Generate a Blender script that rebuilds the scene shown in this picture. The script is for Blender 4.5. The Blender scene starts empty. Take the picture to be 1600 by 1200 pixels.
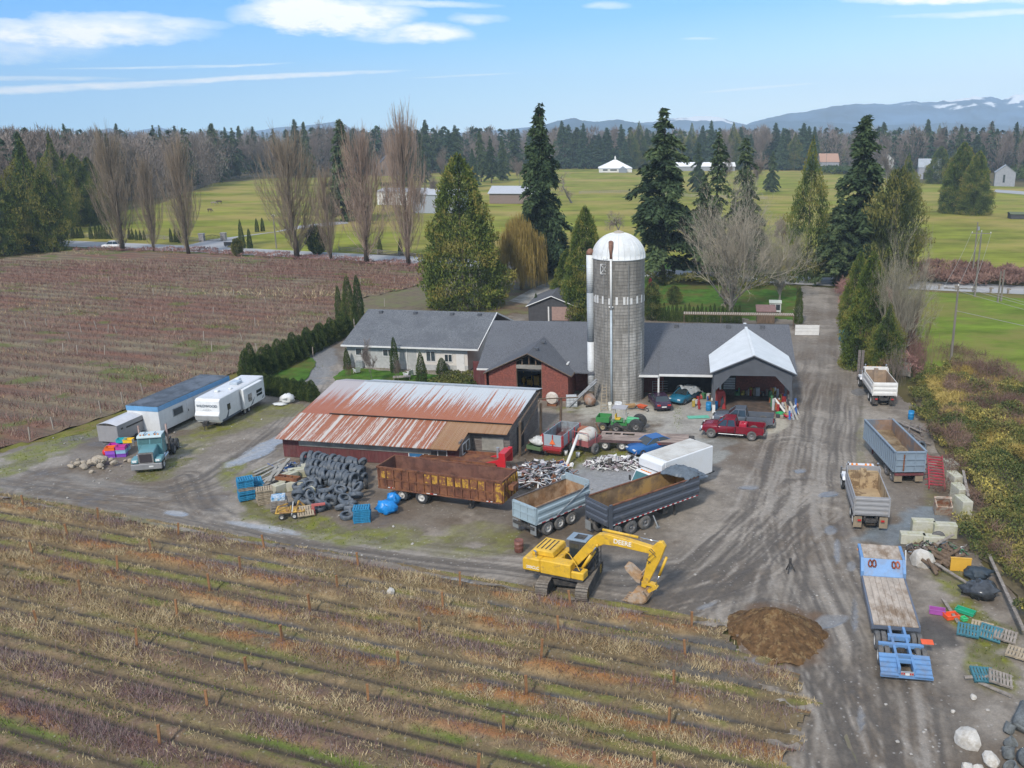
import bpy,math,random
import numpy as np
from mathutils import Vector,Matrix
R=math.radians
S=bpy.context.scene
COL=S.collection
CAM_H=28.0;FPX=1400.0;PITCH=math.atan(395/1400)
cam=bpy.data.objects.new('camera',bpy.data.cameras.new('camera'));COL.objects.link(cam)
cam.location=(0,0,CAM_H);cam.rotation_euler=(math.pi/2-PITCH,0,0)
cam.data.sensor_width=36;cam.data.lens=36*FPX/1600;cam.data.shift_x=-175/1600
cam.data.clip_start=0.5;cam.data.clip_end=30000
S.camera=cam
S.view_settings.view_transform='Standard';S.view_settings.look='None'
S.view_settings.exposure=0.17;S.view_settings.gamma=1.0;S.view_settings.use_curve_mapping=False
S.cycles.max_bounces=5;S.cycles.diffuse_bounces=2;S.cycles.glossy_bounces=2
S.cycles.transparent_max_bounces=4;S.cycles.volume_bounces=0;S.cycles.use_denoising=True
S.cycles.volume_max_steps=64
SUN_EL,SUN_AZ=42,200
sun=bpy.data.objects.new('sun',bpy.data.lights.new('sun','SUN'));COL.objects.link(sun)
sun.data.energy=3.5;sun.data.angle=R(6);sun.data.color=(1,.93,.84)
sd=Vector((math.sin(R(SUN_AZ))*math.cos(R(SUN_EL)),math.cos(R(SUN_AZ))*math.cos(R(SUN_EL)),math.sin(R(SUN_EL))))
sun.rotation_euler=sd.to_track_quat('Z','Y').to_euler();sun.location=(0,-20,80)
W=bpy.data.worlds.new('World');S.world=W;W.use_nodes=True
def build_world():
 nt=W.node_tree;nt.nodes.clear();N=nt.nodes.new;L=nt.links.new
 out=N('ShaderNodeOutputWorld');bg=N('ShaderNodeBackground');bg.inputs[1].default_value=0.12
 sky=N('ShaderNodeTexSky');sky.sky_type='NISHITA';sky.sun_disc=False
 sky.sun_elevation=R(SUN_EL);sky.sun_rotation=R(SUN_AZ);sky.air_density=1.0;sky.dust_density=.6;sky.ozone_density=2.0
 def m(op,a,b=None,c=None,clamp=False):
  n=N('ShaderNodeMath');n.operation=op;n.use_clamp=clamp
  for i,x in enumerate((a,b,c)):
   if x is None:continue
   if isinstance(x,(int,float)):n.inputs[i].default_value=x
   else:L(x,n.inputs[i])
  return n.outputs[0]
 def mix(f,a,b,bt='MIX'):
  n=N('ShaderNodeMix');n.data_type='RGBA';n.blend_type=bt
  for s,x in ((n.inputs[0],f),(n.inputs[6],a),(n.inputs[7],b)):
   if isinstance(x,(int,float)):s.default_value=x
   elif isinstance(x,tuple):s.default_value=(*x,1)
   else:L(x,s)
  return n.outputs[2]
 tc=N('ShaderNodeTexCoord');sep=N('ShaderNodeSeparateXYZ');L(tc.outputs['Generated'],sep.inputs[0])
 X,Y,Z=sep.outputs
 az=m('MULTIPLY',m('ARCTAN2',X,Y),57.2958);el=m('MULTIPLY',m('ARCSINE',Z),57.2958)
 comb=N('ShaderNodeCombineXYZ');L(m('MULTIPLY',az,.35),comb.inputs[0]);L(el,comb.inputs[1])
 def noise(sc,det,vec):
  n=N('ShaderNodeTexNoise');n.inputs['Scale'].default_value=sc;n.inputs['Detail'].default_value=det;n.inputs['Roughness'].default_value=.6
  L(vec,n.inputs['Vector']);return n.outputs[0]
 n1=noise(.55,6,comb.outputs[0]);n2=noise(1.7,6,comb.outputs[0])
 wob=m('ADD',m('MULTIPLY',m('SUBTRACT',n1,.5),2.4),m('MULTIPLY',m('SUBTRACT',n2,.5),1.2))
 blobs=[(-17.5,6.3,4.2,1.0,-.03,1.3),(-14.6,6.5,2.6,.55,.02,.9),(-11.6,5.5,2.4,.55,.02,1.1),(-12.5,5.2,3.2,.3,.02,.6),(-30,4.9,6.0,.75,.05,.95),(-27,5.5,4.2,.45,.05,.75),(-34,4.1,5,.7,0,.5),(-22,2.85,8,.14,.07,.95),(-31,2.15,6,.2,.06,.95),(-26,3.35,5,.06,.05,.5),(-33,2.6,5,.12,.02,.5),(-22.5,3.5,3,.07,.07,.55),(-8.6,6.4,1.6,.3,0,.5),(-13,7.1,5,.2,0,.6),(19,7.2,5.5,.3,0,1.1),(27,6.9,6,.3,0,.9),(23,6.3,7,.16,0,.5),(-9.5,3.2,3,.06,.05,.4),(8,2.5,3.4,.08,.08,.4),(-1,7.15,1.3,.2,0,.45),(4.5,5.3,1,.08,0,.35),(-36,6.4,1.8,.12,0,.5),(-35.5,5.8,1.8,.08,0,.5),(-25,7,1.2,.12,.0,.4),(-29.5,6.9,1,.07,0,.4)]
 tot=None
 for (a0,e0,ra,re,k,s) in blobs:
  da=m('SUBTRACT',az,a0)
  de=m('SUBTRACT',m('SUBTRACT',el,e0),m('MULTIPLY',da,k))
  r=m('ADD',m('POWER',m('ABSOLUTE',m('DIVIDE',da,ra)),2.0),m('POWER',m('ABSOLUTE',m('DIVIDE',m('ADD',de,m('MULTIPLY',wob,min(re,1)*.95)),re)),2.0))
  v=m('MULTIPLY',m('MULTIPLY',m('SUBTRACT',1.5,r),.75,clamp=True),s)
  tot=v if tot is None else m('MAXIMUM',tot,v)
 cl=m('MULTIPLY',tot,m('MULTIPLY_ADD',n2,1.9,-.02),clamp=True)
 up=N('ShaderNodeMapRange');L(el,up.inputs[0]);up.inputs[1].default_value=11;up.inputs[2].default_value=24
 thin=m('MULTIPLY',up.outputs[0],m('MULTIPLY_ADD',n1,1.2,.1),clamp=True)
 g=m('ADD',m('MULTIPLY',el,.085),m('MULTIPLY',az,-.011))
 ramp=N('ShaderNodeValToRGB');L(g,ramp.inputs[0]);e=ramp.color_ramp.elements
 e[0].position=-.2;e[0].color=(.86,.98,1.12,1)
 e[0].position=0.0;e[1].position=1.0;e[1].color=(.05,.36,.92,1)
 e[0].color=(.66,.85,.98,1)
 k=e.new(.26);k.color=(.42,.73,.98,1)
 k=e.new(.55);k.color=(.18,.53,.95,1)
 skyc=mix(.88,sky.outputs[0],ramp.outputs[0])
 sc=N('ShaderNodeVectorMath');sc.operation='SCALE';L(ramp.outputs[0],sc.inputs[0]);sc.inputs[3].default_value=9.6
 skyc=mix(.86,sky.outputs[0],sc.outputs[0])
 c1=mix(cl,skyc,(9.2,9.3,9.5));c2=mix(m('MULTIPLY',thin,.9),c1,(7.2,7.0,6.8))
 L(c2,bg.inputs[0]);L(bg.outputs[0],out.inputs[0])
build_world()
def G(u,v,z=0.0):
 x=(u-975)/FPX;y=(600-v)/FPX
 t=(CAM_H-z)/(math.sin(PITCH)-y*math.cos(PITCH))
 return Vector((t*x,t*(math.cos(PITCH)+y*math.sin(PITCH)),z))
def PX(X,Y,Z=0.0):
 f=Y*math.cos(PITCH)+(CAM_H-Z)*math.sin(PITCH)
 return 975+FPX*X/f,600-FPX*(Y*math.sin(PITCH)-(CAM_H-Z)*math.cos(PITCH))/f
def hgt(u,vb,vt):
 g=G(u,vb);a=(600-vt)/FPX
 return CAM_H-g.y*math.tan(PITCH-math.atan(a))
def tag(o,label=None,cat=None,group=None,kind=None):
 if label:o['label']=label
 if cat:o['category']=cat
 if group:o['group']=group
 if kind:o['kind']=kind
 return o
def thing(name,label,cat,loc=(0,0,0),rz=0.0,group=None):
 o=bpy.data.objects.new(name,None);COL.objects.link(o)
 o.location=loc;o.rotation_euler=(0,0,rz);o.empty_display_size=.3
 return tag(o,label,cat,group)
def dup(o,parent=None):
 c=o.copy();COL.objects.link(c)
 if parent is not None:c.parent=parent
 for ch in KIDS.get(o.name,()):dup(bpy.data.objects[ch],c)
 return c
KIDS={}
def copy_thing(root,loc,rz=0.0,label=None,group=None,scale=None,rot=None):
 c=dup(root);c.location=loc;c.rotation_euler=rot or (0,0,rz)
 if label:c['label']=label
 if group:c['group']=group
 if scale is not None:c.scale=scale if hasattr(scale,'__len__') else (scale,)*3
 return c
MATS={}
def mat(name,c,r=.7,v=.12,ns=3.0,metal=0.0,bump=.0,bs=20.0,c2=None,amt=None,ts=None,wave=None,coord='Object',spec=.5,em=None,det=5,thr=(.45,.6),stretch=None):
 """base colour broken by noise; c2 = second colour laid in noise patches; wave = (axis, scale, depth) corrugation bump"""
 if name in MATS:return MATS[name]
 M=bpy.data.materials.new(name);M.use_nodes=True;MATS[name]=M
 nt=M.node_tree;b=nt.nodes['Principled BSDF'];N=nt.nodes.new;L=nt.links.new
 b.inputs['Roughness'].default_value=r;b.inputs['Metallic'].default_value=metal
 b.inputs['Specular IOR Level'].default_value=spec
 tc=N('ShaderNodeTexCoord');vec=tc.outputs[coord]
 if stretch:
  mp=N('ShaderNodeMapping');mp.inputs['Scale'].default_value=stretch;L(vec,mp.inputs[0]);svec=mp.outputs[0]
 else:svec=vec
 n=N('ShaderNodeTexNoise');n.inputs['Scale'].default_value=ns;n.inputs['Detail'].default_value=det;n.inputs['Roughness'].default_value=.65;L(svec,n.inputs['Vector'])
 rp=N('ShaderNodeValToRGB');L(n.outputs[0],rp.inputs[0])
 lo=tuple(max(0,x*(1-v*1.6)) for x in c);hi=tuple(min(1,x*(1+v)) for x in c)
 rp.color_ramp.elements[0].position=.3;rp.color_ramp.elements[0].color=(*lo,1)
 rp.color_ramp.elements[1].position=.7;rp.color_ramp.elements[1].color=(*hi,1)
 col=rp.outputs[0]
 if c2:
  n2=N('ShaderNodeTexNoise');n2.inputs['Scale'].default_value=ts or ns*.6;n2.inputs['Detail'].default_value=8;n2.inputs['Roughness'].default_value=.7;L(svec,n2.inputs['Vector'])
  mr=N('ShaderNodeMapRange');L(n2.outputs[0],mr.inputs[0]);mr.inputs[1].default_value=thr[0];mr.inputs[2].default_value=thr[1]
  mr.inputs[4].default_value=1.0 if amt is None else amt
  mx=N('ShaderNodeMix');mx.data_type='RGBA';L(mr.outputs[0],mx.inputs[0]);L(col,mx.inputs[6]);mx.inputs[7].default_value=(*c2,1)
  col=mx.outputs[2]
 L(col,b.inputs['Base Color'])
 h=None
 if bump:
  n3=N('ShaderNodeTexNoise');n3.inputs['Scale'].default_value=bs;n3.inputs['Detail'].default_value=4;L(vec,n3.inputs['Vector'])
  bp=N('ShaderNodeBump');bp.inputs['Strength'].default_value=bump;bp.inputs['Distance'].default_value=.05;L(n3.outputs[0],bp.inputs['Height']);h=bp
 if wave:
  w=N('ShaderNodeTexWave');w.bands_direction=wave[0];w.inputs['Scale'].default_value=wave[1];L(vec,w.inputs['Vector'])
  bp=N('ShaderNodeBump');bp.inputs['Strength'].default_value=wave[2];bp.inputs['Distance'].default_value=.05;L(w.outputs[0],bp.inputs['Height'])
  if h:L(h.outputs[0],bp.inputs['Normal'])
  h=bp
 if h:L(h.outputs[0],b.inputs['Normal'])
 if em:b.inputs['Emission Color'].default_value=(*em[:3],1);b.inputs['Emission Strength'].default_value=em[3]
 return M
def tint_mat(name,stops,r=.8,spec=.25,trans=0.0):
 """colour ramp driven by each face's own 'tint' (leaf to leaf variation)"""
 if name in MATS:return MATS[name]
 M=bpy.data.materials.new(name);M.use_nodes=True;MATS[name]=M
 nt=M.node_tree;b=nt.nodes['Principled BSDF'];N=nt.nodes.new;L=nt.links.new
 a=N('ShaderNodeAttribute');a.attribute_name='tint';rp=N('ShaderNodeValToRGB');L(a.outputs['Fac'],rp.inputs[0])
 oi=N('ShaderNodeObjectInfo');
 el=rp.color_ramp.elements
 el[0].position=stops[0][0];el[0].color=(*stops[0][1],1);el[1].position=stops[-1][0];el[1].color=(*stops[-1][1],1)
 for p,c in stops[1:-1]:k=el.new(p);k.color=(*c,1)
 hs=N('ShaderNodeHueSaturation');L(rp.outputs[0],hs.inputs['Color'])
 mr=N('ShaderNodeMapRange');L(oi.outputs['Random'],mr.inputs[0]);mr.inputs[3].default_value=.82;mr.inputs[4].default_value=1.2;L(mr.outputs[0],hs.inputs['Value'])
 m2=N('ShaderNodeMapRange');L(oi.outputs['Random'],m2.inputs[0]);m2.inputs[3].default_value=.515;m2.inputs[4].default_value=.485;L(m2.outputs[0],hs.inputs['Hue'])
 L(hs.outputs[0],b.inputs['Base Color']);b.inputs['Roughness'].default_value=r;b.inputs['Specular IOR Level'].default_value=spec
 return M
class MB:
 def __init__(s):s.v=[];s.f=[];s.m=[];s.k=0;s.T=[Matrix.Identity(4)];s.inv=[]
 def mi(s,k):s.k=k;return s
 def push(s,M):s.T.append(s.T[-1] @ M);return s
 def at(s,x=0,y=0,z=0,rx=0,ry=0,rz=0):
  return s.push(Matrix.Translation((x,y,z)) @ Matrix.Rotation(rz,4,'Z') @ Matrix.Rotation(ry,4,'Y') @ Matrix.Rotation(rx,4,'X'))
 def pop(s):s.T.pop();return s
 def add(s,vs,fs):
  n=len(s.v);T=s.T[-1]
  s.v+=[tuple(T @ Vector(p)) for p in vs]
  for f in fs:s.f.append(tuple(i+n for i in f));s.m.append(s.k)
  return s
 def box(s,x0,y0,z0,x1,y1,z1):
  vs=[(x0,y0,z0),(x1,y0,z0),(x1,y1,z0),(x0,y1,z0),(x0,y0,z1),(x1,y0,z1),(x1,y1,z1),(x0,y1,z1)]
  return s.add(vs,[(0,3,2,1),(4,5,6,7),(0,1,5,4),(1,2,6,5),(2,3,7,6),(3,0,4,7)])
 def cb(s,c,d,rz=0,ry=0,rx=0):
  s.at(*c,rx=rx,ry=ry,rz=rz);s.box(-d[0]/2,-d[1]/2,-d[2]/2,d[0]/2,d[1]/2,d[2]/2);return s.pop()
 def prism(s,pts,a,b,axis='y'):
  n=len(pts)
  def q(p,t):return {'x':(t,p[0],p[1]),'y':(p[0],t,p[1]),'z':(p[0],p[1],t)}[axis]
  vs=[q(p,a) for p in pts]+[q(p,b) for p in pts]
  fs=[tuple(range(n)),tuple(range(2*n-1,n-1,-1))]+[(i,i+n,(i+1)%n+n,(i+1)%n) for i in range(n)]
  return s.add(vs,fs)
 def loft(s,rings,cap=True,close=True):
  n=len(rings[0]);vs=[p for r in rings for p in r];fs=[]
  for j in range(len(rings)-1):
   for i in range(n if close else n-1):k=(i+1)%n;fs.append((j*n+i,j*n+k,(j+1)*n+k,(j+1)*n+i))
  if cap:fs+=[tuple(range(n-1,-1,-1)),tuple(range((len(rings)-1)*n,len(rings)*n))]
  return s.add(vs,fs)
 def tube(s,pts,r,n=8,cap=True):
  pts=[Vector(p) for p in pts];rings=[]
  for i,p in enumerate(pts):
   d=(pts[min(i+1,len(pts)-1)]-pts[max(i-1,0)]).normalized()
   a=d.cross(Vector((0,0,1)) if abs(d.z)<.95 else Vector((1,0,0))).normalized();b=d.cross(a)
   rr=r[i] if hasattr(r,'__len__') else r
   rings.append([tuple(p+(a*math.cos(t)+b*math.sin(t))*rr) for t in [2*math.pi*k/n for k in range(n)]])
  return s.loft(rings,cap)
 def cyl(s,c,r,h,axis='z',n=16,r2=None):
  d={'x':(1,0,0),'y':(0,1,0),'z':(0,0,1)}[axis];c=Vector(c);d=Vector(d)
  return s.tube([c,c+d*h],[r,r if r2 is None else r2],n)
 def lathe(s,prof,n=20,axis='z',c=(0,0,0),cap=True):
  rings=[]
  for (r,h) in prof:
   ring=[]
   for k in range(n):
    t=2*math.pi*k/n;a,b=r*math.cos(t),r*math.sin(t)
    p={'z':(a,b,h),'y':(a,h,-b),'x':(h,a,b)}[axis]
    ring.append((p[0]+c[0],p[1]+c[1],p[2]+c[2]))
   rings.append(ring)
  return s.loft(rings,cap)
 def build(s,name,mats,parent=None,bevel=0,smooth=False,sub=0):
  me=bpy.data.meshes.new(name);me.from_pydata(s.v,[],s.f)
  if not isinstance(mats,(list,tuple)):mats=[mats]
  for m in mats:me.materials.append(m)
  me.polygons.foreach_set('material_index',[min(k,len(mats)-1) for k in s.m])
  me.update()
  import bmesh
  bm=bmesh.new();bm.from_mesh(me);bmesh.ops.recalc_face_normals(bm,faces=bm.faces);bm.to_mesh(me);bm.free()
  if smooth:me.shade_smooth() if smooth is True else me.shade_auto_smooth(angle=smooth) if hasattr(me,'shade_auto_smooth') else me.shade_smooth()
  o=bpy.data.objects.new(name,me);COL.objects.link(o)
  if parent is not None:o.parent=parent;KIDS.setdefault(parent.name,[]).append(o.name)
  if bevel:
   b=o.modifiers.new('bevel','BEVEL');b.width=bevel;b.segments=1;b.limit_method='ANGLE';b.angle_limit=R(35)
  if sub:
   q=o.modifiers.new('sub','SUBSURF');q.levels=sub;q.render_levels=sub
  return o
def empty_child(name,parent):
 o=bpy.data.objects.new(name,None);COL.objects.link(o);o.parent=parent;KIDS.setdefault(parent.name,[]).append(o.name);return o
def np_mesh(name,V,F,mats,parent=None,mi=None,tint=None,smooth=False,attrs=None):
 """V (n,3) array, F (m,3) or (m,4) array"""
 me=bpy.data.meshes.new(name);V=np.asarray(V,np.float32);F=np.asarray(F,np.int32);k=F.shape[1]
 me.vertices.add(len(V));me.vertices.foreach_set('co',V.ravel())
 me.loops.add(F.size);me.loops.foreach_set('vertex_index',F.ravel())
 me.polygons.add(len(F));me.polygons.foreach_set('loop_start',np.arange(0,F.size,k,dtype=np.int32))
 try:me.polygons.foreach_set('loop_total',np.full(len(F),k,np.int32))
 except Exception:pass
 if not isinstance(mats,(list,tuple)):mats=[mats]
 for m in mats:me.materials.append(m)
 if mi is not None:me.polygons.foreach_set('material_index',np.asarray(mi,np.int32))
 if tint is not None:
  a=me.attributes.new('tint','FLOAT','FACE');a.data.foreach_set('value',np.asarray(tint,np.float32))
 for an,arr in (attrs or {}).items():
  if arr.ndim==2:
   a=me.attributes.new(an,'FLOAT_COLOR','POINT');a.data.foreach_set('color',np.hstack([arr,np.ones((len(arr),1))]).astype(np.float32).ravel())
  else:
   a=me.attributes.new(an,'FLOAT','POINT');a.data.foreach_set('value',arr.astype(np.float32))
 me.update(calc_edges=True)
 if smooth:me.shade_smooth()
 o=bpy.data.objects.new(name,me);COL.objects.link(o)
 if parent is not None:o.parent=parent;KIDS.setdefault(parent.name,[]).append(o.name)
 return o
def vnoise(x,y,seed=0,octs=4,pers=.5):
 """smooth value noise on arrays, about -1..1"""
 out=np.zeros(np.broadcast(x,y).shape);amp=1.0;tot=0
 for o in range(octs):
  rs=np.random.RandomState(seed*7+o);T=rs.rand(256,256)*2-1
  xi=np.floor(x).astype(int);yi=np.floor(y).astype(int);fx=x-xi;fy=y-yi
  fx=fx*fx*(3-2*fx);fy=fy*fy*(3-2*fy)
  a=T[xi%256,yi%256];b=T[(xi+1)%256,yi%256];c=T[xi%256,(yi+1)%256];d=T[(xi+1)%256,(yi+1)%256]
  out+=amp*((a*(1-fx)+b*fx)*(1-fy)+(c*(1-fx)+d*fx)*fy);tot+=amp
  amp*=pers;x=x*2.03+17.1;y=y*2.03+5.3
 return out/tot*1.6
def inpoly(x,y,P):
 r=np.zeros(np.shape(x),bool);n=len(P)
 for i in range(n):
  x0,y0=P[i][0],P[i][1];x1,y1=P[(i+1)%n][0],P[(i+1)%n][1]
  if y0==y1:continue
  c=((y0>y) !=(y1>y)) & (x<(x1-x0)*(y-y0)/(y1-y0)+x0);r ^=c
 return r
def dist_line(x,y,P):
 """distance to a polyline and signed offset"""
 best=np.full(np.shape(x),1e9);off=np.zeros(np.shape(x))
 for (x0,y0),(x1,y1) in zip(P[:-1],P[1:]):
  dx,dy=x1-x0,y1-y0;L2=dx*dx+dy*dy
  t=np.clip(((x-x0)*dx+(y-y0)*dy)/L2,0,1);ex=x-(x0+t*dx);ey=y-(y0+t*dy);d=np.hypot(ex,ey)
  sgn=np.sign(dx*ey-dy*ex);m=d<best;best=np.where(m,d,best);off=np.where(m,sgn*d,off)
 return best,off
def pxy(L,z=0.0):return [(G(u,v,z).x,G(u,v,z).y) for u,v in L]
def land_mat(name,rough=.85,fine=.35,stones=.0,bump=.5,sc=1.0,tintattr='col',blades=None):
 M=bpy.data.materials.new(name);M.use_nodes=True;MATS[name]=M
 nt=M.node_tree;b=nt.nodes['Principled BSDF'];N=nt.nodes.new;L=nt.links.new
 a=N('ShaderNodeAttribute');a.attribute_name=tintattr;w=N('ShaderNodeAttribute');w.attribute_name='wet'
 tc=N('ShaderNodeTexCoord');vec=tc.outputs['Object']
 n=N('ShaderNodeTexNoise');n.inputs['Scale'].default_value=2.2*sc;n.inputs['Detail'].default_value=10;n.inputs['Roughness'].default_value=.75;L(vec,n.inputs['Vector'])
 n2=N('ShaderNodeTexNoise');n2.inputs['Scale'].default_value=9*sc;n2.inputs['Detail'].default_value=6;n2.inputs['Roughness'].default_value=.8;L(vec,n2.inputs['Vector'])
 mr=N('ShaderNodeMapRange');L(n.outputs[0],mr.inputs[0]);mr.inputs[1].default_value=.3;mr.inputs[2].default_value=.7;mr.inputs[3].default_value=1-fine;mr.inputs[4].default_value=1+fine
 m2=N('ShaderNodeMapRange');L(n2.outputs[0],m2.inputs[0]);m2.inputs[1].default_value=.3;m2.inputs[2].default_value=.7;m2.inputs[3].default_value=1-fine*.8;m2.inputs[4].default_value=1+fine*.8
 mm=N('ShaderNodeMath');mm.operation='MULTIPLY';L(mr.outputs[0],mm.inputs[0]);L(m2.outputs[0],mm.inputs[1])
 sc_=N('ShaderNodeVectorMath');sc_.operation='SCALE';L(a.outputs['Color'],sc_.inputs[0]);L(mm.outputs[0],sc_.inputs[3])
 col=sc_.outputs[0]
 if stones:
  vo=N('ShaderNodeTexVoronoi');vo.inputs['Scale'].default_value=2.6;L(vec,vo.inputs['Vector'])
  lt=N('ShaderNodeMath');lt.operation='LESS_THAN';L(vo.outputs['Distance'],lt.inputs[0]);lt.inputs[1].default_value=.17
  ns=N('ShaderNodeTexNoise');ns.inputs['Scale'].default_value=.35;ns.inputs['Detail'].default_value=3;L(vec,ns.inputs['Vector'])
  g=N('ShaderNodeMath');g.operation='GREATER_THAN';L(ns.outputs[0],g.inputs[0]);g.inputs[1].default_value=.5
  st=N('ShaderNodeMath');st.operation='MULTIPLY';L(lt.outputs[0],st.inputs[0]);L(g.outputs[0],st.inputs[1])
  sv=N('ShaderNodeMath');sv.operation='MULTIPLY';L(st.outputs[0],sv.inputs[0]);sv.inputs[1].default_value=stones
  mx=N('ShaderNodeMix');mx.data_type='RGBA';L(sv.outputs[0],mx.inputs[0]);L(col,mx.inputs[6]);mx.inputs[7].default_value=(.42,.40,.37,1);col=mx.outputs[2]
 L(col,b.inputs['Base Color'])
 rr=N('ShaderNodeMapRange');L(w.outputs['Fac'],rr.inputs[0]);rr.inputs[1].default_value=.15;rr.inputs[2].default_value=.8;rr.inputs[3].default_value=rough;rr.inputs[4].default_value=.06;L(rr.outputs[0],b.inputs['Roughness'])
 bp=N('ShaderNodeBump');bp.inputs['Distance'].default_value=.06;L(n2.outputs[0],bp.inputs['Height'])
 bs=N('ShaderNodeMapRange');L(w.outputs['Fac'],bs.inputs[0]);bs.inputs[1].default_value=.1;bs.inputs[2].default_value=.6;bs.inputs[3].default_value=bump;bs.inputs[4].default_value=.0;L(bs.outputs[0],bp.inputs['Strength'])
 L(bp.outputs[0],b.inputs['Normal']);b.inputs['Specular IOR Level'].default_value=.35
 return M
def lerp(c,col,a):
 a=a[:,None];return c*(1-a)+np.array(col)[None,:]*a
def sm(x,a,b):t=np.clip((x-a)/(b-a),0,1);return t*t*(3-2*t)
def grid_sheet(name,x0,x1,y0,y1,d,height,colour,keep,m,rz=0.0,smooth=True,dy=None):
 nx=int((x1-x0)/d)+1;ny=int((y1-y0)/(dy or d))+1
 gx,gy=np.meshgrid(np.linspace(x0,x1,nx),np.linspace(y0,y1,ny));x=gx.ravel();y=gy.ravel()
 c,s=math.cos(rz),math.sin(rz);wx,wy=x*c-y*s,x*s+y*c
 z=height(x,y,wx,wy);col,wet=colour(x,y,wx,wy,z)
 i=np.arange(ny-1)[:,None]*nx+np.arange(nx-1)[None,:];F=np.stack([i,i+1,i+nx+1,i+nx],-1).reshape(-1,4)
 k=keep(x[F].mean(1),y[F].mean(1),wx[F].mean(1),wy[F].mean(1));F=F[k]
 o=np_mesh(name,np.stack([x,y,z],1),F,m,smooth=smooth,attrs={'col':col,'wet':wet})
 o.rotation_euler=(0,0,rz);o['kind']='structure';return o
def big_ground():
 m=MB();xs=[-9000,-900,-300,0,300,900,9000];ys=[-600,-60,120,300,600,1200,9500]
 vs=[(x,y,-.14) for y in ys for x in xs];fs=[(j*7+i,j*7+i+1,j*7+i+8,j*7+i+7) for j in range(6) for i in range(6)]
 m.add(vs,fs)
 g=mat('ground_olive',(.085,.085,.032),r=.95,v=.35,ns=.02,c2=(.12,.09,.045),ts=.012,amt=.8,spec=.1,det=8)
 tag(m.build('ground',g),kind='structure')
big_ground()
def sheet(name,px,z,m,kind='structure',label=None,cat=None,sub=1.2,jag=.35,world=None):
 """flat sheet from a ragged outline"""
 P=world or pxy(px);pts=[]
 rs=random.Random(len(name)*7+len(P))
 for i in range(len(P)):
  a,b=Vector(P[i]),Vector(P[(i+1)%len(P)]);n=max(1,int((b-a).length/sub));nn=(b-a).orthogonal().normalized() if (b-a).length else Vector((0,0))
  for k in range(n):
   p=a.lerp(b,k/n)+(nn*rs.uniform(-jag,jag) if k or jag<.01 else Vector((0,0)));pts.append((p.x,p.y))
 from mathutils.geometry import tessellate_polygon
 tr=tessellate_polygon([[Vector((x,y,0)) for x,y in pts]])
 mb=MB();mb.add([(x,y,z) for x,y in pts],[tuple(t) for t in tr]);o=mb.build(name,m)
 for p in o.data.polygons:
  pass
 if o.data.polygons and sum(p.normal.z for p in o.data.polygons)<0:o.data.flip_normals()
 return tag(o,label,cat,kind=kind)
past=mat('pasture_grass',(.185,.205,.026),r=.95,v=.35,ns=.05,c2=(.30,.235,.075),ts=.018,thr=(.44,.6),amt=.85,spec=.1,det=10,bump=.4,bs=1.5,stretch=(1,1.6,1))
past2=mat('meadow_grass',(.135,.195,.022),r=.95,v=.28,ns=.12,c2=(.19,.17,.05),ts=.05,amt=.8,spec=.1,det=9,bump=.4,bs=4,stretch=(1,2,1))
lawn_m=mat('lawn_grass',(.060,.135,.018),r=.95,v=.35,ns=.6,c2=(.115,.095,.03),ts=.16,amt=.8,spec=.1,det=9,bump=.5,bs=8)
asph=mat('asphalt_road',(.34,.345,.355),r=.8,v=.08,ns=.3,c2=(.19,.19,.195),ts=.15,amt=.6,stretch=(.15,1,1))
PASTURE=pxy([(95,400),(98,343),(162,320),(225,313),(265,307),(312,295),(350,282),(400,278),(520,275),(700,268),(870,261),(1260,261),(1360,268),(1700,285),(1900,440),(600,410)])
sheet('pasture',[(100,395),(90,352),(250,318),(330,286),(420,279),(520,277),(700,270),(870,262),(1240,262),(1350,272),(1420,285),(1600,292),(1720,300),(1900,430),(1600,440),(1320,428),(900,412),(650,396)],-.06,past,sub=20,jag=1.5)
sheet('meadow',[(1395,448),(1640,464),(1990,500),(2150,760),(1660,700),(1600,640),(1440,600)],-.06,past2,sub=6,jag=.6)
sheet('meadow',[(1500,600),(1700,590),(1700,760),(1560,680)],-.04,past2,sub=5,jag=.6)
sheet('verge',[(-80,370),(300,384),(660,404),(900,418),(1240,432),(1400,438),(1700,452),(1700,474),(1390,450),(1240,442),(900,432),(660,418),(300,398),(-80,384)],-.05,mat('verge_grass',(.17,.14,.05),r=.95,v=.3,ns=.2,c2=(.09,.12,.03),ts=.1,spec=.1),sub=4,jag=.5)
def road():
 px=[(-260,366),(100,380),(330,390),(660,407),(900,420),(1250,438),(1400,444),(1600,453),(1900,466)]
 P=[Vector((*p,)) for p in pxy(px)];m=MB();wl=MB()
 def strip(mb,o0,o1,z):
  vs=[]
  for i,p in enumerate(P):
   d=(P[min(i+1,len(P)-1)]-P[max(i-1,0)]).normalized();n=Vector((-d.y,d.x));vs+=[(*(p+n*o0),z),(*(p+n*o1),z)]
  mb.add(vs,[(2*i,2*i+1,2*i+3,2*i+2) for i in range(len(P)-1)])
 strip(m,-5,5,.0);o=m.build('road',asph);tag(o,kind='structure')
 strip(wl,4.1,4.25,.006);strip(wl,-4.25,-4.1,.006);strip(wl,-.15,-.03,.006);strip(wl,.03,.15,.006)
 tag(wl.build('road_markings',mat('road_paint',(.6,.58,.45),v=.1)),kind='structure')
road()
sheet('verge',[(-260,775),(0,712),(200,655),(385,595),(545,520),(600,500),(600,468),(548,468),(530,503),(375,574),(200,628),(0,690),(-260,755)],-.05,mat('verge_green',(.16,.16,.035),r=.95,v=.3,ns=.8,c2=(.14,.10,.05),ts=.4,spec=.1),sub=2,jag=.3)
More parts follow.
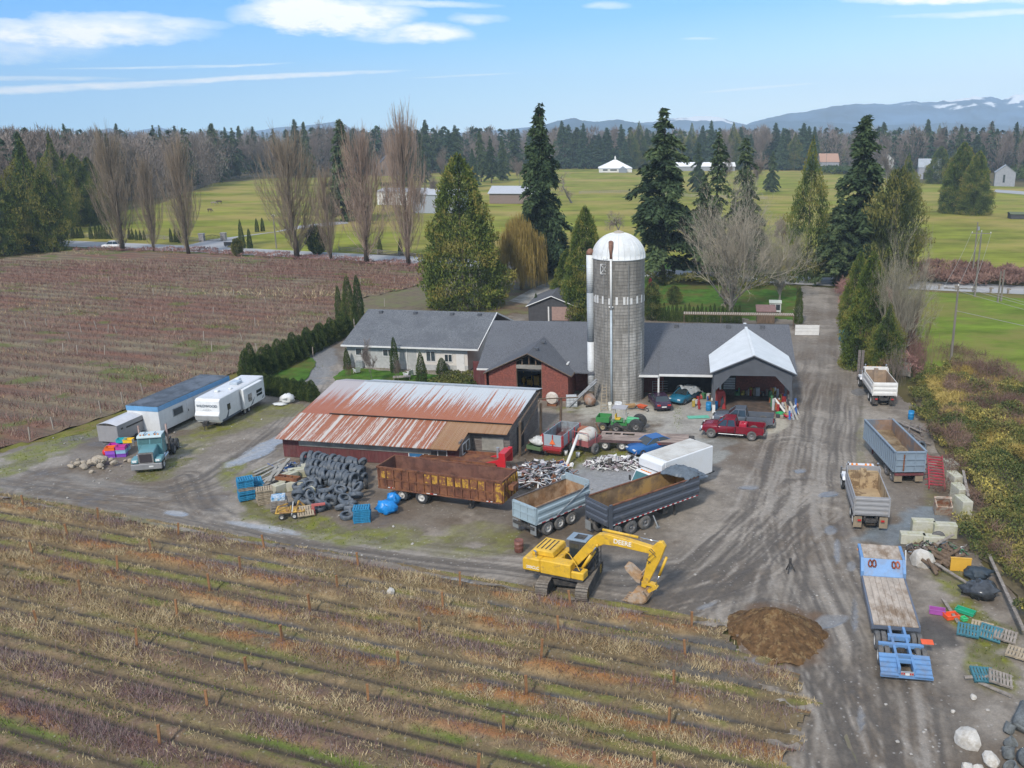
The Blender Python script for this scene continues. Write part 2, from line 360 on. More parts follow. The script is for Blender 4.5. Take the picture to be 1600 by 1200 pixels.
sheet('leaf_litter',[(546,472),(668,436),(672,412),(800,418),(800,470),(780,500),(590,498)],-.045,mat('brown_litter',(.13,.095,.05),v=.3,ns=1,c2=(.12,.12,.035),ts=.3),sub=3,jag=.4)
sheet('side_drive',[(285,385),(330,374),(430,362),(470,352),(540,345),(545,349),(470,357),(370,371),(352,389)],.004,asph,sub=5,jag=.1)
sheet('side_drive',[(1552,300),(1600,304),(1700,312),(1700,308),(1600,299),(1556,296)],.0,asph,sub=10,jag=.1)
sheet('lane',[(795,470),(845,445),(905,425),(905,432),(860,452),(825,476)],.0,mat('old_concrete',(.30,.29,.26),v=.1,ns=.5,c2=(.17,.15,.12),ts=.4),sub=3,jag=.2)
sheet('leaf_litter',[(765,475),(800,440),(830,415),(930,425),(930,470),(860,490),(770,492)],-.04,mat('leaf_litter',(.13,.085,.045),v=.3,ns=1,c2=(.13,.13,.04),ts=.3),sub=3,jag=.4)
sheet('lawn',[(1000,430),(1080,446),(1246,445),(1244,500),(1000,500),(930,450)],-.03,lawn_m,sub=3,jag=.3)
sheet('lawn',[(1000,408),(1240,424),(1240,430),(1000,420)],-.03,lawn_m,sub=3,jag=.3)
YARD=pxy([(-160,745),(0,706),(200,650),(385,588),(470,548),(545,512),(600,490),(900,490),(1240,500),(1252,470),(1256,447),(1326,451),(1318,470),(1345,540),(1388,592),(1432,640),(1470,700),(1475,740),(1528,800),(1512,860),(1560,900),(1625,960),(1720,1010),(1750,1300),(1215,1300),(1215,1100),(1140,988),(1067,968),(555,885),(0,773),(-160,742)])
TR=[([(1290,440),(1292,520),(1288,600),(1268,700),(1262,800),(1290,900),(1335,1000),(1350,1100),(1360,1300)],5.5,1.0),([(1270,560),(1235,640),(1225,760),(1200,900),(1180,960)],3.5,.7),([(-160,738),(60,772),(200,806),(400,850),(620,885),(800,905),(980,930),(1120,900),(1210,800),(1240,700)],4.6,.9),([(60,765),(250,775),(330,752),(400,708),(450,668),(500,615),(520,580),(500,545)],2.6,.9),([(290,745),(312,790),(370,832),(480,862)],1.6,.8),([(1260,760),(1150,850),(1030,965)],3.2,1.0),([(1290,800),(1190,880),(1060,940)],2.4,.8),([(1190,985),(1260,1090),(1345,1300)],3.0,1.1),([(1215,960),(1310,1090),(1440,1300)],2.6,.8)]
TRW=[(pxy(a),b,c) for a,b,c in TR]
PUD=[(425,692,48,9,-.45),(395,712,42,7,-.4),(275,801,20,4,.1),(405,823,62,5,.18),(358,858,15,5,.3),(712,907,26,3,.15),(1298,826,12,8,0),(1298,972,26,9,-.2),(1188,1035,12,6,0),(1170,762,14,4,0),(1293,772,14,4,0),(1345,612,15,5,0),(70,783,12,3,.1),(1330,884,8,9,0),(1250,735,9,3,0),(1226,640,5,3,0),(1335,960,5,30,0),(1345,1125,4,20,0),(1308,862,5,22,.0),(1105,945,20,4,-.3)]
def blob(u,v,cu,cv,ru,rv,k=0.0,nz=None,am=.35):
 r=np.hypot((u-cu)/ru,(v-cv-k*(u-cu))/rv)
 if nz is not None:r=r+nz*am
 return 1-sm(r,.75,1.15)
PILE=G(1215,990)
def yard_height(x,y,wx,wy):
 z=vnoise(wx*.12,wy*.12,3)*.10+vnoise(wx*.7,wy*.7,4)*.035
 for P,w,s in TRW:
  d,off=dist_line(wx,wy,P);inr=1-sm(d,w*.6,w)
  wobble=off+vnoise(wx*.1,wy*.1,5)*.5
  z+=inr*s*(vnoise(wobble*1.7,wy*.03+wx*.02,6,3)*.06-.045*np.exp(-((np.abs(wobble)-.95)/.2)**2)+.02*np.exp(-((np.abs(wobble)-1.3)/.15)**2))
 z+=.01*vnoise(wx*3,wy*3,8)
 u,v=PX(wx,wy)
 for p in PUD:z=z-(.05+z*.8)*blob(u,v,*p,nz=vnoise(wx*.8,wy*.8,9))
 z=np.where(wy>108,z*.4,z)
 return np.maximum(z-.02,-.115)
def yard_colour(x,y,wx,wy,z):
 n=len(wx);c=np.tile(np.array([[.176,.150,.120]]),(n,1));u,v=PX(wx,wy)
 A,B,C=vnoise(wx*.15,wy*.15,11),vnoise(wx*.5,wy*.5,12),vnoise(wx*1.6,wy*1.6,13)
 c=lerp(c,(.125,.095,.066),sm(A+B*.5,-.2,.6)*.85)
 c=lerp(c,(.30,.265,.22),sm(-A+B*.6+C*.3,.15,.8)*.6)
 track=np.zeros(n);lanes=np.zeros(n)
 for P,w,s in TRW:
  d,off=dist_line(wx,wy,P);t=1-sm(d,w*.6,w);track=np.maximum(track,t)
  st=vnoise((off+A*.2)*1.7,wy*.05+wx*.04,14,2)*.8+vnoise((off+A*.2)*6.5,wy*.12+wx*.1,16,2)*.75;lanes+=t*st*s*np.where(wy>100,.45,1)
 lanes=np.clip(lanes,-1,1)
 c=lerp(c,(.080,.068,.056),np.clip(lanes,0,1)*.78);c=lerp(c,(.30,.272,.235),np.clip(-lanes,0,1)*.6)
 moss=sm(B+C*.5,.0,.55)*(1-track)
 def patch(cu,cv,ru,rv,k=0.0,am=.5):return blob(u,v,cu,cv,ru,rv,k,B+C*.4,am)
 for (cu,cv,ru,rv,k,a) in [(250,728,42,18,-.3,1),(300,690,60,20,-.45,.8),(390,655,55,14,-.25,.7),(440,640,40,10,0,.7),(100,690,130,20,-.42,.8),(40,715,60,12,-.2,.7),(450,812,95,14,.12,1),(395,790,30,16,.6,.9),(560,840,80,14,.12,.9),(660,845,70,18,.1,.7),(790,850,50,16,0,.6),(300,660,40,10,-.4,.8),(360,735,25,14,-.5,.9),(400,740,22,10,-.4,.7),(930,700,80,26,0,1),(890,722,60,20,0,1),(905,640,40,6,0,.8),(1480,905,40,30,.6,.9),(1530,975,60,40,.6,1),(1550,1040,45,30,.3,1),(1500,950,30,30,.5,.7),(1415,560,30,12,.5,.4),(1345,700,8,60,0,.3),(1455,785,12,30,0,.3),(640,900,90,6,.17,.7),(200,812,160,6,.22,.6),(700,610,60,12,0,.7),(1060,650,14,20,0,.8),(745,832,60,20,.1,.5)]:
  p=patch(cu,cv,ru,rv,k)*a
  g=np.where((vnoise(wx*.6,wy*.6,15)>0)[:,None],np.array([[.15,.155,.018]]),np.array([[.12,.115,.030]]))
  q=(p*(.5+.5*sm(C+B*.3,-.3,.3)))[:,None];c=c*(1-q)+g*q
 for (cu,cv,ru,rv,k,a,col) in [(960,745,80,32,-.1,.85,(.245,.25,.255)),(1405,835,62,20,-.1,.95,(.16,.185,.20)),(1450,815,46,22,0,.9,(.16,.185,.20)),(985,645,85,17,.05,.9,(.36,.345,.295)),(1085,655,55,30,0,.85,(.34,.325,.29)),(860,655,60,16,0,.55,(.27,.24,.2)),(1200,668,32,13,-.2,.8,(.43,.40,.32)),(1095,700,60,15,-.2,.5,(.24,.26,.25)),(1110,715,36,10,-.3,.7,(.26,.27,.25)),(180,760,90,8,.2,.35,(.27,.25,.22)),(1395,880,60,20,.2,.4,(.1,.085,.07)),(1360,930,20,60,.1,.3,(.24,.22,.2)),(330,645,80,14,-.42,.5,(.25,.25,.24)),(500,560,26,40,0,.8,(.18,.185,.19)),(480,590,20,22,0,.7,(.17,.175,.18)),(1380,770,60,30,0,.35,(.16,.14,.12)),(1400,620,30,20,.3,.6,(.12,.10,.085)),(1335,520,22,34,.6,.85,(.12,.075,.06)),(1360,570,26,20,.8,.8,(.11,.07,.055)),(1330,800,22,60,0,.3,(.23,.21,.19)),(1465,990,38,26,.3,.8,(.055,.05,.045)),(935,885,95,40,0,.35,(.09,.08,.07)),(1000,910,60,36,0,.4,(.10,.088,.075))]:
  q=patch(cu,cv,ru,rv,k,.3)*a;c=lerp(c,col,q)
 d=np.hypot((wx-PILE.x)/3.1,(wy-PILE.y)/3.2);c=lerp(c,(.12,.07,.035),(1-sm(d+B*.2,.8,1.15))*.8)
 wet=np.zeros(n)
 for p in PUD:wet=np.maximum(wet,blob(u,v,*p,nz=B))
 damp=sm(A+B*.7-C*.2,.55,.95)*.35*(wy<108);wet=np.maximum(wet,damp)
 for p in PUD:c=lerp(c,(.27,.275,.28) if p[0]<800 else (.17,.17,.17),blob(u,v,*p,nz=B)*.9)
 c=lerp(c,(.09,.078,.065),np.clip(damp,0,1)*.9)
 return c,wet
YM=land_mat('yard_mud',rough=.6,fine=.26,stones=.4,bump=.65)
YF=lambda x,y,wx,wy:inpoly(wx+vnoise(wx*.5,wy*.5,21)*.8,wy+vnoise(wx*.5,wy*.5,22)*.8,YARD)
yard=grid_sheet('yard',-85,34,32,116,.16,yard_height,yard_colour,YF,YM);grid_sheet('driveway',-62,42,115.9,168,.4,yard_height,yard_colour,YF,YM)
def dirt_pile():
 n=90;t=np.linspace(-1,1,n);gx,gy=np.meshgrid(t,t);x=gx.ravel();y=gy.ravel();r=np.hypot(x,y)
 a=np.arctan2(y,x);rr=r/(1+.16*vnoise(a*1.3+5,a*0+2,31)+.07*vnoise(x*6,y*6,34)+.04*np.sin(a*3))
 z=1.5*np.clip(1-rr**1.25,0,1)+.25*np.clip(1-((x+.35)**2+(y-.2)**2)*4,0,1)
 X,Y=x*2.95,y*3.1;z=z+(vnoise(X*1.1,Y*1.1,32)*.10+vnoise(X*4,Y*4,33)*.045)*np.clip(1.2-rr,0,1)*1.5
 i=np.arange(n-1)[:,None]*n+np.arange(n-1)[None,:];F=np.stack([i,i+1,i+n+1,i+n],-1).reshape(-1,4);F=F[(rr[F].mean(1)<1.0)]
 m=mat('dug_dirt',(.125,.072,.034),r=.95,v=.35,ns=3,c2=(.19,.125,.06),ts=2.2,thr=(.52,.6),bump=1,bs=14,spec=.15)
 o=np_mesh('dirt_pile',np.stack([X,Y,z-.05],1),F,m,smooth=True);o.location=(PILE.x+.1,PILE.y-.2,0)
 tag(o,'large brown pile of freshly dug dirt at the edge of the mud yard','dirt pile',kind='stuff')
dirt_pile()
FA=R(-19.3);FC,FS=math.cos(FA),math.sin(FA);ROWS=[45.0-3.1*k for k in range(9)]
def to_field(wx,wy):return wx*FC+wy*FS,-wx*FS+wy*FC
def row_t(y):
 k=np.round((45.0-y)/3.1);return y-(45.0-3.1*k),k
def near_height(x,y,wx,wy):
 t,k=row_t(y);z=.20*np.exp(-(t/.6)**2)
 for o in (-.95,.95):z-=.16*np.exp(-((np.abs(t)-1.02)/.16)**2)
 z+=.05*np.exp(-((np.abs(t)-1.55)/.25)**2)
 z*=1+.4*vnoise(x*.3,y*.3,41);z+=vnoise(x*.9,y*.9,42)*.05+vnoise(x*3,y*3,43)*.02
 return np.maximum(z,-.13)+.06*(y<46)
def near_colour(x,y,wx,wy,z):
 n=len(x);t,k=row_t(y);A,B,C=vnoise(x*.12,y*.5,51),vnoise(x*.5,y*1.2,52),vnoise(x*2,y*3,53)
 kr=(np.sin(k*12.9898)*43758.5453)%1
 c=np.tile(np.array([[.145,.11,.058]]),(n,1))
 c=lerp(c,(.29,.215,.11),sm(B+C*.5,-.1,.6)*.7)
 mound=np.exp(-((t-.1)/.55)**2)
 c=lerp(c,(.30,.115,.028),mound*sm(A+B*.8+.1*(k<4),.0,.55)*.75)
 c=lerp(c,(.11,.07,.045),mound*sm(-A+C*.4,.0,.5)*.75)
 lane=1-sm(np.abs(np.abs(t)-1.55),.28,.5)
 c=lerp(c,(.12,.135,.02),lane*sm(B+A*.6,-.05,.5)*.7)
 low=sm(y,20,36);gband=np.exp(-((t+.75)/.22)**2)*(1-sm(y,33.5,37));c=lerp(c,(.075,.125,.012),gband*sm(A+B*.5,-.35,.2)*.9)
 ml=(1-sm(y,28,37));c=lerp(c,(.15,.085,.08),ml*sm(C+B,-.3,.5)*.5*(1-gband))
 rut=np.exp(-((np.abs(t)-1.02)/.17)**2);c=lerp(c,(.045,.036,.03),np.clip(rut*(.8+.4*sm(B,-.3,.4)),0,1))
 kk=np.floor((45.0-y)/3.1);wl=(kk==0)*1.0*sm(x,-52,-46)+(kk==2)*.9*sm(x+A*4,-44,-36)+(kk==-1)*0+.35*(kk==1)*sm(A,.2,.5)+(kk==3)*.2
 wet=rut*np.clip(wl,0,1)*sm(B+.35,-.1,.4)
 pud=np.exp(-(((x+11.5)/4.5)**2+((y-42.9)/.45)**2)**2)+np.exp(-(((x+9)/3.4)**2+((y-41.2)/.4)**2)**2)+np.exp(-(((x+9.5)/2.8)**2+((y-44.1)/.35)**2)**2)
 wet=np.clip(wet+pud,0,1);c=lerp(c,(.07,.068,.066),wet*.8)
 return c,wet
def near_end(y):return-4.2-5.2*sm(y,41,45.5)-0.6*np.sin(y*2.0)
nearf=grid_sheet('berry_field',-84,-3,17.5,46.6,.24,near_height,near_colour,lambda x,y,wx,wy:x<near_end(y)+vnoise(x*.8,y*.8,55)*.9,land_mat('field_soil',rough=.9,fine=.38,stones=.25,bump=.7,sc=1.6),rz=FA,dy=.13)
FAR=pxy([(-260,770),(0,703),(200,640),(375,582),(530,512),(548,470),(640,450),(668,440),(664,416),(480,406),(300,396),(120,391),(0,405),(-350,440)])
def far_height(x,y,wx,wy):
 t,k=row_t(y);return .13*np.exp(-(t/.7)**2)+vnoise(x*.3,y*.3,61)*.06
def far_colour(x,y,wx,wy,z):
 n=len(x);t,k=row_t(y);A,B=vnoise(x*.06,y*.12,62),vnoise(x*.5,y*.6,63)
 c=np.tile(np.array([[.16,.11,.07]]),(n,1));c=lerp(c,(.17,.075,.05),sm(A+B*.6,-.2,.5)*.7);c=lerp(c,(.19,.155,.095),sm(-A+B*.5,.0,.6)*.8)
 c=lerp(c,(.065,.052,.04),np.exp(-((np.abs(t)-1.2)/.35)**2)*.6);c=lerp(c,(.09,.11,.02),sm(vnoise(x*.2,y*.25,64),.45,.7)*.8)
 return c,np.zeros(n)
farf=grid_sheet('berry_field',-260,-20,47,205,.9,far_height,far_colour,lambda x,y,wx,wy:inpoly(wx,wy,FAR),land_mat('far_field_soil',rough=.95,fine=.3,bump=.6),rz=FA,dy=.4)
def blades(name,x,y,z,h,w,lean,tint,m,label,cat,kind='stuff',rz=0.0,wide=None):
 n=len(x);rs=np.random.RandomState(n%9973);a=rs.rand(n)*6.283;b=rs.rand(n)*6.283;l=lean*h
 V=np.empty((n,3,3));ca,sa=np.cos(a)*w*.5,np.sin(a)*w*.5
 V[:,0]=np.stack([x-ca,y-sa,z],1);V[:,1]=np.stack([x+ca,y+sa,z],1);V[:,2]=np.stack([x+np.cos(b)*l,y+np.sin(b)*l,z+h*np.sqrt(np.maximum(.05,1-np.minimum(lean,.95)**2))],1)
 o=np_mesh(name,V.reshape(-1,3),np.arange(n*3).reshape(-1,3),m,tint=tint);o.rotation_euler=(0,0,rz)
 return tag(o,label,cat,kind=kind)
rs=np.random.RandomState(5)
straw=tint_mat('dry_grass_blades',[(0,(.17,.095,.045)),(.5,(.34,.245,.135)),(1,(.56,.45,.28))])
twig=tint_mat('berry_twigs',[(0,(.095,.05,.05)),(.5,(.18,.105,.11)),(.8,(.26,.19,.19)),(1,(.30,.24,.21))])
green=tint_mat('green_blades',[(0,(.05,.085,.012)),(.6,(.12,.17,.02)),(1,(.22,.22,.05))])
def near_growth():
 n=520000;x=rs.rand(n)*81-84;y=rs.rand(n)*29+17.6;t,k=row_t(y);A=vnoise(x*.14,y*.5,71);B=vnoise(x*.6,y*.8,72)
 ok=(x<near_end(y)) & (np.abs(np.abs(t)-1.02)>.24) & (rs.rand(n)<.16+.84*sm(B+A*.6,-.15,.55)) & (rs.rand(n)<.35+.65*sm(y,26,36))
 x1,y1,t1=x[ok],y[ok],t[ok];z=near_height(x1,y1,0,0)
 h=(.13+.22*rs.rand(len(x1)))*(1+.8*np.clip(A[ok],0,1));tall=np.abs(t1+.45)<.45;h=np.where(tall,h*1.25,h*.8)
 blades('dry_grass',x1,y1,z-.01,h,.03+rs.rand(len(x1))*.02,.35+rs.rand(len(x1))*.6,np.clip(.5+B[ok]*.5+rs.randn(len(x1))*.2,0,1),straw,'tan dry grass tufts along the berry rows in the foreground','grass',rz=FA)
 n=260000;x=rs.rand(n)*81-84;y=45.0-3.1*rs.randint(0,9,n)+rs.randn(n)*.42;B=vnoise(x*.25,y*.4,73)
 ok=(x<near_end(y)) & (rs.rand(n)<(.06+.26*sm(B,-.1,.6))*(1+2.6*(1-sm(y,23,33))));x1,y1=x[ok],y[ok];m_=len(x1)
 blades('berry_bushes',x1,y1,near_height(x1,y1,0,0)-.01,.22+rs.rand(m_)*.4,.022+rs.rand(m_)*.02,.2+rs.rand(m_)*.6,np.clip(.45+B[ok]*.4+rs.randn(m_)*.25,0,1),twig,'bare purple brown berry canes growing along the foreground rows','bushes',rz=FA)
 n=110000;x=rs.rand(n)*81-84;y=rs.rand(n)*29+17.6;t,k=row_t(y);B=vnoise(x*.3,y*.6,74)
 ok=(x<near_end(y)) & (((np.abs(np.abs(t)-1.5)<.33) & (B>.22)) | ((np.abs(t+.75)<.22) & (y<36) & (B>-.3)));x1,y1=x[ok],y[ok];m_=len(x1)
 blades('green_grass',x1,y1,near_height(x1,y1,0,0)-.01,.06+rs.rand(m_)*.12,.04+rs.rand(m_)*.02,.3+rs.rand(m_)*.5,rs.rand(m_),green,'low green grass and moss between the berry rows','grass',rz=FA)
near_growth()
def far_growth():
 n=420000;x=rs.rand(n)*240-260;y=45.0+3.1*rs.randint(1,52,n)+rs.randn(n)*.5;wx,wy=x*FC-y*FS,x*FS+y*FC;B=vnoise(x*.12,y*.2,75)
 ok=inpoly(wx,wy,FAR) & (wx>-175) & (wy<200) & (rs.rand(n)<(.35+.65*sm(B,-.3,.4)));x1,y1=x[ok],y[ok];m_=len(x1)
 sz=.6+.5*sm(y1,100,180)
 blades('berry_bushes',x1,y1,x1*0+.05,(.35+rs.rand(m_)*.65),(.045+rs.rand(m_)*.05)*sz*1.5,.2+rs.rand(m_)*.6,np.clip(.42+B[ok]*.35+rs.randn(m_)*.22,0,1),tint_mat('far_twigs',[(0,(.085,.045,.035)),(.5,(.20,.108,.09)),(.8,(.29,.19,.155)),(1,(.36,.27,.2))]),'rows of bare reddish berry bushes filling the field on the left','bushes',rz=FA)
 n=90000;x=rs.rand(n)*240-260;y=rs.rand(n)*158+47;wx,wy=x*FC-y*FS,x*FS+y*FC;B=vnoise(x*.1,y*.15,76)
 u,v=PX(wx,wy);band=blob(u,v,420,460,130,7,.03,B)+blob(u,v,530,462,60,6,0,B)
 ok=inpoly(wx,wy,FAR) & (wx>-175) & ((B>.15) | (band>.4));x1,y1=x[ok],y[ok];m_=len(x1);bb=band[ok]
 blades('dry_grass',x1,y1,x1*0+.05,.25+rs.rand(m_)*.35+bb*.5,.07+rs.rand(m_)*.06,.3+rs.rand(m_)*.6,np.clip(rs.rand(m_)*.8+bb*.3,0,1),straw,'straw coloured grass between the berry rows of the left field','grass',rz=FA)
far_growth()
sheet('lawn',[(520,590),(545,575),(640,583),(700,588),(745,592),(770,612),(640,606),(525,602)],.07,lawn_m,sub=1,jag=.2)
sheet('lawn',[(412,592),(480,556),(494,566),(482,590),(474,600)],.07,lawn_m,sub=1,jag=.2)
def yard_growth():
 n=90000;wx=rs.rand(n)*110-75;wy=rs.rand(n)*76+34;u,v=PX(wx,wy);B=vnoise(wx*.5,wy*.5,12);C=vnoise(wx*1.6,wy*1.6,13);s=np.zeros(n)
 for (cu,cv,ru,rv,k,a) in [(250,728,42,14,-.3,1),(100,690,130,14,-.42,.6),(450,812,95,12,.12,.8),(560,840,80,10,.12,.6),(930,700,70,22,0,1),(1480,905,36,26,.6,.9),(1535,975,50,36,.6,1),(1550,1035,40,26,.3,1),(500,710,60,8,.1,1),(640,905,60,5,.17,.8),(640,590,120,14,.06,1.4),(440,585,32,14,.1,1.4),(1060,650,9,20,0,1.2)]:
  s=np.maximum(s,blob(u,v,cu,cv,ru,rv,k,B,.5)*a)
 ok=rs.rand(n)<s*.9;wx,wy=wx[ok],wy[ok];m_=len(wx);z=yard_height(0,0,wx,wy)
 blades('weeds',wx,wy,z-.01,.07+rs.rand(m_)*.14,.05+rs.rand(m_)*.04,.3+rs.rand(m_)*.6,rs.rand(m_),green,'patches of low green weeds and moss on the yard gravel','weeds')
yard_growth()
bark=mat('bark_brown',(.13,.10,.075),r=.95,v=.35,ns=2,bump=.6,bs=12)
bark_g=mat('bark_grey',(.21,.195,.17),r=.95,v=.3,ns=2,bump=.5,bs=12)
fir_m=tint_mat('fir_needles',[(0,(.014,.028,.014)),(.5,(.036,.064,.028)),(1,(.085,.12,.045))])
spruce_m=tint_mat('spruce_needles',[(0,(.016,.036,.022)),(.5,(.034,.068,.036)),(1,(.07,.115,.055))])
cedar_m=tint_mat('cedar_leaves',[(0,(.024,.042,.012)),(.45,(.062,.098,.020)),(.85,(.12,.155,.028)),(1,(.17,.16,.035))])
thuja_m=tint_mat('hedge_leaves',[(0,(.022,.042,.012)),(.6,(.050,.082,.018)),(1,(.10,.125,.028))])
olive_m=tint_mat('olive_leaves',[(0,(.03,.045,.015)),(.5,(.075,.09,.022)),(1,(.16,.15,.04))])
popl_m=tint_mat('poplar_twigs',[(0,(.16,.12,.09)),(.5,(.30,.23,.17)),(1,(.42,.34,.25))])
alder_m=tint_mat('alder_twigs',[(0,(.11,.085,.07)),(.5,(.215,.175,.15)),(1,(.33,.285,.245))])
pale_m=tint_mat('pale_twigs',[(0,(.15,.135,.10)),(.5,(.28,.255,.195)),(1,(.42,.39,.30))])
willow_m=tint_mat('willow_strands',[(0,(.16,.10,.03)),(.5,(.31,.20,.06)),(1,(.42,.30,.10))])
red_m=tint_mat('red_brush',[(0,(.11,.06,.05)),(.5,(.20,.115,.095)),(1,(.30,.19,.15))])
def tri_spray(P,D,Ln,Wd,rs,droop=0.0):
 """triangles from points P along directions D"""
 n=len(P);D=D/np.maximum(1e-6,np.linalg.norm(D,axis=1))[:,None]
 r=rs.randn(n,3);S_=np.cross(D,r);S_/=np.maximum(1e-6,np.linalg.norm(S_,axis=1))[:,None]
 V=np.empty((n,3,3));h=(Wd*.5)[:,None]*S_
 V[:,0]=P-h;V[:,1]=P+h;V[:,2]=P+D*Ln[:,None];V[:,2,2]-=droop*Ln
 return V.reshape(-1,3)
def quad_twigs(A,B,wa,wb,rs):
 D=B-A;r=rs.randn(len(A),3);S_=np.cross(D,r);S_/=np.maximum(1e-6,np.linalg.norm(S_,axis=1))[:,None]
 V=np.empty((len(A),4,3));V[:,0]=A-S_*wa[:,None]/2;V[:,1]=A+S_*wa[:,None]/2;V[:,2]=B+S_*wb[:,None]/2;V[:,3]=B-S_*wb[:,None]/2
 return V.reshape(-1,3)
def conifer_pts(rs,H=1.0,Rb=.22,nb=150,per=40,base=.05,droop=.25,power=.85,ragged=.3,spl=.05,up=.0):
 """needle sprays along drooping branches, unit height"""
 zs=base+(1-base)*np.sort(rs.rand(nb))**.9;az=np.arange(nb)*2.39996+rs.rand(nb)*.6
 t0=(zs-base)/(1-base);L=Rb*np.maximum(.02,(1-t0)**power)*(1-ragged+ragged*1.6*rs.rand(nb))*np.minimum(1,.55+t0*4)
 tot=[];D=[];T=[]
 gap=rs.rand(nb)<.08;L=np.where(gap,L*.35,L)
 for i in range(nb):
  k=max(5,int(per*L[i]/Rb));s=rs.rand(k)**.75;rise=up+.25-.1*rs.rand()
  x=s*L[i];z=zs[i]+x*rise*(1-s)-droop*L[i]*s*s;side=rs.randn(k)*.16*L[i]*(1-s*.6)
  ca,sa=math.cos(az[i]),math.sin(az[i]);tot.append(np.stack([x*ca-side*sa,x*sa+side*ca,z+rs.randn(k)*.006],1))
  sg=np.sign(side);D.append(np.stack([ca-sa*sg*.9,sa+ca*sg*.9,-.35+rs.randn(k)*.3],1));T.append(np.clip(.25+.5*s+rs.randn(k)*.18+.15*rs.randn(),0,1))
 P=np.concatenate(tot);Dn=np.concatenate(D);T=np.concatenate(T)
 return P,Dn,T
def fir_mesh(name,seed,mats,parent=None,**k):
 rs=np.random.RandomState(seed);spl=k.get('spl',.05);P,D,T=conifer_pts(rs,**k)
 P=np.vstack([P,P+rs.randn(len(P),3)*.008]);D=np.vstack([D,D+rs.randn(len(D),3)*.5]);T=np.concatenate([T,np.clip(T+rs.randn(len(T))*.1,0,1)])
 n=len(P);V=tri_spray(P,D,spl*(.6+.8*rs.rand(n)),spl*(.45+.4*rs.rand(n)),rs,.2)
 return V,T
def shell_pts(rs,n,prof,depth=.35,lump=.18,seed=0):
 """points in the outer part of a rounded crown; prof(t) = radius at height t"""
 t=rs.rand(n*3);r=prof(t);keep=rs.rand(n*3)<r/r.max();t,r=t[keep][:n],r[keep][:n];n=len(t)
 a=rs.rand(n)*6.2832;lumps=vnoise(a*1.6,t*9,seed+80)*lump+vnoise(a*4,t*22,seed+81)*lump*.6
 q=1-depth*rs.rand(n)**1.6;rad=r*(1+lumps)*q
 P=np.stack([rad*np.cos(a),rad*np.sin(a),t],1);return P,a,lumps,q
def crown_mesh(seed,n,prof,spl,depth=.35,lump=.18,up=.8,asp=.5):
 rs=np.random.RandomState(seed);P,a,l,q=shell_pts(rs,n,prof,depth,lump,seed);n=len(P)
 D=np.stack([np.cos(a)*.7,np.sin(a)*.7,np.full(n,up)],1)+rs.randn(n,3)*.45
 V=tri_spray(P,D,spl*(.6+.8*rs.rand(n)),spl*asp*(.7+.6*rs.rand(n)),rs)
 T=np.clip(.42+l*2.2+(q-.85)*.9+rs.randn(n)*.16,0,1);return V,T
def bare_segs(rs,H=1.0,nb=7,levels=4,spread=.55,upr=.6,trunk=.28,r0=.018,ratio=.62,kids=(4,7),start=None,gnarl=.15):
 """branch segments of a leafless tree, unit height: A, B, widths"""
 A,B,WA,WB,LV=[],[],[],[],[]
 def grow(p,d,L,w,lv):
  n=3 if lv<2 else 2;pts=[p];
  for i in range(n):
   d=d+np.array([rs.randn()*gnarl,rs.randn()*gnarl,rs.randn()*gnarl*.5+.06*upr]);d=d/np.linalg.norm(d);q=pts[-1]+d*L/n
   a,b=w*(1-.45*i/n),w*(1-.45*(i+1)/n);A.append(pts[-1]);B.append(q);WA.append(a);WB.append(b);LV.append(lv);pts.append(q)
  if lv>=levels:return
  for k in range(rs.randint(*kids)):
   j=rs.randint(1,n+1);ax=rs.randn(3);ax-=ax.dot(d)*d;ax/=np.linalg.norm(ax)
   nd=d*(1-spread*.5)+ax*spread+np.array([0,0,upr*.35]);nd/=np.linalg.norm(nd);grow(pts[j],nd,L*ratio*(.7+.5*rs.rand()),w*.52,lv+1)
 if start is None:grow(np.zeros(3),np.array([0,0,1.]),trunk,r0*2,0)
 else:start(grow,rs)
 return np.array(A),np.array(B),np.array(WA),np.array(WB),np.array(LV)
def seg_mesh(name,seg,m,parent,rs,wmin=.0022,levels=None):
 A,B,wa,wb,lv=seg
 if levels is not None:k=np.isin(lv,levels);A,B,wa,wb,lv=A[k],B[k],wa[k],wb[k],lv[k]
 wa=np.maximum(wa,wmin);wb=np.maximum(wb,wmin*.6);V=quad_twigs(A,B,wa,wb,rs);V2=quad_twigs(A,B,wa,wb,rs)
 V=np.vstack([V,V2]);n=len(V)//4;T=np.clip(.5+rs.randn(n)*.22,0,1)
 return np_mesh(name,V,np.arange(n*4).reshape(-1,4),m,parent,tint=T)
def limb_mesh(name,seg,m,parent,maxlv=1):
 A,B,wa,wb,lv=seg;mb=MB()
 for a,b,p,q,l in zip(A,B,wa,wb,lv):
  if l<=maxlv:mb.tube([a,b],[p*.5,q*.5],6,False)
 return mb.build(name,m,parent,smooth=True)
def trunk(name,m,parent,r=.02,h=.95,n=8,bend=.01):
 mb=MB();rs=random.Random(n+int(r*999));pts=[(0,0,-.01)]+[(rs.uniform(-bend,bend),rs.uniform(-bend,bend),h*i/5) for i in range(1,6)]
 mb.tube(pts,[r*1.25]+[r*(1-.17*i) for i in range(1,6)],n);return mb.build(name,m,parent,smooth=True)
PROTO={}
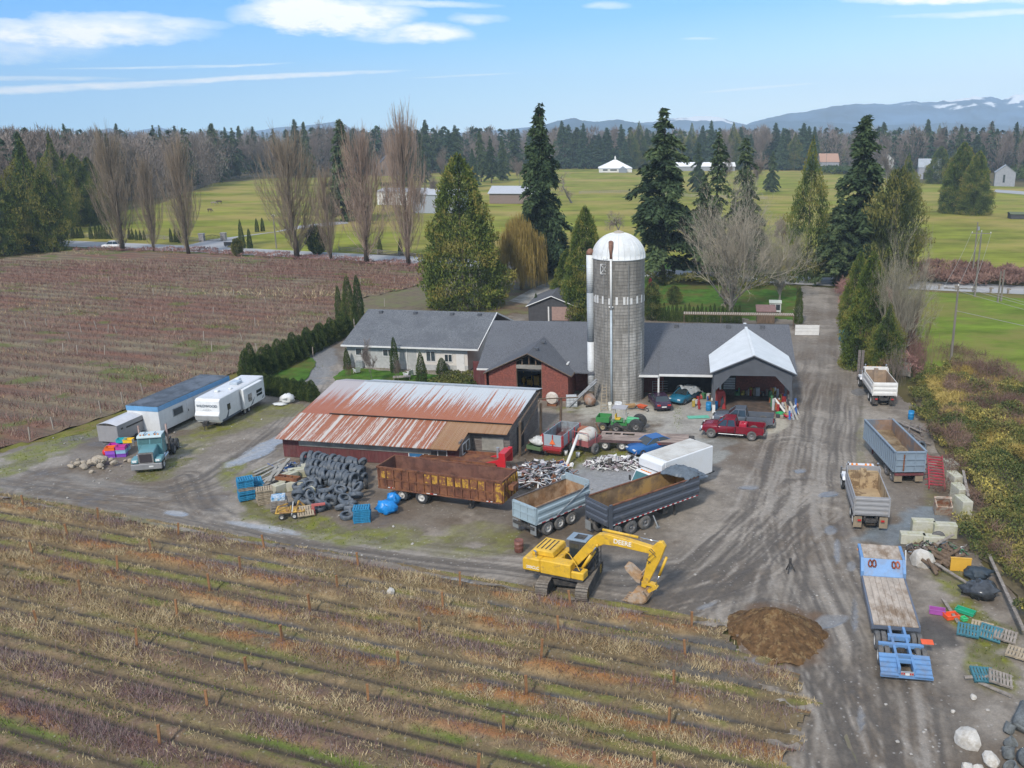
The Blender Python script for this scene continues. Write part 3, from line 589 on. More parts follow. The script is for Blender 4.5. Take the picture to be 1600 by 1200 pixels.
def proto(kind,var):
 """a tree of unit height at the origin, built once and moved to its first place"""
 key=(kind,var);rs=np.random.RandomState(abs(hash(kind))%1+var*13+len(kind)*7)
 root=thing({'fir':'fir_tree','spruce':'spruce_tree','cedar':'cedar_tree','thuja':'columnar_cedar','poplar':'poplar_tree','alder':'bare_tree','big_bare':'bare_tree','willow':'willow_tree','apple':'bare_tree','brush':'brush_shrub','olive':'leafy_tree','snag':'fir_tree','shrub':'round_shrub','rag':'cedar_tree'}[kind],'tree','tree')
 T=lambda V,t,m:np_mesh('crown',V,np.arange(len(V)).reshape(-1,3),m,root,tint=t)
 if kind=='fir':
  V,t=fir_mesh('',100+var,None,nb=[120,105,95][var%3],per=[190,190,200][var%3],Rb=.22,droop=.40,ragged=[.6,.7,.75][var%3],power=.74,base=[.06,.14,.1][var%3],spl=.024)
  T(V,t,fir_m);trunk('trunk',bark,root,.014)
 elif kind=='snag':
  V,t=fir_mesh('',130+var,None,nb=75,per=70,Rb=.16,droop=.5,ragged=.8,power=.6,base=.2,spl=.024);T(V,t,fir_m);trunk('trunk',bark_g,root,.012)
 elif kind=='spruce':
  V,t=fir_mesh('',160+var,None,nb=190,per=100,Rb=.2,droop=.25,ragged=.3,power=.95,base=.03,spl=.022);T(V,t,spruce_m);trunk('trunk',bark,root,.012)
 elif kind in ('cedar','rag'):
  pr=(lambda t:.5*np.minimum(1,(1-t)**.62*1.12)*(.80+.2*np.minimum(1,t*6))*np.where(t>.93,.9,1)) if kind=='cedar' else (lambda t:.5*(.4+.6*np.sin(np.clip(t*1.05+.12,0,1)*3.14159))*(1-t**4))
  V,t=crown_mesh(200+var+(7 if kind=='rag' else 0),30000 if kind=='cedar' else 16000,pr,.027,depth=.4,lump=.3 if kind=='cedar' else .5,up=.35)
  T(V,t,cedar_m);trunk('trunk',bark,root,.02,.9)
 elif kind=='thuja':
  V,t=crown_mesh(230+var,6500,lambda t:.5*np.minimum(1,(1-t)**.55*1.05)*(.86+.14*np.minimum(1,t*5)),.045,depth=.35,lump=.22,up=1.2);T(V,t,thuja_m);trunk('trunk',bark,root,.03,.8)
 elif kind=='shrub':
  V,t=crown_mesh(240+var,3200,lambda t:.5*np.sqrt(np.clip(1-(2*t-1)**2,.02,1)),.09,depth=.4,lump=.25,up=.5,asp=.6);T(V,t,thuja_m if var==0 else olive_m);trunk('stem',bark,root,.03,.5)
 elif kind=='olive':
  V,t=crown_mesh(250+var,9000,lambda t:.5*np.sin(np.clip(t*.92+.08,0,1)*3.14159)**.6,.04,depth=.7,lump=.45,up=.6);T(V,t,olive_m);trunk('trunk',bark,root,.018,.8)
 elif kind=='poplar':
  A,B,WA,WB=[],[],[],[]
  def limb(z0,L,a,rm,n,w):
   p=None
   for k in range(n+1):
    f=k/n;r=rm*(1-(1-f)**2.2)+.004*rs.randn();q=np.array([r*math.cos(a+f*.3),r*math.sin(a+f*.3),z0+L*f])
    if p is not None:A.append(p);B.append(q);WA.append(w*(1-.75*(f-1/n)));WB.append(w*(1-.75*f))
    p=q
  for k in range(150):
   z0=.02+.80*rs.rand()**1.15;L=(.10+.40*(1-z0))*(.6+.6*rs.rand());L=min(L,1.0-z0+.02*rs.rand());rm=.115*(.25+.75*rs.rand())*min(1,1.35*(1-z0)**.6)*(.85+.3*L/.5);a=rs.rand()*6.283;limb(z0,L,a,rm,5,.0024)
   for q in range(22):f=rs.rand();r=rm*(1-(1-f)**2.2);z=z0+L*f;l2=.05+.09*rs.rand();a2=a+rs.randn()*.5;p0=np.array([r*math.cos(a),r*math.sin(a),z]);A.append(p0);B.append(p0+np.array([math.cos(a2)*.028*rs.rand(),math.sin(a2)*.028*rs.rand(),l2]));WA.append(.0010);WB.append(.0004)
  seg=(np.array(A),np.array(B),np.array(WA),np.array(WB),np.full(len(A),2));seg_mesh('branches',seg,popl_m,root,rs,.0006,[2]);trunk('trunk',bark,root,.010,.8)
 elif kind in ('alder','big_bare','apple'):
  P={'alder':dict(levels=5,spread=.5,upr=.8,trunk=.34,r0=.007,ratio=.62,kids=(5,8)),'big_bare':dict(levels=6,spread=.5,upr=.5,r0=.010,ratio=.60,kids=(4,7),gnarl=.10),'apple':dict(levels=5,spread=.85,upr=.15,trunk=.2,r0=.035,ratio=.68,kids=(3,6),gnarl=.25)}[kind]
  if kind=='big_bare':
   def st(grow,rs):
    grow(np.zeros(3),np.array([0,0,1.]),.12,.05,1)
    for k in range(17):
     a=k*2.4;o=rs.uniform(.15,1.5);d=np.array([math.cos(a)*o,math.sin(a)*o,1]);grow(np.array([0,0,.05+.09*rs.rand()]),d/np.linalg.norm(d),.36*(.8+.5*rs.rand()),.011,2)
   P['start']=st
  seg=bare_segs(rs,**P);zz=seg[1][:,2].max();seg=(seg[0]/zz,seg[1]/zz,seg[2],seg[3],seg[4])
  mm={'alder':alder_m,'big_bare':pale_m,'apple':alder_m}[kind]
  lo=1 if kind !='big_bare' else 2
  limb_mesh('trunk',seg,bark_g,root,lo);seg_mesh('branches',seg,mm,root,rs,.0010 if kind=='big_bare' else .0015,list(range(lo+1,7)))
 elif kind=='willow':
  n=3600;cl=rs.randint(0,46,n);ca_,cr_=rs.rand(46)*6.283,.42*rs.rand(46)**.5;ch_=.97-.55*(cr_/.42)**2*rs.uniform(.5,1.2,46)-.12*rs.rand(46);px_,py_=cr_[cl]*np.cos(ca_[cl])+rs.randn(n)*.045,cr_[cl]*np.sin(ca_[cl])+rs.randn(n)*.045;a=np.arctan2(py_,px_);r=np.hypot(px_,py_);z=ch_[cl]+rs.randn(n)*.03;A_,B_,w_=[],[],[]
  p=np.stack([r*np.cos(a),r*np.sin(a),z*.98],1);L=z*(.25+.65*rs.rand(n)*np.where(cl%3==0,.6,1))
  for s in range(4):
   q=p.copy();q[:,2]-=L/4;q[:,0]+=np.cos(a)*.006+rs.randn(n)*.006;q[:,1]+=np.sin(a)*.006+rs.randn(n)*.006;A_.append(p);B_.append(q);p=q
  A_,B_=np.vstack(A_),np.vstack(B_);V=quad_twigs(A_,B_,np.full(len(A_),.005),np.full(len(A_),.003),rs);n4=len(V)//4
  np_mesh('crown',V,np.arange(n4*4).reshape(-1,4),willow_m,root,tint=np.clip(.5+rs.randn(n4)*.2,0,1));trunk('trunk',bark,root,.03,.85)
  seg=bare_segs(rs,levels=3,spread=.7,upr=.3,trunk=.4,r0=.02);limb_mesh('limbs',seg,bark,root,2)
 elif kind=='brush':
  def st(grow,rs):
   for k in range(34):
    a=rs.rand()*6.28;r=rs.rand()**.5*.42;o=rs.uniform(0,.35);d=np.array([math.cos(a)*o,math.sin(a)*o,1]);grow(np.array([math.cos(a)*r,math.sin(a)*r,0]),d/np.linalg.norm(d),.45*(.5+.6*rs.rand()),.010,2)
  seg=bare_segs(rs,start=st,levels=4,spread=.5,upr=.6,ratio=.55,kids=(4,7),gnarl=.12);seg_mesh('branches',seg,[red_m,alder_m,olive_m][var%3],root,rs,.004,None)
 co=np.vstack([np.array([v.co for v in bpy.data.objects[n].data.vertices]) for n in KIDS[root.name]]);root['_w']=float(2*np.percentile(np.hypot(co[:,0],co[:,1]),97));PROTO[key]=root;root['_new']=1;return root
def tree(kind,var,loc,H,Wd,label,cat='tree',group=None,rz=0.0,name=None,lean=(0,0)):
 key=(kind,var);
 root=PROTO.get(key) or proto(kind,var)
 if root.get('_new'):del root['_new'];o=root
 else:o=dup(root)
 o.location=loc;s=Wd/root['_w'];o.scale=(s,s,H);o.rotation_euler=(lean[0],lean[1],rz);o['label']=label;o['category']=cat
 if group:o['group']=group
 elif 'group' in o:del o['group']
 return o
def ptree(kind,var,u,vb,vt,w,label,cat='tree',group=None,rz=0.0,**k):
 g=G(u,vb);H=hgt(u,vb,vt);dep=g.y*math.cos(PITCH)+CAM_H*math.sin(PITCH)
 return tree(kind,var,(g.x,g.y,-.1),H,w*dep/FPX,label,cat,group,rz,**k)
for i,(u,vb,vt,w,lb) in enumerate([(192,392,203,66,'leafless poplar by the road, leftmost of the row beside the berry field'),(241,392,245,40,'slim leafless poplar, second from the left along the road'),(295,397,213,58,'leafless poplar with upswept twigs, third from the left along the road'),(464,405,205,92,'broadest leafless poplar, left of the round green shrub by the road'),(517,407,262,44,'short slim leafless poplar just right of the round green shrub'),(573,412,205,80,'leafless poplar in front of the dark fir beside the road'),(639,415,172,72,'tallest leafless poplar, left of the big green cedar')]):
 ptree('poplar',i%3,u,vb,vt,w,lb,group='leafless poplars along the road',rz=i*1.3)
ptree('fir',0,543,345,186,66,'dark slim fir behind the leafless poplars left of centre',rz=2)
ptree('fir',1,849,440,163,96,'tall dark fir to the left of the silo dome',rz=.5)
ptree('fir',2,1035,440,168,134,'tall dark fir with ragged tiers right of the silo',rz=1)
ptree('fir',0,1336,440,180,122,'tall fir beside the farm lane on the right',rz=3)
ptree('rag',0,1259,440,210,74,'upright green cedar between the bare tree and the fir by the lane',rz=1)
ptree('spruce',0,851,428,294,66,'dense dark spruce left of the silo',rz=1)
ptree('cedar',0,726,478,240,138,'huge broad green cedar behind the long grey roofed house')
ptree('cedar',0,916,500,322,84,'yellow green cedar close behind the left side of the silo')
ptree('cedar',1,888,486,388,62,'low green cedar behind the brick building next to the small garage',rz=2)
ptree('fir',1,880,424,372,66,'low dark fir boughs between the spruce and the silo',rz=4)
ptree('willow',0,815,452,330,82,'golden weeping willow right of the huge cedar')
ptree('apple',0,893,317,262,62,'old leafless orchard tree standing alone in the pasture')
ptree('apple',1,968,372,325,66,'small orange brown leafless tree behind the silo dome')
ptree('big_bare',0,1143,497,252,178,'large pale leafless tree behind the workshop roof',rz=.4)
ptree('big_bare',1,1218,470,330,96,'smaller grey leafless tree left of the farm lane',rz=2)
ptree('snag',0,1118,418,205,66,'thin sparse conifer behind the large leafless tree')
ptree('fir',2,1098,432,275,86,'dark conifer just left of the large leafless tree',rz=2)
ptree('snag',1,1160,410,215,60,'sparse conifer to the right of the thin one behind the leafless tree',rz=1)
ptree('fir',1,1165,424,290,70,'shorter dark fir hidden behind the large leafless tree',rz=5)
ptree('fir',2,1306,446,300,70,'shorter dark fir at the mouth of the farm lane',rz=3)
ptree('cedar',1,1352,574,392,84,'green cedar overhanging the farm lane beside the blue dumpster',rz=2)
ptree('cedar',0,1336,520,392,56,'yellowish green cedar at the road end of the lane',rz=4)
ptree('rag',2,1382,590,470,66,'low green cedar behind the white dump truck',rz=1)
ptree('olive',0,1392,450,262,96,'olive leafed tree thinning into bare twigs right of the lane fir')
ptree('big_bare',0,1400,585,330,92,'tangled leafless tree leaning over the right side of the lane',rz=2)
ptree('big_bare',1,1378,570,400,60,'pale leafless tree growing through the green cedars',rz=4)
for i,(u,vb,vt,w) in enumerate([(1425,570,440,60),(1405,548,420,50),(1440,590,500,50),(1400,600,520,40),(1418,520,440,50)]):
 ptree('brush',i%2,u,vb,vt,w,'reddish leafless shrub in the thicket beside the lane','shrub','leafless shrubs right of the lane',rz=i)
ptree('cedar',1,1497,333,222,66,'broad green cedar in the right pasture, left of a pair',rz=1)
ptree('cedar',1,1521,335,235,56,'broad green cedar in the right pasture, right of a pair',rz=3)
ptree('cedar',1,1466,287,228,44,'rounded cedar beside the grey shed with dark doorway',rz=2)
ptree('olive',0,1488,325,240,40,'thin grey green tree on the left side of the cedar pair',rz=5)
ptree('cedar',0,1440,257,205,34,'dark rounded conifer left of the grey sheds',rz=2)
ptree('rag',0,1412,345,238,50,'green cedar behind the olive tree near the grey sheds',rz=2)
ptree('shrub',0,496,397,352,34,'round glossy green shrub between two poplars by the road','shrub')
ptree('shrub',1,372,400,372,18,'small pale green bush at the field edge by the road','shrub')
ptree('olive',1,1053,475,445,30,'round leafy shrub on the lawn right of the silo','shrub')
ptree('olive',2,1018,500,440,40,'green shrub hugging the right side of the silo','shrub')
ptree('alder',0,583,600,525,36,'young birch with pale stem on the house lawn',rz=1)
ptree('alder',1,623,600,555,16,'slim sapling on the house lawn before the tall column cedar',rz=1)
ptree('brush',0,546,588,562,16,'low twiggy shrub at the left end of the house lawn','shrub')
def col(u,vb,vt,w,lb,grp=None,var=0):return ptree('thuja',var,u,vb,vt,w,lb,'cedar',grp,rz=u*.7)
col(531,500,446,14,'narrowest of three tall column cedars behind the house end');col(547,507,430,24,'widest of three tall column cedars behind the house end',var=1);col(562,507,430,20,'right hand one of three tall column cedars behind the house end')
col(543,577,543,13,'column cedar at the left corner of the grey house',var=1);col(618,582,526,16,'tallest column cedar in front of the house wall');col(659,598,549,19,'column cedar in front of the white wall by the chairs',var=1);col(691,583,558,20,'short rounded cedar by the white house door')
col(1247,505,447,16,'tall column cedar beside the white hoarding by the lane',var=1);col(838,492,457,9,'narrow column cedar before the small garage')
for i in range(20):
 f=i/19;col(1031+f*124,501+f*4,474-3*math.sin(i*2.1)+f*3,9,'small column cedar in the row behind the workshop roof','column cedars behind the long roof',i%2)
P0,P1=G(388,600),G(545,520)
for i in range(30):
 f=i/29;p=P0.lerp(P1,f);hh=3.3+.5*math.sin(i*1.7)-.5*f+(.8 if i in (0,1) else 0)
 tree('thuja',i%2,(p.x+.2*math.sin(i*3),p.y,0),hh,2.3,'tall column cedar in the hedge along the berry field edge','cedar','tall hedge between the berry field and the drive',i)
P0,P1,P2=G(383,600),G(400,612),G(492,626)
for i in range(22):
 f=i/21;p=P1.lerp(P2,f);tree('thuja',i%2,(p.x,p.y+.15*math.sin(i*2),0),2.1+.15*math.sin(i*2.3),1.6,'low clipped cedar in the hedge behind the travel trailer','cedar','low clipped hedge beside the drive',i)
for i,(u,vb,vt,w) in enumerate([(104,372,352,6),(115,372,354,7),(122,372,356,6),(128,372,354,7),(143,373,351,7),(151,373,349,6),(157,373,350,6),(162,373,349,6),(167,373,347,7),(174,373,354,6),(203,374,356,5),(208,374,357,5),(214,375,358,5),(220,375,359,5),(226,375,359,5),(268,378,356,6),(275,378,357,6),(281,379,358,6),(98,372,356,6)]):
 col(u,vb,vt,w,'small column cedar lining the far side of the road','column cedars along the far roadside',i%2)
col(379,388,343,10,'tallest column cedar beside the gateway across the road',var=1);col(391,388,357,9,'shorter column cedar right of the gateway cedar');col(402,362,341,7,'column cedar farther up the side drive, left one');col(411,361,340,7,'column cedar farther up the side drive, right one')
col(594,396,370,9,'stubby cedar on the verge before the white barn wall');col(626,397,372,8,'stubby cedar left of the tallest poplar')
for i in range(14):
 u=596+i*3;col(u,291,284,4,'tiny cedar in the dark hedge before the far white barn','dark hedge by the far barns',i%2)
rs0=random.Random(11)
def wood(lst,grp,lab):
 for i,(kind,var,u,vb,vt,w) in enumerate(lst):ptree(kind,var,u,vb,vt,w,lab[kind],'tree',grp[kind],rz=i*1.7)
LB={'fir':'dark fir rising above the woodland behind the fields','rag':'green cedar in the dense woodland left of the pasture','alder':'grey leafless tree at the edge of the woodland','cedar':'broad dark cedar at the wood edge','olive':'olive green tree in the woodland','spruce':'dark spruce in the far tree line','snag':'gaunt thin conifer above the far woods'}
GB={k:v+' group' for k,v in {'fir':'woodland firs','rag':'woodland cedars','alder':'woodland leafless trees','cedar':'broad woodland cedars','olive':'woodland olive trees','spruce':'woodland spruces','snag':'gaunt woodland conifers'}.items()}
L_=[]
for u,vb,vt,w,k in [(5,398,235,75,'rag'),(60,392,215,92,'rag'),(38,392,300,60,'cedar'),(85,392,245,60,'rag'),(100,360,205,60,'rag'),(130,352,240,66,'cedar'),(150,345,245,50,'cedar'),(20,385,225,70,'alder'),(-25,395,220,80,'rag'),(55,370,205,50,'fir'),(115,345,235,50,'fir'),(10,360,215,60,'fir')]:L_.append((k,len(L_)%3 if k=='rag' else 0 if k !='fir' else len(L_)%3,u,vb,vt,w))
for i in range(34):
 f=i/33;u=100+f*330;vb=float(np.interp(u,[95,162,225,265,312,350,400,440],[341,318,311,305,293,280,276,275]))-rs0.uniform(0,5);k='alder' if rs0.random()<.72 else 'fir'
 vt=vb-(rs0.uniform(75,112) if k=='alder' else rs0.uniform(85,115))*(1-f*.28);L_.append((k,rs0.randrange(3),u,vb,vt,rs0.uniform(34,52) if k=='alder' else rs0.uniform(30,44)))
for i in range(24):
 u=110+i*14+rs0.uniform(-5,5);L_.append(('fir' if i%3 else 'spruce',rs0.randrange(3) if i%3 else 0,u,292-i*1.1,205+rs0.uniform(-12,14),rs0.uniform(20,30)))
for i in range(26):
 u=430+i*18+rs0.uniform(-5,5);k=rs0.choice(['alder','fir','alder','spruce']);L_.append((k,0 if k=='spruce' else rs0.randrange(3),u,276-i*.4+rs0.uniform(-4,2),rs0.uniform(186,220),rs0.uniform(24,38)))
for i in range(44):
 f=i/43;u=868+f*400+rs0.uniform(-4,4);k=rs0.choice(['alder','spruce','fir','rag','spruce']);L_.append((k,0 if k=='spruce' else rs0.randrange(3),u,263+rs0.uniform(-3,1)+f*3,rs0.uniform(188,222),rs0.uniform(24,40)))
for i in range(40):
 f=i/39;u=1270+f*420+rs0.uniform(-4,4);k=rs0.choice(['alder','spruce','fir','alder','rag']);L_.append((k,0 if k=='spruce' else rs0.randrange(3),u,258+rs0.uniform(-6,4)+f*18,rs0.uniform(184,216),rs0.uniform(26,42)))
wood(L_,GB,LB)
for i,(u,vb,vt,w,k) in enumerate([(548,340,262,30,'alder'),(606,345,282,26,'alder'),(655,348,270,30,'alder'),(672,330,262,26,'alder'),(590,300,236,26,'alder'),(620,296,240,30,'alder'),(700,292,226,30,'alder'),(752,284,204,26,'fir'),(768,286,212,26,'fir'),(786,282,214,24,'fir'),(740,292,232,22,'spruce'),(812,292,238,26,'alder'),(1090,300,222,30,'fir'),(1128,305,236,30,'alder'),(1180,306,228,34,'alder'),(1205,300,236,26,'fir'),(1232,420,330,50,'alder'),(1190,420,335,50,'alder'),(1290,430,330,46,'alder'),(1372,430,290,50,'alder'),(1420,436,340,56,'alder'),(690,352,300,40,'alder'),(570,352,300,34,'alder'),(1385,290,228,34,'alder'),(1530,290,226,30,'spruce'),(1585,282,206,40,'alder'),(640,290,214,26,'fir'),(660,286,208,26,'fir')]):
 ptree(k,0 if k=='spruce' else i%3,u,vb,vt,w,['leafless tree standing in the middle distance around the far barns and road','dark conifer standing in the middle distance around the far barns'][k !='alder'],'tree',['leafless middle distance trees','dark middle distance conifers'][k !='alder'],rz=i*1.1)
ptree('alder',2,497,262,178,30,'tallest leafless tree standing above the far left wood',rz=3)
ptree('fir',1,1293,262,216,20,'narrow fir above the low roof on the far right of the pasture',rz=3)
def far_wood(name,n,seed,dist,az,lab,H=(18,30),fine=1.0,ev=.6):
 rs=np.random.RandomState(seed);Vs,Ts,Ms=[],[],[]
 base=[]
 for s in range(3):
  P,D,t=conifer_pts(np.random.RandomState(s+7),nb=int(34*fine**.3),per=int(9*fine),Rb=.2,droop=.3,base=.05);k=len(P);base.append((tri_spray(P,D,.11/fine**.5*np.ones(k),.09/fine**.6*np.ones(k),rs),t,0))
 for s in range(3):
  P,a,l,q=shell_pts(rs,int(420*fine),lambda t:.36*np.sin(np.clip(t*.95+.05,0,1)*3.14159)**.6,.9,.3,s);k=len(P);D=np.stack([np.cos(a)*.4,np.sin(a)*.4,np.ones(k)],1)+rs.randn(k,3)*.3
  base.append((tri_spray(P,D,(.16/fine**.6)*np.ones(k),.022/fine**.7*np.ones(k),rs),np.clip(.5+rs.randn(k)*.2,0,1),1))
 for i in range(n):
  for _ in range(30):
   d=dist[0]+(dist[1]-dist[0])*rs.rand()**1.3;a=R(az[0]+(az[1]-az[0])*rs.rand())
   if not inpoly(np.array([math.sin(a)*d]),np.array([math.cos(a)*d-4]),PASTURE)[0]:break
  V,t,m=base[rs.randint(3) if rs.rand()<ev else 3+rs.randint(3)];h=rs.uniform(*H);w=h*rs.uniform(.8,1.2);c,s=math.cos(i),math.sin(i)
  X=V[:,0]*c-V[:,1]*s,V[:,0]*s+V[:,1]*c
  Vs.append(np.stack([X[0]*w+math.sin(a)*d,X[1]*w+math.cos(a)*d,V[:,2]*h-.3],1));Ts.append(np.clip(t*.8+rs.randn()*.15,0,1));Ms.append(np.full(len(t),m))
 V=np.vstack(Vs);o=np_mesh(name,V,np.arange(len(V)).reshape(-1,3),[spruce_m,alder_m],mi=np.concatenate(Ms),tint=np.concatenate(Ts))
 tag(o,lab,'woodland',kind='stuff')
far_wood('middle_woodland',620,8,(690,860),(-20,34),'mixed bare and evergreen woodland closing the far side of the pasture',(19,32),1.8)
far_wood('far_woodland',900,3,(850,2400),(-38,34),'distant mixed woodland stretching along the horizon')
far_wood('left_woodland',420,4,(330,640),(-44,-23),'dense woodland filling in behind the pasture fence on the left',(20,30),4.0,.45)
def leafy_mass(name,px,n,h,m,lab,cat,seed=1,size=.16,lump=1.0,world=None,hump=2.5,asp=.8,base=0.0):
 P=world or pxy(px);xs=[p[0] for p in P];ys=[p[1] for p in P];rs=np.random.RandomState(seed)
 x=rs.uniform(min(xs),max(xs),n*3);y=rs.uniform(min(ys),max(ys),n*3);k=inpoly(x+vnoise(x*.3,y*.3,seed)*hump*.5,y+vnoise(x*.3,y*.3,seed+1)*hump*.5,P);x,y=x[k][:n],y[k][:n];n=len(x)
 top=h*(.55+.45*np.clip(vnoise(x/hump,y/hump,seed+2)*1.2+.1,-.9,1)*lump)+vnoise(x*1.5,y*1.5,seed+3)*.2*h*.5;z=np.maximum(0.0,top*(1-.5*rs.rand(n)**2.2))+base
 D=rs.randn(n,3)*.8+np.array([0,0,.8]);V=tri_spray(np.stack([x,y,z],1),D,size*(.6+.9*rs.rand(n)),size*asp*(.6+.6*rs.rand(n)),rs);B=vnoise(x*.5,y*.5,seed+5);C=vnoise(x*.15,y*.15,seed+6)
 return x,y,z,V,np.clip(.5+B*.4+C*.25+rs.randn(n)*.16,0,1)
def mass(*a,**k):
 name,m,lab,cat=a[0],a[4],a[5],a[6];x,y,z,V,T=leafy_mass(*a,**k);return tag(np_mesh(name,V,np.arange(len(V)).reshape(-1,3),m,tint=T),lab,cat,kind='stuff')
mass('roadside_brush',[(1400,443),(1520,447),(1700,458),(1700,440),(1560,428),(1420,420)],24000,2.6,red_m,'long thicket of dark reddish brush beyond the road on the right','brush',seed=2,size=.7,asp=.3,hump=5)
mass('field_edge_brush',[(120,392),(300,396),(480,408),(664,420),(664,412),(480,401),(300,390),(120,389)],14000,.8,red_m,'low reddish brush between the berry field and the road','brush',seed=3,size=.5,asp=.3,hump=3)
mass('wood_edge_hedge',[(-200,410),(0,402),(60,393),(100,386),(40,382),(-200,396)],16000,3.0,thuja_m,'dark green hedge at the far left end of the berry field','hedge',seed=4,size=.4,hump=5)
mass('pasture_hedge',[(1585,284),(1800,296),(1800,286),(1585,276)],9000,7,thuja_m,'tall dark hedge behind the grey gabled shed','hedge',seed=5,size=1.5,hump=12)
mass('pasture_hedge',[(1280,272),(1330,273),(1380,276),(1380,271),(1280,267)],6000,5.5,thuja_m,'clipped dark hedge at the far edge of the pasture','hedge',seed=6,size=1.5,hump=30,lump=.3)
mass('garden_shrubs',[(690,590),(720,585),(750,590),(740,612),(700,612),(665,604)],3500,.9,olive_m,'mixed garden plants around the house door','plants',seed=7,size=.2,hump=1.2)
mass('lane_thicket',[(1312,446),(1340,452),(1400,470),(1425,540),(1438,590),(1400,596),(1375,590),(1345,560),(1325,500)],26000,2.6,red_m,'tangled brush under the trees on the right of the lane','brush',seed=8,size=.7,asp=.12,hump=3)
mass('lawn_shrubs',[(1000,436),(1240,440),(1240,447),(1190,452),(1100,447),(1000,445)],7000,2.2,olive_m,'dark evergreen shrubs along the road behind the lawn','shrubs',seed=12,size=.35,hump=4)
BANK=[(1438,600),(1500,575),(1560,590),(1620,640),(1800,700),(1900,1100),(1660,1060),(1610,1000),(1590,930),(1545,880),(1492,850),(1530,810),(1500,760),(1462,700),(1425,640)]
sheet('bank_soil',BANK+[],.0,mat('bank_soil',(.10,.08,.045),v=.3,ns=.6,c2=(.16,.13,.07),ts=.3),sub=2,jag=.3)
bramble=tint_mat('bramble_leaves',[(0,(.035,.055,.018)),(.35,(.10,.12,.032)),(.62,(.18,.165,.05)),(.88,(.30,.24,.075)),(1,(.50,.40,.10))])
mass('brambles',BANK,150000,1.8,bramble,'overgrown bank of green and yellow brambles along the right side','brambles',seed=9,size=.17,hump=2.6,lump=1.2)
x_,y_,z_,V_,T_=leafy_mass('',[(1440,600),(1500,580),(1640,640),(1800,720),(1800,820),(1640,760),(1540,700),(1470,660)],80000,1.6,straw,'','',seed=14,size=.42,hump=2.8,asp=.10)
tag(np_mesh('dead_fern',V_,np.arange(len(V_)).reshape(-1,3),tint_mat('dead_fern',[(0,(.17,.12,.035)),(.5,(.34,.26,.07)),(1,(.46,.36,.12))]),tint=T_),'yellow dead fern and grass across the upper bramble bank','undergrowth',kind='stuff')
x_,y_,z_,V_,T_=leafy_mass('',[(1480,560),(1600,600),(1660,650),(1560,690),(1480,640),(1450,700),(1480,760),(1570,900),(1640,1000),(1600,930),(1500,740)],34000,2.0,red_m,'','',seed=15,size=.8,hump=3,asp=.045)
tag(np_mesh('bramble_canes',V_,np.arange(len(V_)).reshape(-1,3),red_m,tint=T_),'bare reddish canes standing up from the bramble bank','canes',kind='stuff')
sheet('mud_margin',[(1120,1240),(1215,1180),(1640,960),(1900,1000),(2600,1000),(3000,1700),(900,1700)],-.1,mat('margin_mud',(.15,.125,.09),v=.3,ns=.5,c2=(.11,.12,.04),ts=.2,bump=.4,bs=6),sub=2,jag=.3)
sheet('meadow',[(1780,690),(2400,700),(3000,1010),(2000,1010),(1860,900)],-.055,past2,sub=4,jag=.5)
def ridge(name,pts,dist,seed,thick,snow,col):
 """a real range at its own distance: a height field that falls away before and behind its crest"""
 us=np.linspace(pts[0][0],pts[-1][0],260);vs=np.interp(us,[p[0] for p in pts],[p[1] for p in pts]);A=np.arctan((us-975)/FPX/math.cos(PITCH)*1.0)
 crest=np.array([CAM_H+dist/math.cos(a)*math.tan(math.atan((600-v)/FPX)-PITCH)*1.0 for a,v in zip(A,vs)])
 crest=crest+vnoise(us*.06,us*0+1,seed,5)*crest*.05;m=34;V=[];rows=np.linspace(-1,1,m)
 for j,r in enumerate(rows):
  d=dist+r*thick;fall=(1-abs(r))**.8;z=crest*fall*(1+vnoise(us*.03+j*.15,us*0+j*.6,seed+1,5)*.35*(1-fall)*1.2)-4*(1-fall);V.append(np.stack([np.tan(A)*d,np.full_like(us,d),np.minimum(z,crest*fall**.3)],1))
 V=np.vstack(V);n=len(us);i=np.arange(m-1)[:,None]*n+np.arange(n-1)[None,:];F=np.stack([i,i+1,i+n+1,i+n],-1).reshape(-1,4)
 o=np_mesh(name,V,F,col,smooth=True);o['kind']='structure'
def mountain_mat(name,zs,amt):
 M=mat(name,(.060,.115,.195),r=1,v=.35,ns=.004,spec=0);nt=M.node_tree;b=nt.nodes['Principled BSDF'];N=nt.nodes.new;L=nt.links.new  # blue in the base colour stands in for part of the distance haze
 src=b.inputs['Base Color'].links[0].from_socket;g=N('ShaderNodeNewGeometry');sp=N('ShaderNodeSeparateXYZ');L(g.outputs['Position'],sp.inputs[0])
 n=N('ShaderNodeTexNoise');n.inputs['Scale'].default_value=.011;n.inputs['Detail'].default_value=6;L(g.outputs['Position'],n.inputs['Vector'])
 a=N('ShaderNodeMath');a.operation='MULTIPLY_ADD';L(n.outputs[0],a.inputs[0]);a.inputs[1].default_value=zs*1.15;L(sp.outputs[2],a.inputs[2])
 r=N('ShaderNodeMapRange');L(a.outputs[0],r.inputs[0]);r.inputs[1].default_value=zs*1.34;r.inputs[2].default_value=zs*1.42;r.inputs[4].default_value=amt
 mx=N('ShaderNodeMix');mx.data_type='RGBA';L(r.outputs[0],mx.inputs[0]);L(src,mx.inputs[6]);mx.inputs[7].default_value=(.72,.74,.76,1);L(mx.outputs[2],b.inputs['Base Color']);return M
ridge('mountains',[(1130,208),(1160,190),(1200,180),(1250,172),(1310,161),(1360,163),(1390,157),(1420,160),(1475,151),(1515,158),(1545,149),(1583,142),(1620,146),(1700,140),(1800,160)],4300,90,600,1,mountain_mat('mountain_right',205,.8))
ridge('mountains',[(700,214),(730,208),(780,204),(860,196),(960,190),(1000,192),(1050,184),(1100,180),(1135,190),(1190,205)],4500,95,350,1,mountain_mat('mountain_snowy',95,.8))
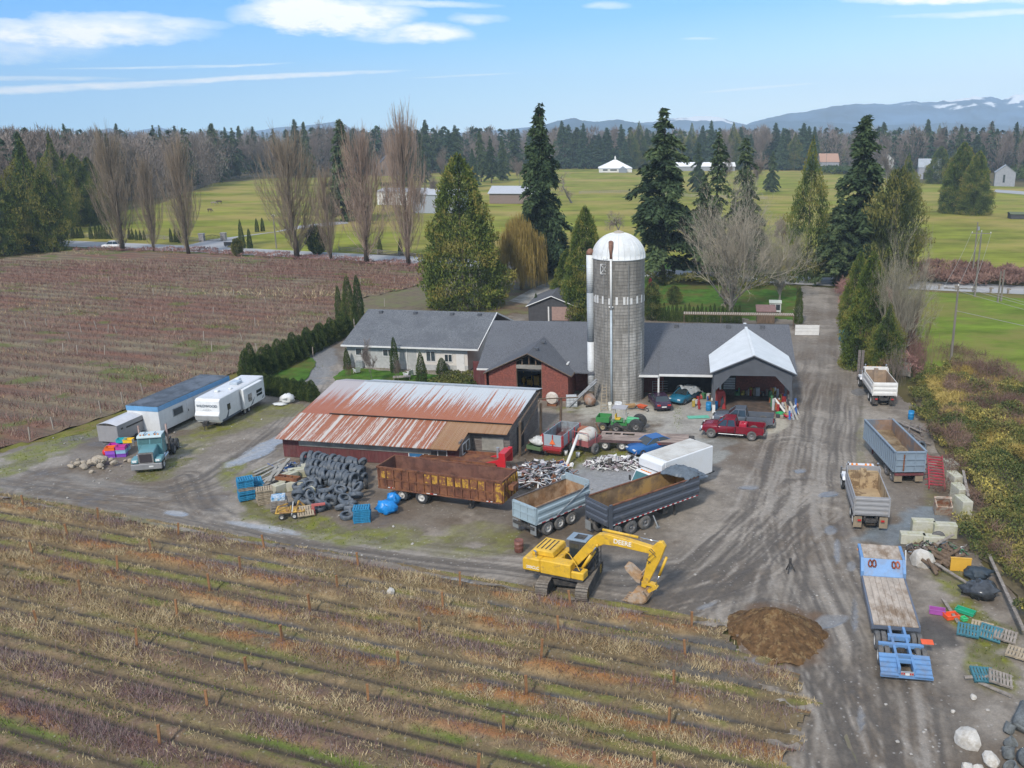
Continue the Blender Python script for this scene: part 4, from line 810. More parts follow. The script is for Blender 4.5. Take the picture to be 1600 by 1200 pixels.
ridge('hills',[(820,212),(850,198),(880,187),(905,184),(935,190),(965,186),(990,190),(1020,196),(1080,206)],3500,93,300,0,mat('hill_blue',(.045,.085,.135),r=1,v=.2,ns=.01,spec=0))  # hills get distance haze as blue in their base colour too
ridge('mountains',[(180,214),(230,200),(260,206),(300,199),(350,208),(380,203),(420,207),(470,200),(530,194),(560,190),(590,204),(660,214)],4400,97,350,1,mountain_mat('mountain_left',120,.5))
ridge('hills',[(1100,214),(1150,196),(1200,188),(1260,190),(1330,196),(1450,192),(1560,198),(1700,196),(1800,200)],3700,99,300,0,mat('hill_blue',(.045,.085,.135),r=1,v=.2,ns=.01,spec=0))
shingle=mat('grey_shingles',(.135,.145,.158),r=.9,v=.5,ns=9,c2=(.080,.086,.098),ts=.45,amt=.65,wave=('Z',4.2,.35),bump=.3,bs=25)
shingle2=mat('slate_shingles',(.095,.10,.112),r=.9,v=.5,ns=12,c2=(.105,.112,.125),ts=.3,amt=.45,wave=('Z',4.2,.3),bump=.3,bs=25)
shingle3=mat('pale_slate_shingles',(.11,.116,.13),r=.9,v=.5,ns=12,c2=(.11,.118,.13),ts=.3,amt=.45,wave=('Z',4.2,.3),bump=.3,bs=25)
whitep=mat('white_paint',(.62,.62,.60),r=.55,v=.07,ns=1.5,c2=(.42,.41,.38),ts=2.5,thr=(.6,.72),amt=.6)
blockw=mat('grey_block_wall',(.40,.41,.40),r=.9,v=.12,ns=3,c2=(.28,.29,.28),ts=1,amt=.5)
creamw=mat('cream_siding',(.60,.57,.52),r=.8,v=.06,ns=2,wave=('Z',3.2,.3),c2=(.45,.42,.38),ts=.8,amt=.35)
brick=mat('red_brick',(.24,.075,.055),r=.95,v=.35,ns=5,c2=(.16,.06,.05),ts=1.2,amt=.6,bump=.4,bs=18,wave=('Z',7,.25))
dkred=mat('dark_red_boards',(.125,.030,.032),r=.85,v=.3,ns=2,c2=(.09,.05,.045),ts=1,amt=.6,stretch=(3,3,.5))
oldwood=mat('weathered_boards',(.15,.125,.115),r=.95,v=.35,ns=2.5,c2=(.26,.24,.22),ts=2,amt=.5,stretch=(.6,.6,6),wave=('Z',2.4,.6))
oldwood2=mat('grey_plywood',(.30,.29,.26),r=.95,v=.2,ns=1.2,c2=(.17,.16,.14),ts=1,amt=.6)
timber=mat('brown_timber',(.13,.09,.06),r=.9,v=.3,ns=3,stretch=(2,2,.4))
dkgrey=mat('dark_grey_siding',(.085,.092,.105),r=.6,v=.12,ns=1,wave=('X',3.4,.4))
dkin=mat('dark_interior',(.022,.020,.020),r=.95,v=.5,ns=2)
floorc=mat('oily_floor',(.12,.085,.065),r=.8,v=.3,ns=1.2,c2=(.06,.05,.045),ts=.8)
glass=mat('window_glass',(.035,.05,.06),r=.08,v=.2,ns=.6,spec=.8)
whmetal=mat('white_sheet_metal',(.66,.69,.70),r=.4,v=.05,ns=.8,c2=(.55,.58,.58),ts=.6,amt=.5,wave=('Y',2.6,.25))
galv=mat('galvanised_steel',(.42,.45,.47),r=.45,v=.18,ns=3,metal=.5,c2=(.28,.29,.30),ts=2,amt=.6)
def rust_roof(name,base,rust,xs,lo,hi,y0,y1,slope):
 M=bpy.data.materials.new(name);M.use_nodes=True;nt=M.node_tree;b=nt.nodes['Principled BSDF'];N=nt.nodes.new;L=nt.links.new
 tc=N('ShaderNodeTexCoord');mp=N('ShaderNodeMapping');mp.inputs['Scale'].default_value=(xs,.035,.01);L(tc.outputs['Object'],mp.inputs[0])
 def noi(v,s,d,r=.6):
  n=N('ShaderNodeTexNoise');n.inputs['Scale'].default_value=s;n.inputs['Detail'].default_value=d;n.inputs['Roughness'].default_value=r;L(v,n.inputs['Vector']);return n.outputs[0]
 def mth(op,a,c,e=None):
  n=N('ShaderNodeMath');n.operation=op
  for i,x in enumerate((a,c,e)):
   if x is None:continue
   if isinstance(x,(int,float)):n.inputs[i].default_value=x
   else:L(x,n.inputs[i])
  return n.outputs[0]
 n1=noi(mp.outputs[0],1.0,5,.75);mp2=N('ShaderNodeMapping');mp2.inputs['Scale'].default_value=(3.5,.7,.7);L(tc.outputs['Object'],mp2.inputs[0]);n2=noi(mp2.outputs[0],1.2,8,.8)
 sp=N('ShaderNodeSeparateXYZ');L(tc.outputs['Object'],sp.inputs[0]);g=N('ShaderNodeMapRange');L(sp.outputs[1],g.inputs[0]);g.inputs[1].default_value=y1;g.inputs[2].default_value=y0;g.inputs[3].default_value=-slope;g.inputs[4].default_value=slope
 f=mth('ADD',mth('ADD',n1,mth('MULTIPLY',mth('SUBTRACT',n2,.5),.28)),g.outputs[0]);r=N('ShaderNodeMapRange');L(f,r.inputs[0]);r.inputs[1].default_value=lo;r.inputs[2].default_value=hi
 n3=noi(tc.outputs['Object'],.9,6);c1=N('ShaderNodeMix');c1.data_type='RGBA';L(n3,c1.inputs[0]);c1.inputs[6].default_value=(*rust[0],1);c1.inputs[7].default_value=(*rust[1],1)
 c0=N('ShaderNodeMix');c0.data_type='RGBA';L(n2,c0.inputs[0]);c0.inputs[6].default_value=(*[x*.82 for x in base],1);c0.inputs[7].default_value=(*[min(1,x*1.12) for x in base],1)
 mx=N('ShaderNodeMix');mx.data_type='RGBA';L(r.outputs[0],mx.inputs[0]);L(c0.outputs[2],mx.inputs[6]);L(c1.outputs[2],mx.inputs[7]);L(mx.outputs[2],b.inputs['Base Color'])
 w=N('ShaderNodeTexWave');w.bands_direction='X';w.inputs['Scale'].default_value=2.3;L(tc.outputs['Object'],w.inputs['Vector']);bp=N('ShaderNodeBump');bp.inputs['Strength'].default_value=.7;bp.inputs['Distance'].default_value=.05;L(w.outputs[0],bp.inputs['Height']);L(bp.outputs[0],b.inputs['Normal'])
 b.inputs['Roughness'].default_value=.6;return M
def slab(mb,p,t=.14):
 q=[(a,b,c-t) for a,b,c in p];return mb.add(p+q,[(0,1,2,3),(7,6,5,4),(0,4,5,1),(1,5,6,2),(2,6,7,3),(3,7,4,0)])
def window(parent,x,y,z,w,h,face='y-',frame=whitep,pane=glass,mull=1,t=.07):
 """framed window on a wall face; frame is the part, pane its sub-part"""
 mb=MB();rz={'y-':0,'x+':math.pi/2,'y+':math.pi,'x-':-math.pi/2}[face];mb.at(x,y,z,rz=rz)
 for a in ((-w/2,0,w/2,t),(-w/2,h-t,w/2,h)):mb.box(a[0],-.06,a[1],a[2],.02,a[3])
 for k in range(mull+2):
  cx=-w/2+t/2+(w-t)*k/(mull+1);mb.box(cx-t/2,-.06,t,cx+t/2,.02,h-t)
 f=mb.build('window',frame,parent);g=MB().at(x,y,z,rz=rz);g.box(-w/2+t,-.025,t,w/2-t,.0,h-t);g.build('pane',pane,f);return f
def house():
 t=thing('farmhouse','long low farmhouse with worn grey shingle roof, half grey block and half cream walls','house',G(543,573),R(-8));t.location=(-34.0,106.9,0)
 m=MB();m.box(0,0,0,8.9,.25,2.95);m.box(0,.25,0,.25,15.6,2.95);m.box(.25,15.35,0,15.3,15.6,2.95);m.prism([(.25,2.95),(15.35,2.95),(7.8,5.35)],.02,.2,'x');m.build('wall',blockw,t)
 m=MB();m.box(8.9,0,.7,15.3,.24,2.95);m.box(15.06,.24,0,15.3,15.3,2.9);m.mi(1).box(8.9,-.02,0,15.3,.22,.7);m.build('wall',[creamw,blockw],t)
 m=MB();slab(m,[(-.4,-.6,2.95),(16.8,-.6,2.95),(16.8,8,5.75),(-.4,8,5.75)]);slab(m,[(-.4,8,5.75),(16.8,8,5.75),(16.8,16.3,2.95),(-.4,16.3,2.95)]);r=m.build('roof',shingle,t)
 m=MB();m.box(-.42,-.72,2.78,16.82,-.6,2.97);
 for y0,z0,y1,z1 in ((-.6,2.97,8,5.77),(16.3,2.97,8,5.77)):
  for x in (16.8,):m.add([(x,y0,z0),(x+.1,y0,z0),(x+.1,y1,z1),(x,y1,z1),(x,y0,z0-.2),(x+.1,y0,z0-.2),(x+.1,y1,z1-.2),(x,y1,z1-.2)],[(0,1,2,3),(4,5,6,7),(0,1,5,4),(1,2,6,5),(2,3,7,6),(0,3,7,4)])
 m.build('fascia',whitep,r)
 for x in (1.7,6.3,11.2,14.8):m=MB();m.box(x-.22,6.9,5.38,x+.22,7.35,5.72);m.build('vent',dkgrey,r)
 window(t,1.95,0,1.55,1.7,.95);window(t,5.3,0,1.55,1.4,.9);window(t,10.7,0,1.1,1.2,1.3);window(t,12.9,0,1.1,1.0,1.0)
 m=MB();m.box(13.9,-.05,.05,14.9,.0,2.15);d=m.build('door',whitep,t);m=MB();m.cyl((14.75,-.08,1.05),.04,.06,'y');m.build('handle',galv,d)
 m=MB();m.box(7.6,-.07,0,7.7,0,2.8);m.build('downpipe',whitep,t)
 m=MB();m.box(1.2,-.55,0,2.1,-.1,.75);m.box(1.25,-.5,.78,2.05,-.15,.95);o=m.build('air_unit',galv,t)
house()
def wing():
 t=thing('barn','long workshop barn under one dark slate roof running behind the silo','barn',(-17.0,96.0,0),R(-4))
 m=MB();m.box(9.5,1.2,0,35.2,1.5,3.2);m.box(34.9,1.5,0,35.2,14,3.2);m.box(1.3,13.8,0,34.9,14,3.2);m.box(1.3,1.0,0,1.5,13.8,3.2)
 m.prism([(1.2,3.2),(14,3.2),(8,6.1)],34.95,35.15,'x');m.build('wall',brick,t)
 m=MB();slab(m,[(1.0,-1.2,3.05),(20.9,-2.4,2.95),(20.9,8,6.5),(1.0,8,6.5)]);slab(m,[(20.9,-2.4,3.10),(35.6,-2.0,3.2),(35.6,8,6.5),(20.9,8,6.5)],.18)
 slab(m,[(1.0,8,6.5),(35.6,8,6.5),(35.6,14.6,3.1),(1.0,14.6,3.1)]);r=m.build('roof',shingle3,t)
 m=MB();m.box(1.0,-1.32,2.88,2.6,-1.2,3.06);m.build('fascia',whitep,r);m=MB();m.box(18.6,-2.47,2.74,20.9,-2.35,2.97);m.box(20.95,-2.5,2.88,28,-2.38,3.11);m.build('fascia',whitep,r)
 for x in (15.2,22.6,28.6,32.5):m=MB();m.box(x-.25,6.9,6.1,x+.25,7.5,6.55);m.build('vent',whitep if x<16 else shingle2,r)
 for x in (20.9,27.5):m=MB();m.box(x-.09,-2.3,0,x+.09,-2.12,2.9);m.build('post',whitep,t)
 m=MB();m.box(18.4,1.1,0.15,20.4,1.19,2.5);m.build('barn_door',dkred,t)
 m=MB();m.box(21.4,1.1,0.1,27.5,1.19,2.7);m.build('bay_shade_panel',dkin,t)  # near-black panel on the brick, painted shade for the open bay
 m=MB();m.box(1.5,1.6,0,1.7,3.6,2.9);m.box(-.3,2.4,0,1.3,2.6,2.9);m.build('inner_wall',dkred,t)
wing()
def shop():
 t=thing('brick_shop','red brick gable fronted shop with a wide dark doorway and a patched truss gable','barn',(-14.6,93.4,0),R(-8))
 m=MB();W_=8.7
 m.box(0,0,0,3.05,.3,3.05);m.box(5.85,0,0,W_,.3,3.05);m.box(0,.3,0,.3,9,3.0);m.box(W_-.3,.3,0,W_,5,3.0)
 m.prism([(0,3.05),(3.05,3.05),(3.05,4.35)],0,.3);m.prism([(5.85,3.05),(W_,3.05),(5.85,4.45)],0,.3);m.build('wall',brick,t)
 m=MB();m.box(3.05,0.02,3.5,5.85,.28,3.9);m.mi(1);m.box(3.0,.04,0,3.12,.2,3.5);m.box(5.78,.04,0,5.9,.2,3.5)
 for x in (3.7,4.45,5.2):m.box(x-.06,.1,3.9,x+.06,.22,4.9-.5*abs(x-4.45))
 m.tube([(3.1,.15,4.3),(4.45,.15,5.05),(5.8,.15,4.3)],.07,4);m.build('truss',[oldwood2,timber],t)
 m=MB();A=4.45;E,Z,ZR=-.5,3.0,5.35
 slab(m,[(-.45,E,Z),(A,E,ZR),(A,14,ZR),(-.45,5.2,Z)]);slab(m,[(A,E,ZR),(9.15,E,Z),(9.15,8.4,Z),(A,14,ZR)]);r=m.build('roof',shingle2,t)
 m=MB();m.tube([(-.45,E-.02,Z-.06),(A,E-.02,ZR-.06),(9.15,E-.02,Z-.06)],.06,4);m.tube([(9.2,E,Z-.03),(9.2,8.3,Z-.03)],.07,4);m.build('gutter',timber,r)
 m=MB();m.box(8.1,2.2,3.52,8.3,7.0,3.66);m.build('loose_board',whitep,r)
 for y in (2,5.2,8.5):m=MB();m.box(A+.2,y-.2,ZR-.16,A+.65,y+.2,ZR+.05);m.build('vent',dkgrey,r)
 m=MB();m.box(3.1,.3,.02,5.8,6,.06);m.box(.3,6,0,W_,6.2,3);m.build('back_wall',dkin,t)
shop()
def carport():
 t=thing('garage','open fronted dark grey garage under a bright white metal gable roof','garage',(9.2,88.3,0),R(-4));W_=7.9;A=3.95;Z,ZR=4.35,6.25;E=-.4
 m=MB();slab(m,[(-.4,E,Z),(A,E,ZR),(A,15.8,ZR),(-.4,10.5,Z)],.1);slab(m,[(A,E,ZR),(W_+.4,E,Z),(W_+.4,10.2,Z),(A,15.8,ZR)],.1);r=m.build('roof',whmetal,t)
 m=MB();m.box(A-.15,E,ZR-.02,A+.15,15.5,ZR+.05);m.build('ridge_cap',whmetal,r)
 m=MB();m.tube([(-.42,E-.03,Z-.07),(A,E-.03,ZR-.07),(W_+.42,E-.03,Z-.07)],.09,4);m.build('fascia',dkgrey,r)
 m=MB()
 pts=[(0,4.5),(A,6.12),(W_,4.5),(W_,2.3),(W_-.35,2.6),(W_-1.7,4.05),(1.7,4.05),(.35,2.6),(0,2.3)]
 m.prism(pts,-.1,.1);m.box(-.05,.1,2.6,.05,9.5,4.4);m.box(W_-.05,.1,2.6,W_+.05,9.3,4.4);m.build('gable',dkgrey,t)
 for x in (.05,W_-.05):
  for y in (0,4.5,9):m=MB();m.box(x-.13,y-.13,0,x+.13,y+.13,4.3 if y else 2.6);m.mi(1);m.box(x-.15,y-.15,0,x+.15,y+.15,.9 if y==0 else .3);m.build('post',[dkgrey,whitep],t)
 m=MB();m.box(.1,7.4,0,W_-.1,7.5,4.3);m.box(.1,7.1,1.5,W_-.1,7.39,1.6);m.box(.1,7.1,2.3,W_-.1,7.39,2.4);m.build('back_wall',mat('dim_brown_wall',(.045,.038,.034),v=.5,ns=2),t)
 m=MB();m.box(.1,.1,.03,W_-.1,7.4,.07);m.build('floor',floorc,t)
carport()
def shed():
 t=thing('old_shed','long old dark red shed under a rusty corrugated metal roof','shed',(-30.4,75.4,0),R(-10.5))
 up=rust_roof('rusted_upper',(.50,.53,.55),[(.30,.085,.035),(.38,.15,.075)],5.5,.47,.53,3.6,10.6,.15)
 lo=rust_roof('rusted_lower',(.52,.48,.44),[(.27,.082,.04),(.35,.14,.07)],2.6,.465,.48,-1,4,-.01)
 mo=rust_roof('mossy_rust',(.34,.20,.11),[(.27,.10,.05),(.26,.17,.06)],2.5,.4,.6,-1,4,.1)
 lf=rust_roof('rusted_left',(.42,.38,.38),[(.30,.085,.04),(.36,.14,.08)],2.4,.42,.56,3.6,10.6,.2)
 m=MB();slab(m,[(3.0,3.55,3.15),(20.3,3.55,3.15),(20.5,10.5,4.3),(3.0,10.5,4.3)],.06);slab(m,[(3.0,10.5,4.3),(20.5,10.5,4.3),(20.5,12.5,3.9),(3.0,12.5,3.9)],.06);r=m.build('roof',up,t)
 m=MB();m.tube([(2.8,3.5,3.1),(20.2,3.5,3.1)],.05,4);m.build('lap_edge',dkin,r);m=MB();m.box(3.0,10.35,4.29,20.5,10.65,4.34);m.build('ridge_flashing',galv,r)
 m=MB();slab(m,[(-.1,3.55,2.98),(2.98,3.55,2.98),(2.98,10.5,4.2),(-.1,10.5,4.2)],.06);slab(m,[(-.1,10.5,4.2),(2.98,10.5,4.2),(2.98,12.5,3.8),(-.1,12.5,3.8)],.06);m.build('roof',lf,t)['label']='patchy rusted left bay of the roof'
 m=MB();slab(m,[(-.2,-.9,2.0),(14.2,-.9,2.0),(14.2,3.53,3.0),(-.2,3.53,3.0)],.06);m.build('roof',lo,t)['label']='lower roof with alternating rusty and pale sheets'
 m=MB();slab(m,[(14.22,-.9,2.0),(16.7,-.9,2.0),(16.7,2.1,2.68),(20.2,2.1,2.68),(20.2,3.53,3.0),(14.22,3.53,3.0)][:4],.06)
 m.v=[];m.f=[];m.m=[]
 slab(m,[(14.22,-.9,2.0),(16.7,-.9,2.0),(16.7,3.53,3.0),(14.22,3.53,3.0)],.06);slab(m,[(16.71,2.0,2.655),(20.2,2.0,2.655),(20.2,3.53,3.0),(16.71,3.53,3.0)],.06);m.build('roof',mo,t)['label']='mossy brown right end of the lower roof'
 m=MB();m.box(0,0,0,16.5,.18,2.05);m.box(0,.18,0,.18,12,2.1);m.box(0,12,0,20,12.15,3.7);m.prism([(.18,2.1),(12,2.1),(12,3.6),(10.5,4.1),(3.6,2.85)],0,.16,'x');m.build('wall',dkred,t)
 m=MB();m.box(1.6,-.08,1.15,14.0,-.01,1.75);m.build('batten_panel',oldwood2,t)
 m=MB();m.box(16.5,0,0,16.65,2.9,2.4);m.box(16.65,2.9,0,20,3.05,2.75);m.box(20,2.9,0,20.15,12,2.85);m.prism([(2.9,2.85),(12,2.85),(12,3.6),(10.5,4.1),(3.6,3.0)],20,20.15,'x');m.build('board_wall',oldwood,t)
 m=MB();m.box(17.6,2.80,.75,19.6,2.88,2.0);m.build('plywood_patch',oldwood2,t)
 window(t,16.66,1.3,1.05,1.8,1.0,'x+');window(t,12.6,-.01,.75,1.4,.85,pane=mat('blue_pane',(.03,.14,.30),r=.2),mull=0);window(t,14.6,-.01,.75,1.7,.85)
 m=MB();m.box(20.16,5,0,20.2,7,2.3);m.build('doorway',dkin,t)  # near-black panel on the boards, painted shade for the doorway
 for x,y in ((20.7,4.0),(21.0,9.8),(22.6,11.2)):m=MB();m.tube([(x,y,0),(x+.1,y,3.2 if y<10 else 3.4)],.13,8);m.build('post',timber,t)
 m=MB();m.tube([(20.7,4,3.1),(20.8,10.5,4.1)],.08,4);m.tube([(20.9,9.8,3.6),(24.2,12.0,3.3)],.06,4);m.tube([(20.7,4.0,1.6),(21.0,9.8,3.5)],.05,4);m.build('beam',timber,t)
shed()
def silo():
 cx,cy,r,H=-.55,93.9,2.72,15.35;t=thing('silo','tall grey concrete stave silo with a white ribbed metal dome','silo',(cx,cy,0),0)
 n,rows=44,30;rs=np.random.RandomState(2);V,F,T=[],[],[]
 col=rs.rand(n)
 for j in range(rows+1):
  for i in range(n):a=2*math.pi*i/n;V.append((r*math.cos(a),r*math.sin(a),H*j/rows))
 for j in range(rows):
  for i in range(n):
   F.append((j*n+i,j*n+(i+1)%n,(j+1)*n+(i+1)%n,(j+1)*n+i));f=j/rows
   T.append(np.clip(.30+.24*col[i]+.16*rs.rand()+.22*(f<.5)*(col[(i*7)%n]>.55)-.14*(f>.72)+.06*math.sin(i*.8+j*.2),0,1))
 stave=tint_mat('concrete_staves',[(0,(.09,.085,.078)),(.3,(.155,.148,.13)),(.6,(.25,.24,.215)),(1,(.42,.41,.38))],r=.95)
 nt=stave.node_tree;b=nt.nodes['Principled BSDF'];src=b.inputs['Base Color'].links[0].from_socket;no=nt.nodes.new('ShaderNodeTexNoise');tc=nt.nodes.new('ShaderNodeTexCoord');mp=nt.nodes.new('ShaderNodeMapping');mp.inputs['Scale'].default_value=(3,3,.5)
 nt.links.new(tc.outputs['Object'],mp.inputs[0]);nt.links.new(mp.outputs[0],no.inputs['Vector']);no.inputs['Scale'].default_value=1.6;no.inputs['Detail'].default_value=8;no.inputs['Roughness'].default_value=.75
 mr=nt.nodes.new('ShaderNodeMapRange');nt.links.new(no.outputs[0],mr.inputs[0]);mr.inputs[1].default_value=.3;mr.inputs[2].default_value=.7;mr.inputs[3].default_value=.62;mr.inputs[4].default_value=1.3
 vm=nt.nodes.new('ShaderNodeVectorMath');vm.operation='SCALE';nt.links.new(src,vm.inputs[0]);nt.links.new(mr.outputs[0],vm.inputs[3]);nt.links.new(vm.outputs[0],b.inputs['Base Color'])
 o=np_mesh('stave_wall',V,F,stave,t,tint=T)
 m=MB();zs=[0.3+H*(k/46)**1.08 for k in range(46)]
 for z in zs:
  ring=[];
  for k in range(44):a=2*math.pi*k/44;ring.append((a,))
  m.lathe([(r+.003,z-.014),(r+.02,z-.01),(r+.02,z+.01),(r+.003,z+.014)],44,cap=False)
 m.build('hoop',mat('dark_hoops',(.15,.145,.135),r=.7,v=.3,metal=.3),o)
 m=MB()
 for k in range(n):
  if k%2==0 or k%5==0:
   a=2*math.pi*(k+.5)/n;h=1.0 if k%3 else .8;m.at(0,0,0,rz=a);m.box(r+.0,-.12,10.75,r+.02,.12,10.75+h*.8);m.pop()
 m.build('white_block',whitep,o)
 prof=[(r+.06,0)]+[(math.cos(a)*r+.05,math.sin(a)*2.5) for a in [math.pi/2*k/10 for k in range(1,10)]]+[(.45,2.52)]
 m=MB();m.at(0,0,H+.03);m.lathe([(r+.08,-.12),(r+.08,0)]+prof,56);dm=mat('dome_white',(.62,.64,.64),r=.45,v=.07,ns=1,c2=(.45,.45,.43),ts=1.2,amt=.6,thr=(.52,.7));d=m.build('dome',dm,t,smooth=True)
 m=MB();m.at(0,0,H+.03)
 for k in range(28):
  a=2*math.pi*k/28;m.tube([((p[0]+.02)*math.cos(a),(p[0]+.02)*math.sin(a),p[1]) for p in prof],.03,4,False)
 m.build('rib',dm,d);m=MB();m.at(0,0,H+.03);m.lathe([(.62,2.40),(.5,2.58),(.12,2.72)],18);m.build('cap',mat('cap_tan',(.36,.32,.26)),d)
 ch=[(0.8,6.3,(.58,.60,.60)),(6.3,11.6,(.33,.36,.38)),(11.6,15.6,(.60,.63,.63))]
 for k,(a,b_,c) in enumerate(ch):m=MB();m.cyl((-r-.25,-.15,a),.42,b_-a,n=20);m.build('chute',mat('chute_%s'%'abc'[k],c,r=.5,v=.08,ns=2,wave=('Z',1.6,.3)),t,smooth=R(40))
 m=MB();m.lathe([(.44,0),(.40,.3),(.25,.55),(.02,.65)],16,c=(-r-.25,-.15,15.6));m.build('chute_hood',mat('rust_plain',(.22,.11,.07),v=.3,ns=4),t,smooth=True)
 x=-.78;y=-math.sqrt(r*r-x*x)-.12;m=MB();m.tube([(x,y,.3),(x,y,10.2)],.12,10);m.mi(1);m.tube([(x,y,10.2),(x,y,15.6)],.12,10);m.mi(2);m.tube([(x,y,15.5),(x,y+.15,16.6),(x,y+.7,17.1)],[.15,.22,.26],10);m.mi(1);m.box(x-.22,y-.05,10.4,x+.22,y+.1,10.6)
 m.build('fill_pipe',[mat('pipe_blue_grey',(.40,.46,.50),r=.4,v=.1),whitep,mat('rust_plain',(.22,.11,.07))],t,smooth=R(40))
 m=MB();x=-1.35;y=-math.sqrt(r*r-x*x)-.18
 for dx in (-.2,.2):m.tube([(x+dx,y,.8),(x+dx,y,15.5)],.02,4)
 for k in range(49):m.tube([(x-.2,y,1+.3*k),(x+.2,y,1+.3*k)],.014,4)
 m.build('ladder',mat('ladder_steel',(.26,.26,.25),metal=.3),t)
 m=MB();x=-1.5;y=-2.35
 for a,b_ in (((x-.35,y,13.9),(x+.35,y,13.9)),((x-.35,y,14.9),(x+.35,y,14.9)),((x-.35,y,13.9),(x-.35,y,14.9)),((x+.35,y,13.9),(x+.35,y,14.9)),((x-.35,y,13.9),(x+.35,y,14.9)),((x+.35,y,13.9),(x-.35,y,14.9))):m.tube([a,b_],.035,4)
 m.build('crate_frame',whitep,t)
 m=MB();m.tube([(1.0,-2.75,0),(1.0,-2.75,15)],.03,4);m.build('conduit',mat('ladder_steel',(.2,.2,.2)),t)
silo()
def gabled(name,label,cat,loc,rz,L_,D,h,hr,wm,rm,parts=None,over=.3,trim=None,axis='x'):
 t=thing(name,label,cat,loc,rz);m=MB();m.box(0,0,0,L_,.2,h);m.box(0,D-.2,0,L_,D,h);m.box(0,.2,0,.2,D-.2,h);m.box(L_-.2,.2,0,L_,D-.2,h)
 if axis=='x':m.prism([(.2,h),(D-.2,h),(D/2,hr-.15)],0,.2,'x');m.prism([(.2,h),(D-.2,h),(D/2,hr-.15)],L_-.2,L_,'x')
 else:m.prism([(0,h),(L_,h),(L_/2,hr-.12)],0,.2);m.prism([(0,h),(L_,h),(L_/2,hr-.12)],D-.2,D)
 m.build('wall',wm,t);m=MB();o=over
 if axis=='x':slab(m,[(-o,-o,h),(L_+o,-o,h),(L_+o,D/2,hr),(-o,D/2,hr)],.12);slab(m,[(-o,D/2,hr),(L_+o,D/2,hr),(L_+o,D+o,h),(-o,D+o,h)],.12)
 else:slab(m,[(-o,-o,h),(L_/2,-o,hr),(L_/2,D+o,hr),(-o,D+o,h)],.12);slab(m,[(L_/2,-o,hr),(L_+o,-o,h),(L_+o,D+o,h),(L_/2,D+o,hr)],.12)
 r=m.build('roof',rm,t)
 if trim:
  m=MB();
  if axis=='x':m.tube([(-o,-o-.03,h-.06),(L_+o,-o-.03,h-.06)],.08,4)
  else:m.tube([(-o,-o-.03,h-.06),(L_/2,-o-.03,hr-.06),(L_+o,-o-.03,h-.06)],.08,4)
  m.build('fascia',trim,r)
 return t
def at_px(u,v):g=G(u,v);return (g.x,g.y,0)
dkboard=mat('dark_boards',(.05,.05,.055),v=.2,ns=2)
t=gabled('small_garage','small dark garage with grey gable roof and an open bay behind the brick shop','garage',at_px(826,503),R(-4),7.2,9,2.5,4.1,dkboard,shingle2,trim=whitep,axis='y')
m=MB();m.box(3.0,-.06,0,3.2,.0,2.4);m.build('door_post',whitep,t);m=MB();m.box(3.6,-.05,.3,6.6,0,2.4);m.build('door',mat('brown_door',(.3,.2,.17)),t)
def far_barn():
 g=at_px(936,269.5);s=(g[1]*math.cos(PITCH)+27)/FPX;L_=50*s;t=thing('riding_barn','low white barn with a tent like white roof far across the pasture','barn',g,R(2));m=MB();m.box(0,0,0,L_,26,6*s);m.build('wall',whitep,t);m=MB();m.loft([[(-.5,-.5,6*s),(L_+.5,-.5,6*s),(L_+.5,26.5,6*s),(-.5,26.5,6*s)],[(L_*.3,11,14*s),(L_*.7,11,14*s),(L_*.7,15,14*s),(L_*.3,15,14*s)],[(L_*.46,12.5,18*s),(L_*.54,12.5,18*s),(L_*.54,13.5,18*s),(L_*.46,13.5,18*s)]]);m.build('roof',mat('white_roof',(.72,.73,.74),v=.04),t);m=MB();
 for a,b_ in ((6,13),(17,27)):m.box(a*s,-.1,2.6*s,b_*s,0,4.6*s)
 m.build('window_band',glass,t);m=MB();L2=36*s;m.prism([(30*s,0),(42*s,0),(42*s,5*s),(36*s,8.5*s),(30*s,5*s)],-3,-.05);m.build('porch',mat('far_grey',(.22,.25,.29)),t)
 m=MB();m.prism([(29*s,4.6*s),(43*s,4.6*s),(36*s,9.6*s)],-3.2,-2.9);m.build('porch_gable',mat('far_grey',(.22,.25,.29)),t)
 m=MB();m.box(24.2*s,12,18*s,26.4*s,14,21*s);m.lathe([(1.5*s,21*s),(.1,24*s)],8,c=(25.3*s,13,0));m.build('cupola',whitep,t)
far_barn()
fg=mat('far_grey_wall',(.27,.28,.31),v=.1,ns=1);fgr=mat('far_grey_roof',(.30,.33,.36),v=.1,ns=.5)
t=gabled('grey_shed','grey gabled shed with a dark ground floor doorway beside the rounded cedar','shed',at_px(1434,280),R(-14),13,12,7,12,fg,fgr);m=MB();m.box(3,-.15,0,8,0,4);m.build('doorway',dkin,t)  # doorway is a near-black panel on the wall, shade put in as colour
t=gabled('grey_shed','grey gabled shed at the far right beyond the cedar pair','shed',at_px(1553,291),R(-20),10,12,7,11,fg,fgr,axis='y');m=MB();m.box(4,-.15,2,5,0,6);m.build('window',glass,t)
t=gabled('pasture_shed','low dark run-in shed at the right edge of the pasture','shed',at_px(1579,342),R(-8),9,4,1.6,2.2,dkboard,mat('mossy_roof',(.10,.12,.06)))
t=gabled('white_house','small white house peeking over the dark pasture hedge','house',at_px(1377,268),R(8),9,8,8,12,whitep,fgr,axis='y')
t=gabled('peaked_house','house with dark steep roof between the leafless poplars','house',at_px(589,275),R(20),15,11,5.5,13,mat('brown_wall',(.20,.15,.13)),mat('dark_blue_roof',(.06,.08,.11)),axis='y');m=MB();m.box(3,-.1,1,5,0,4);m.build('window',glass,t)
t=gabled('white_barn','white walled flat roofed barn behind the leafless poplars','barn',at_px(590,320),R(-6),21,16,5.2,6.2,whitep,mat('flat_grey_roof',(.40,.42,.45)),over=.3)
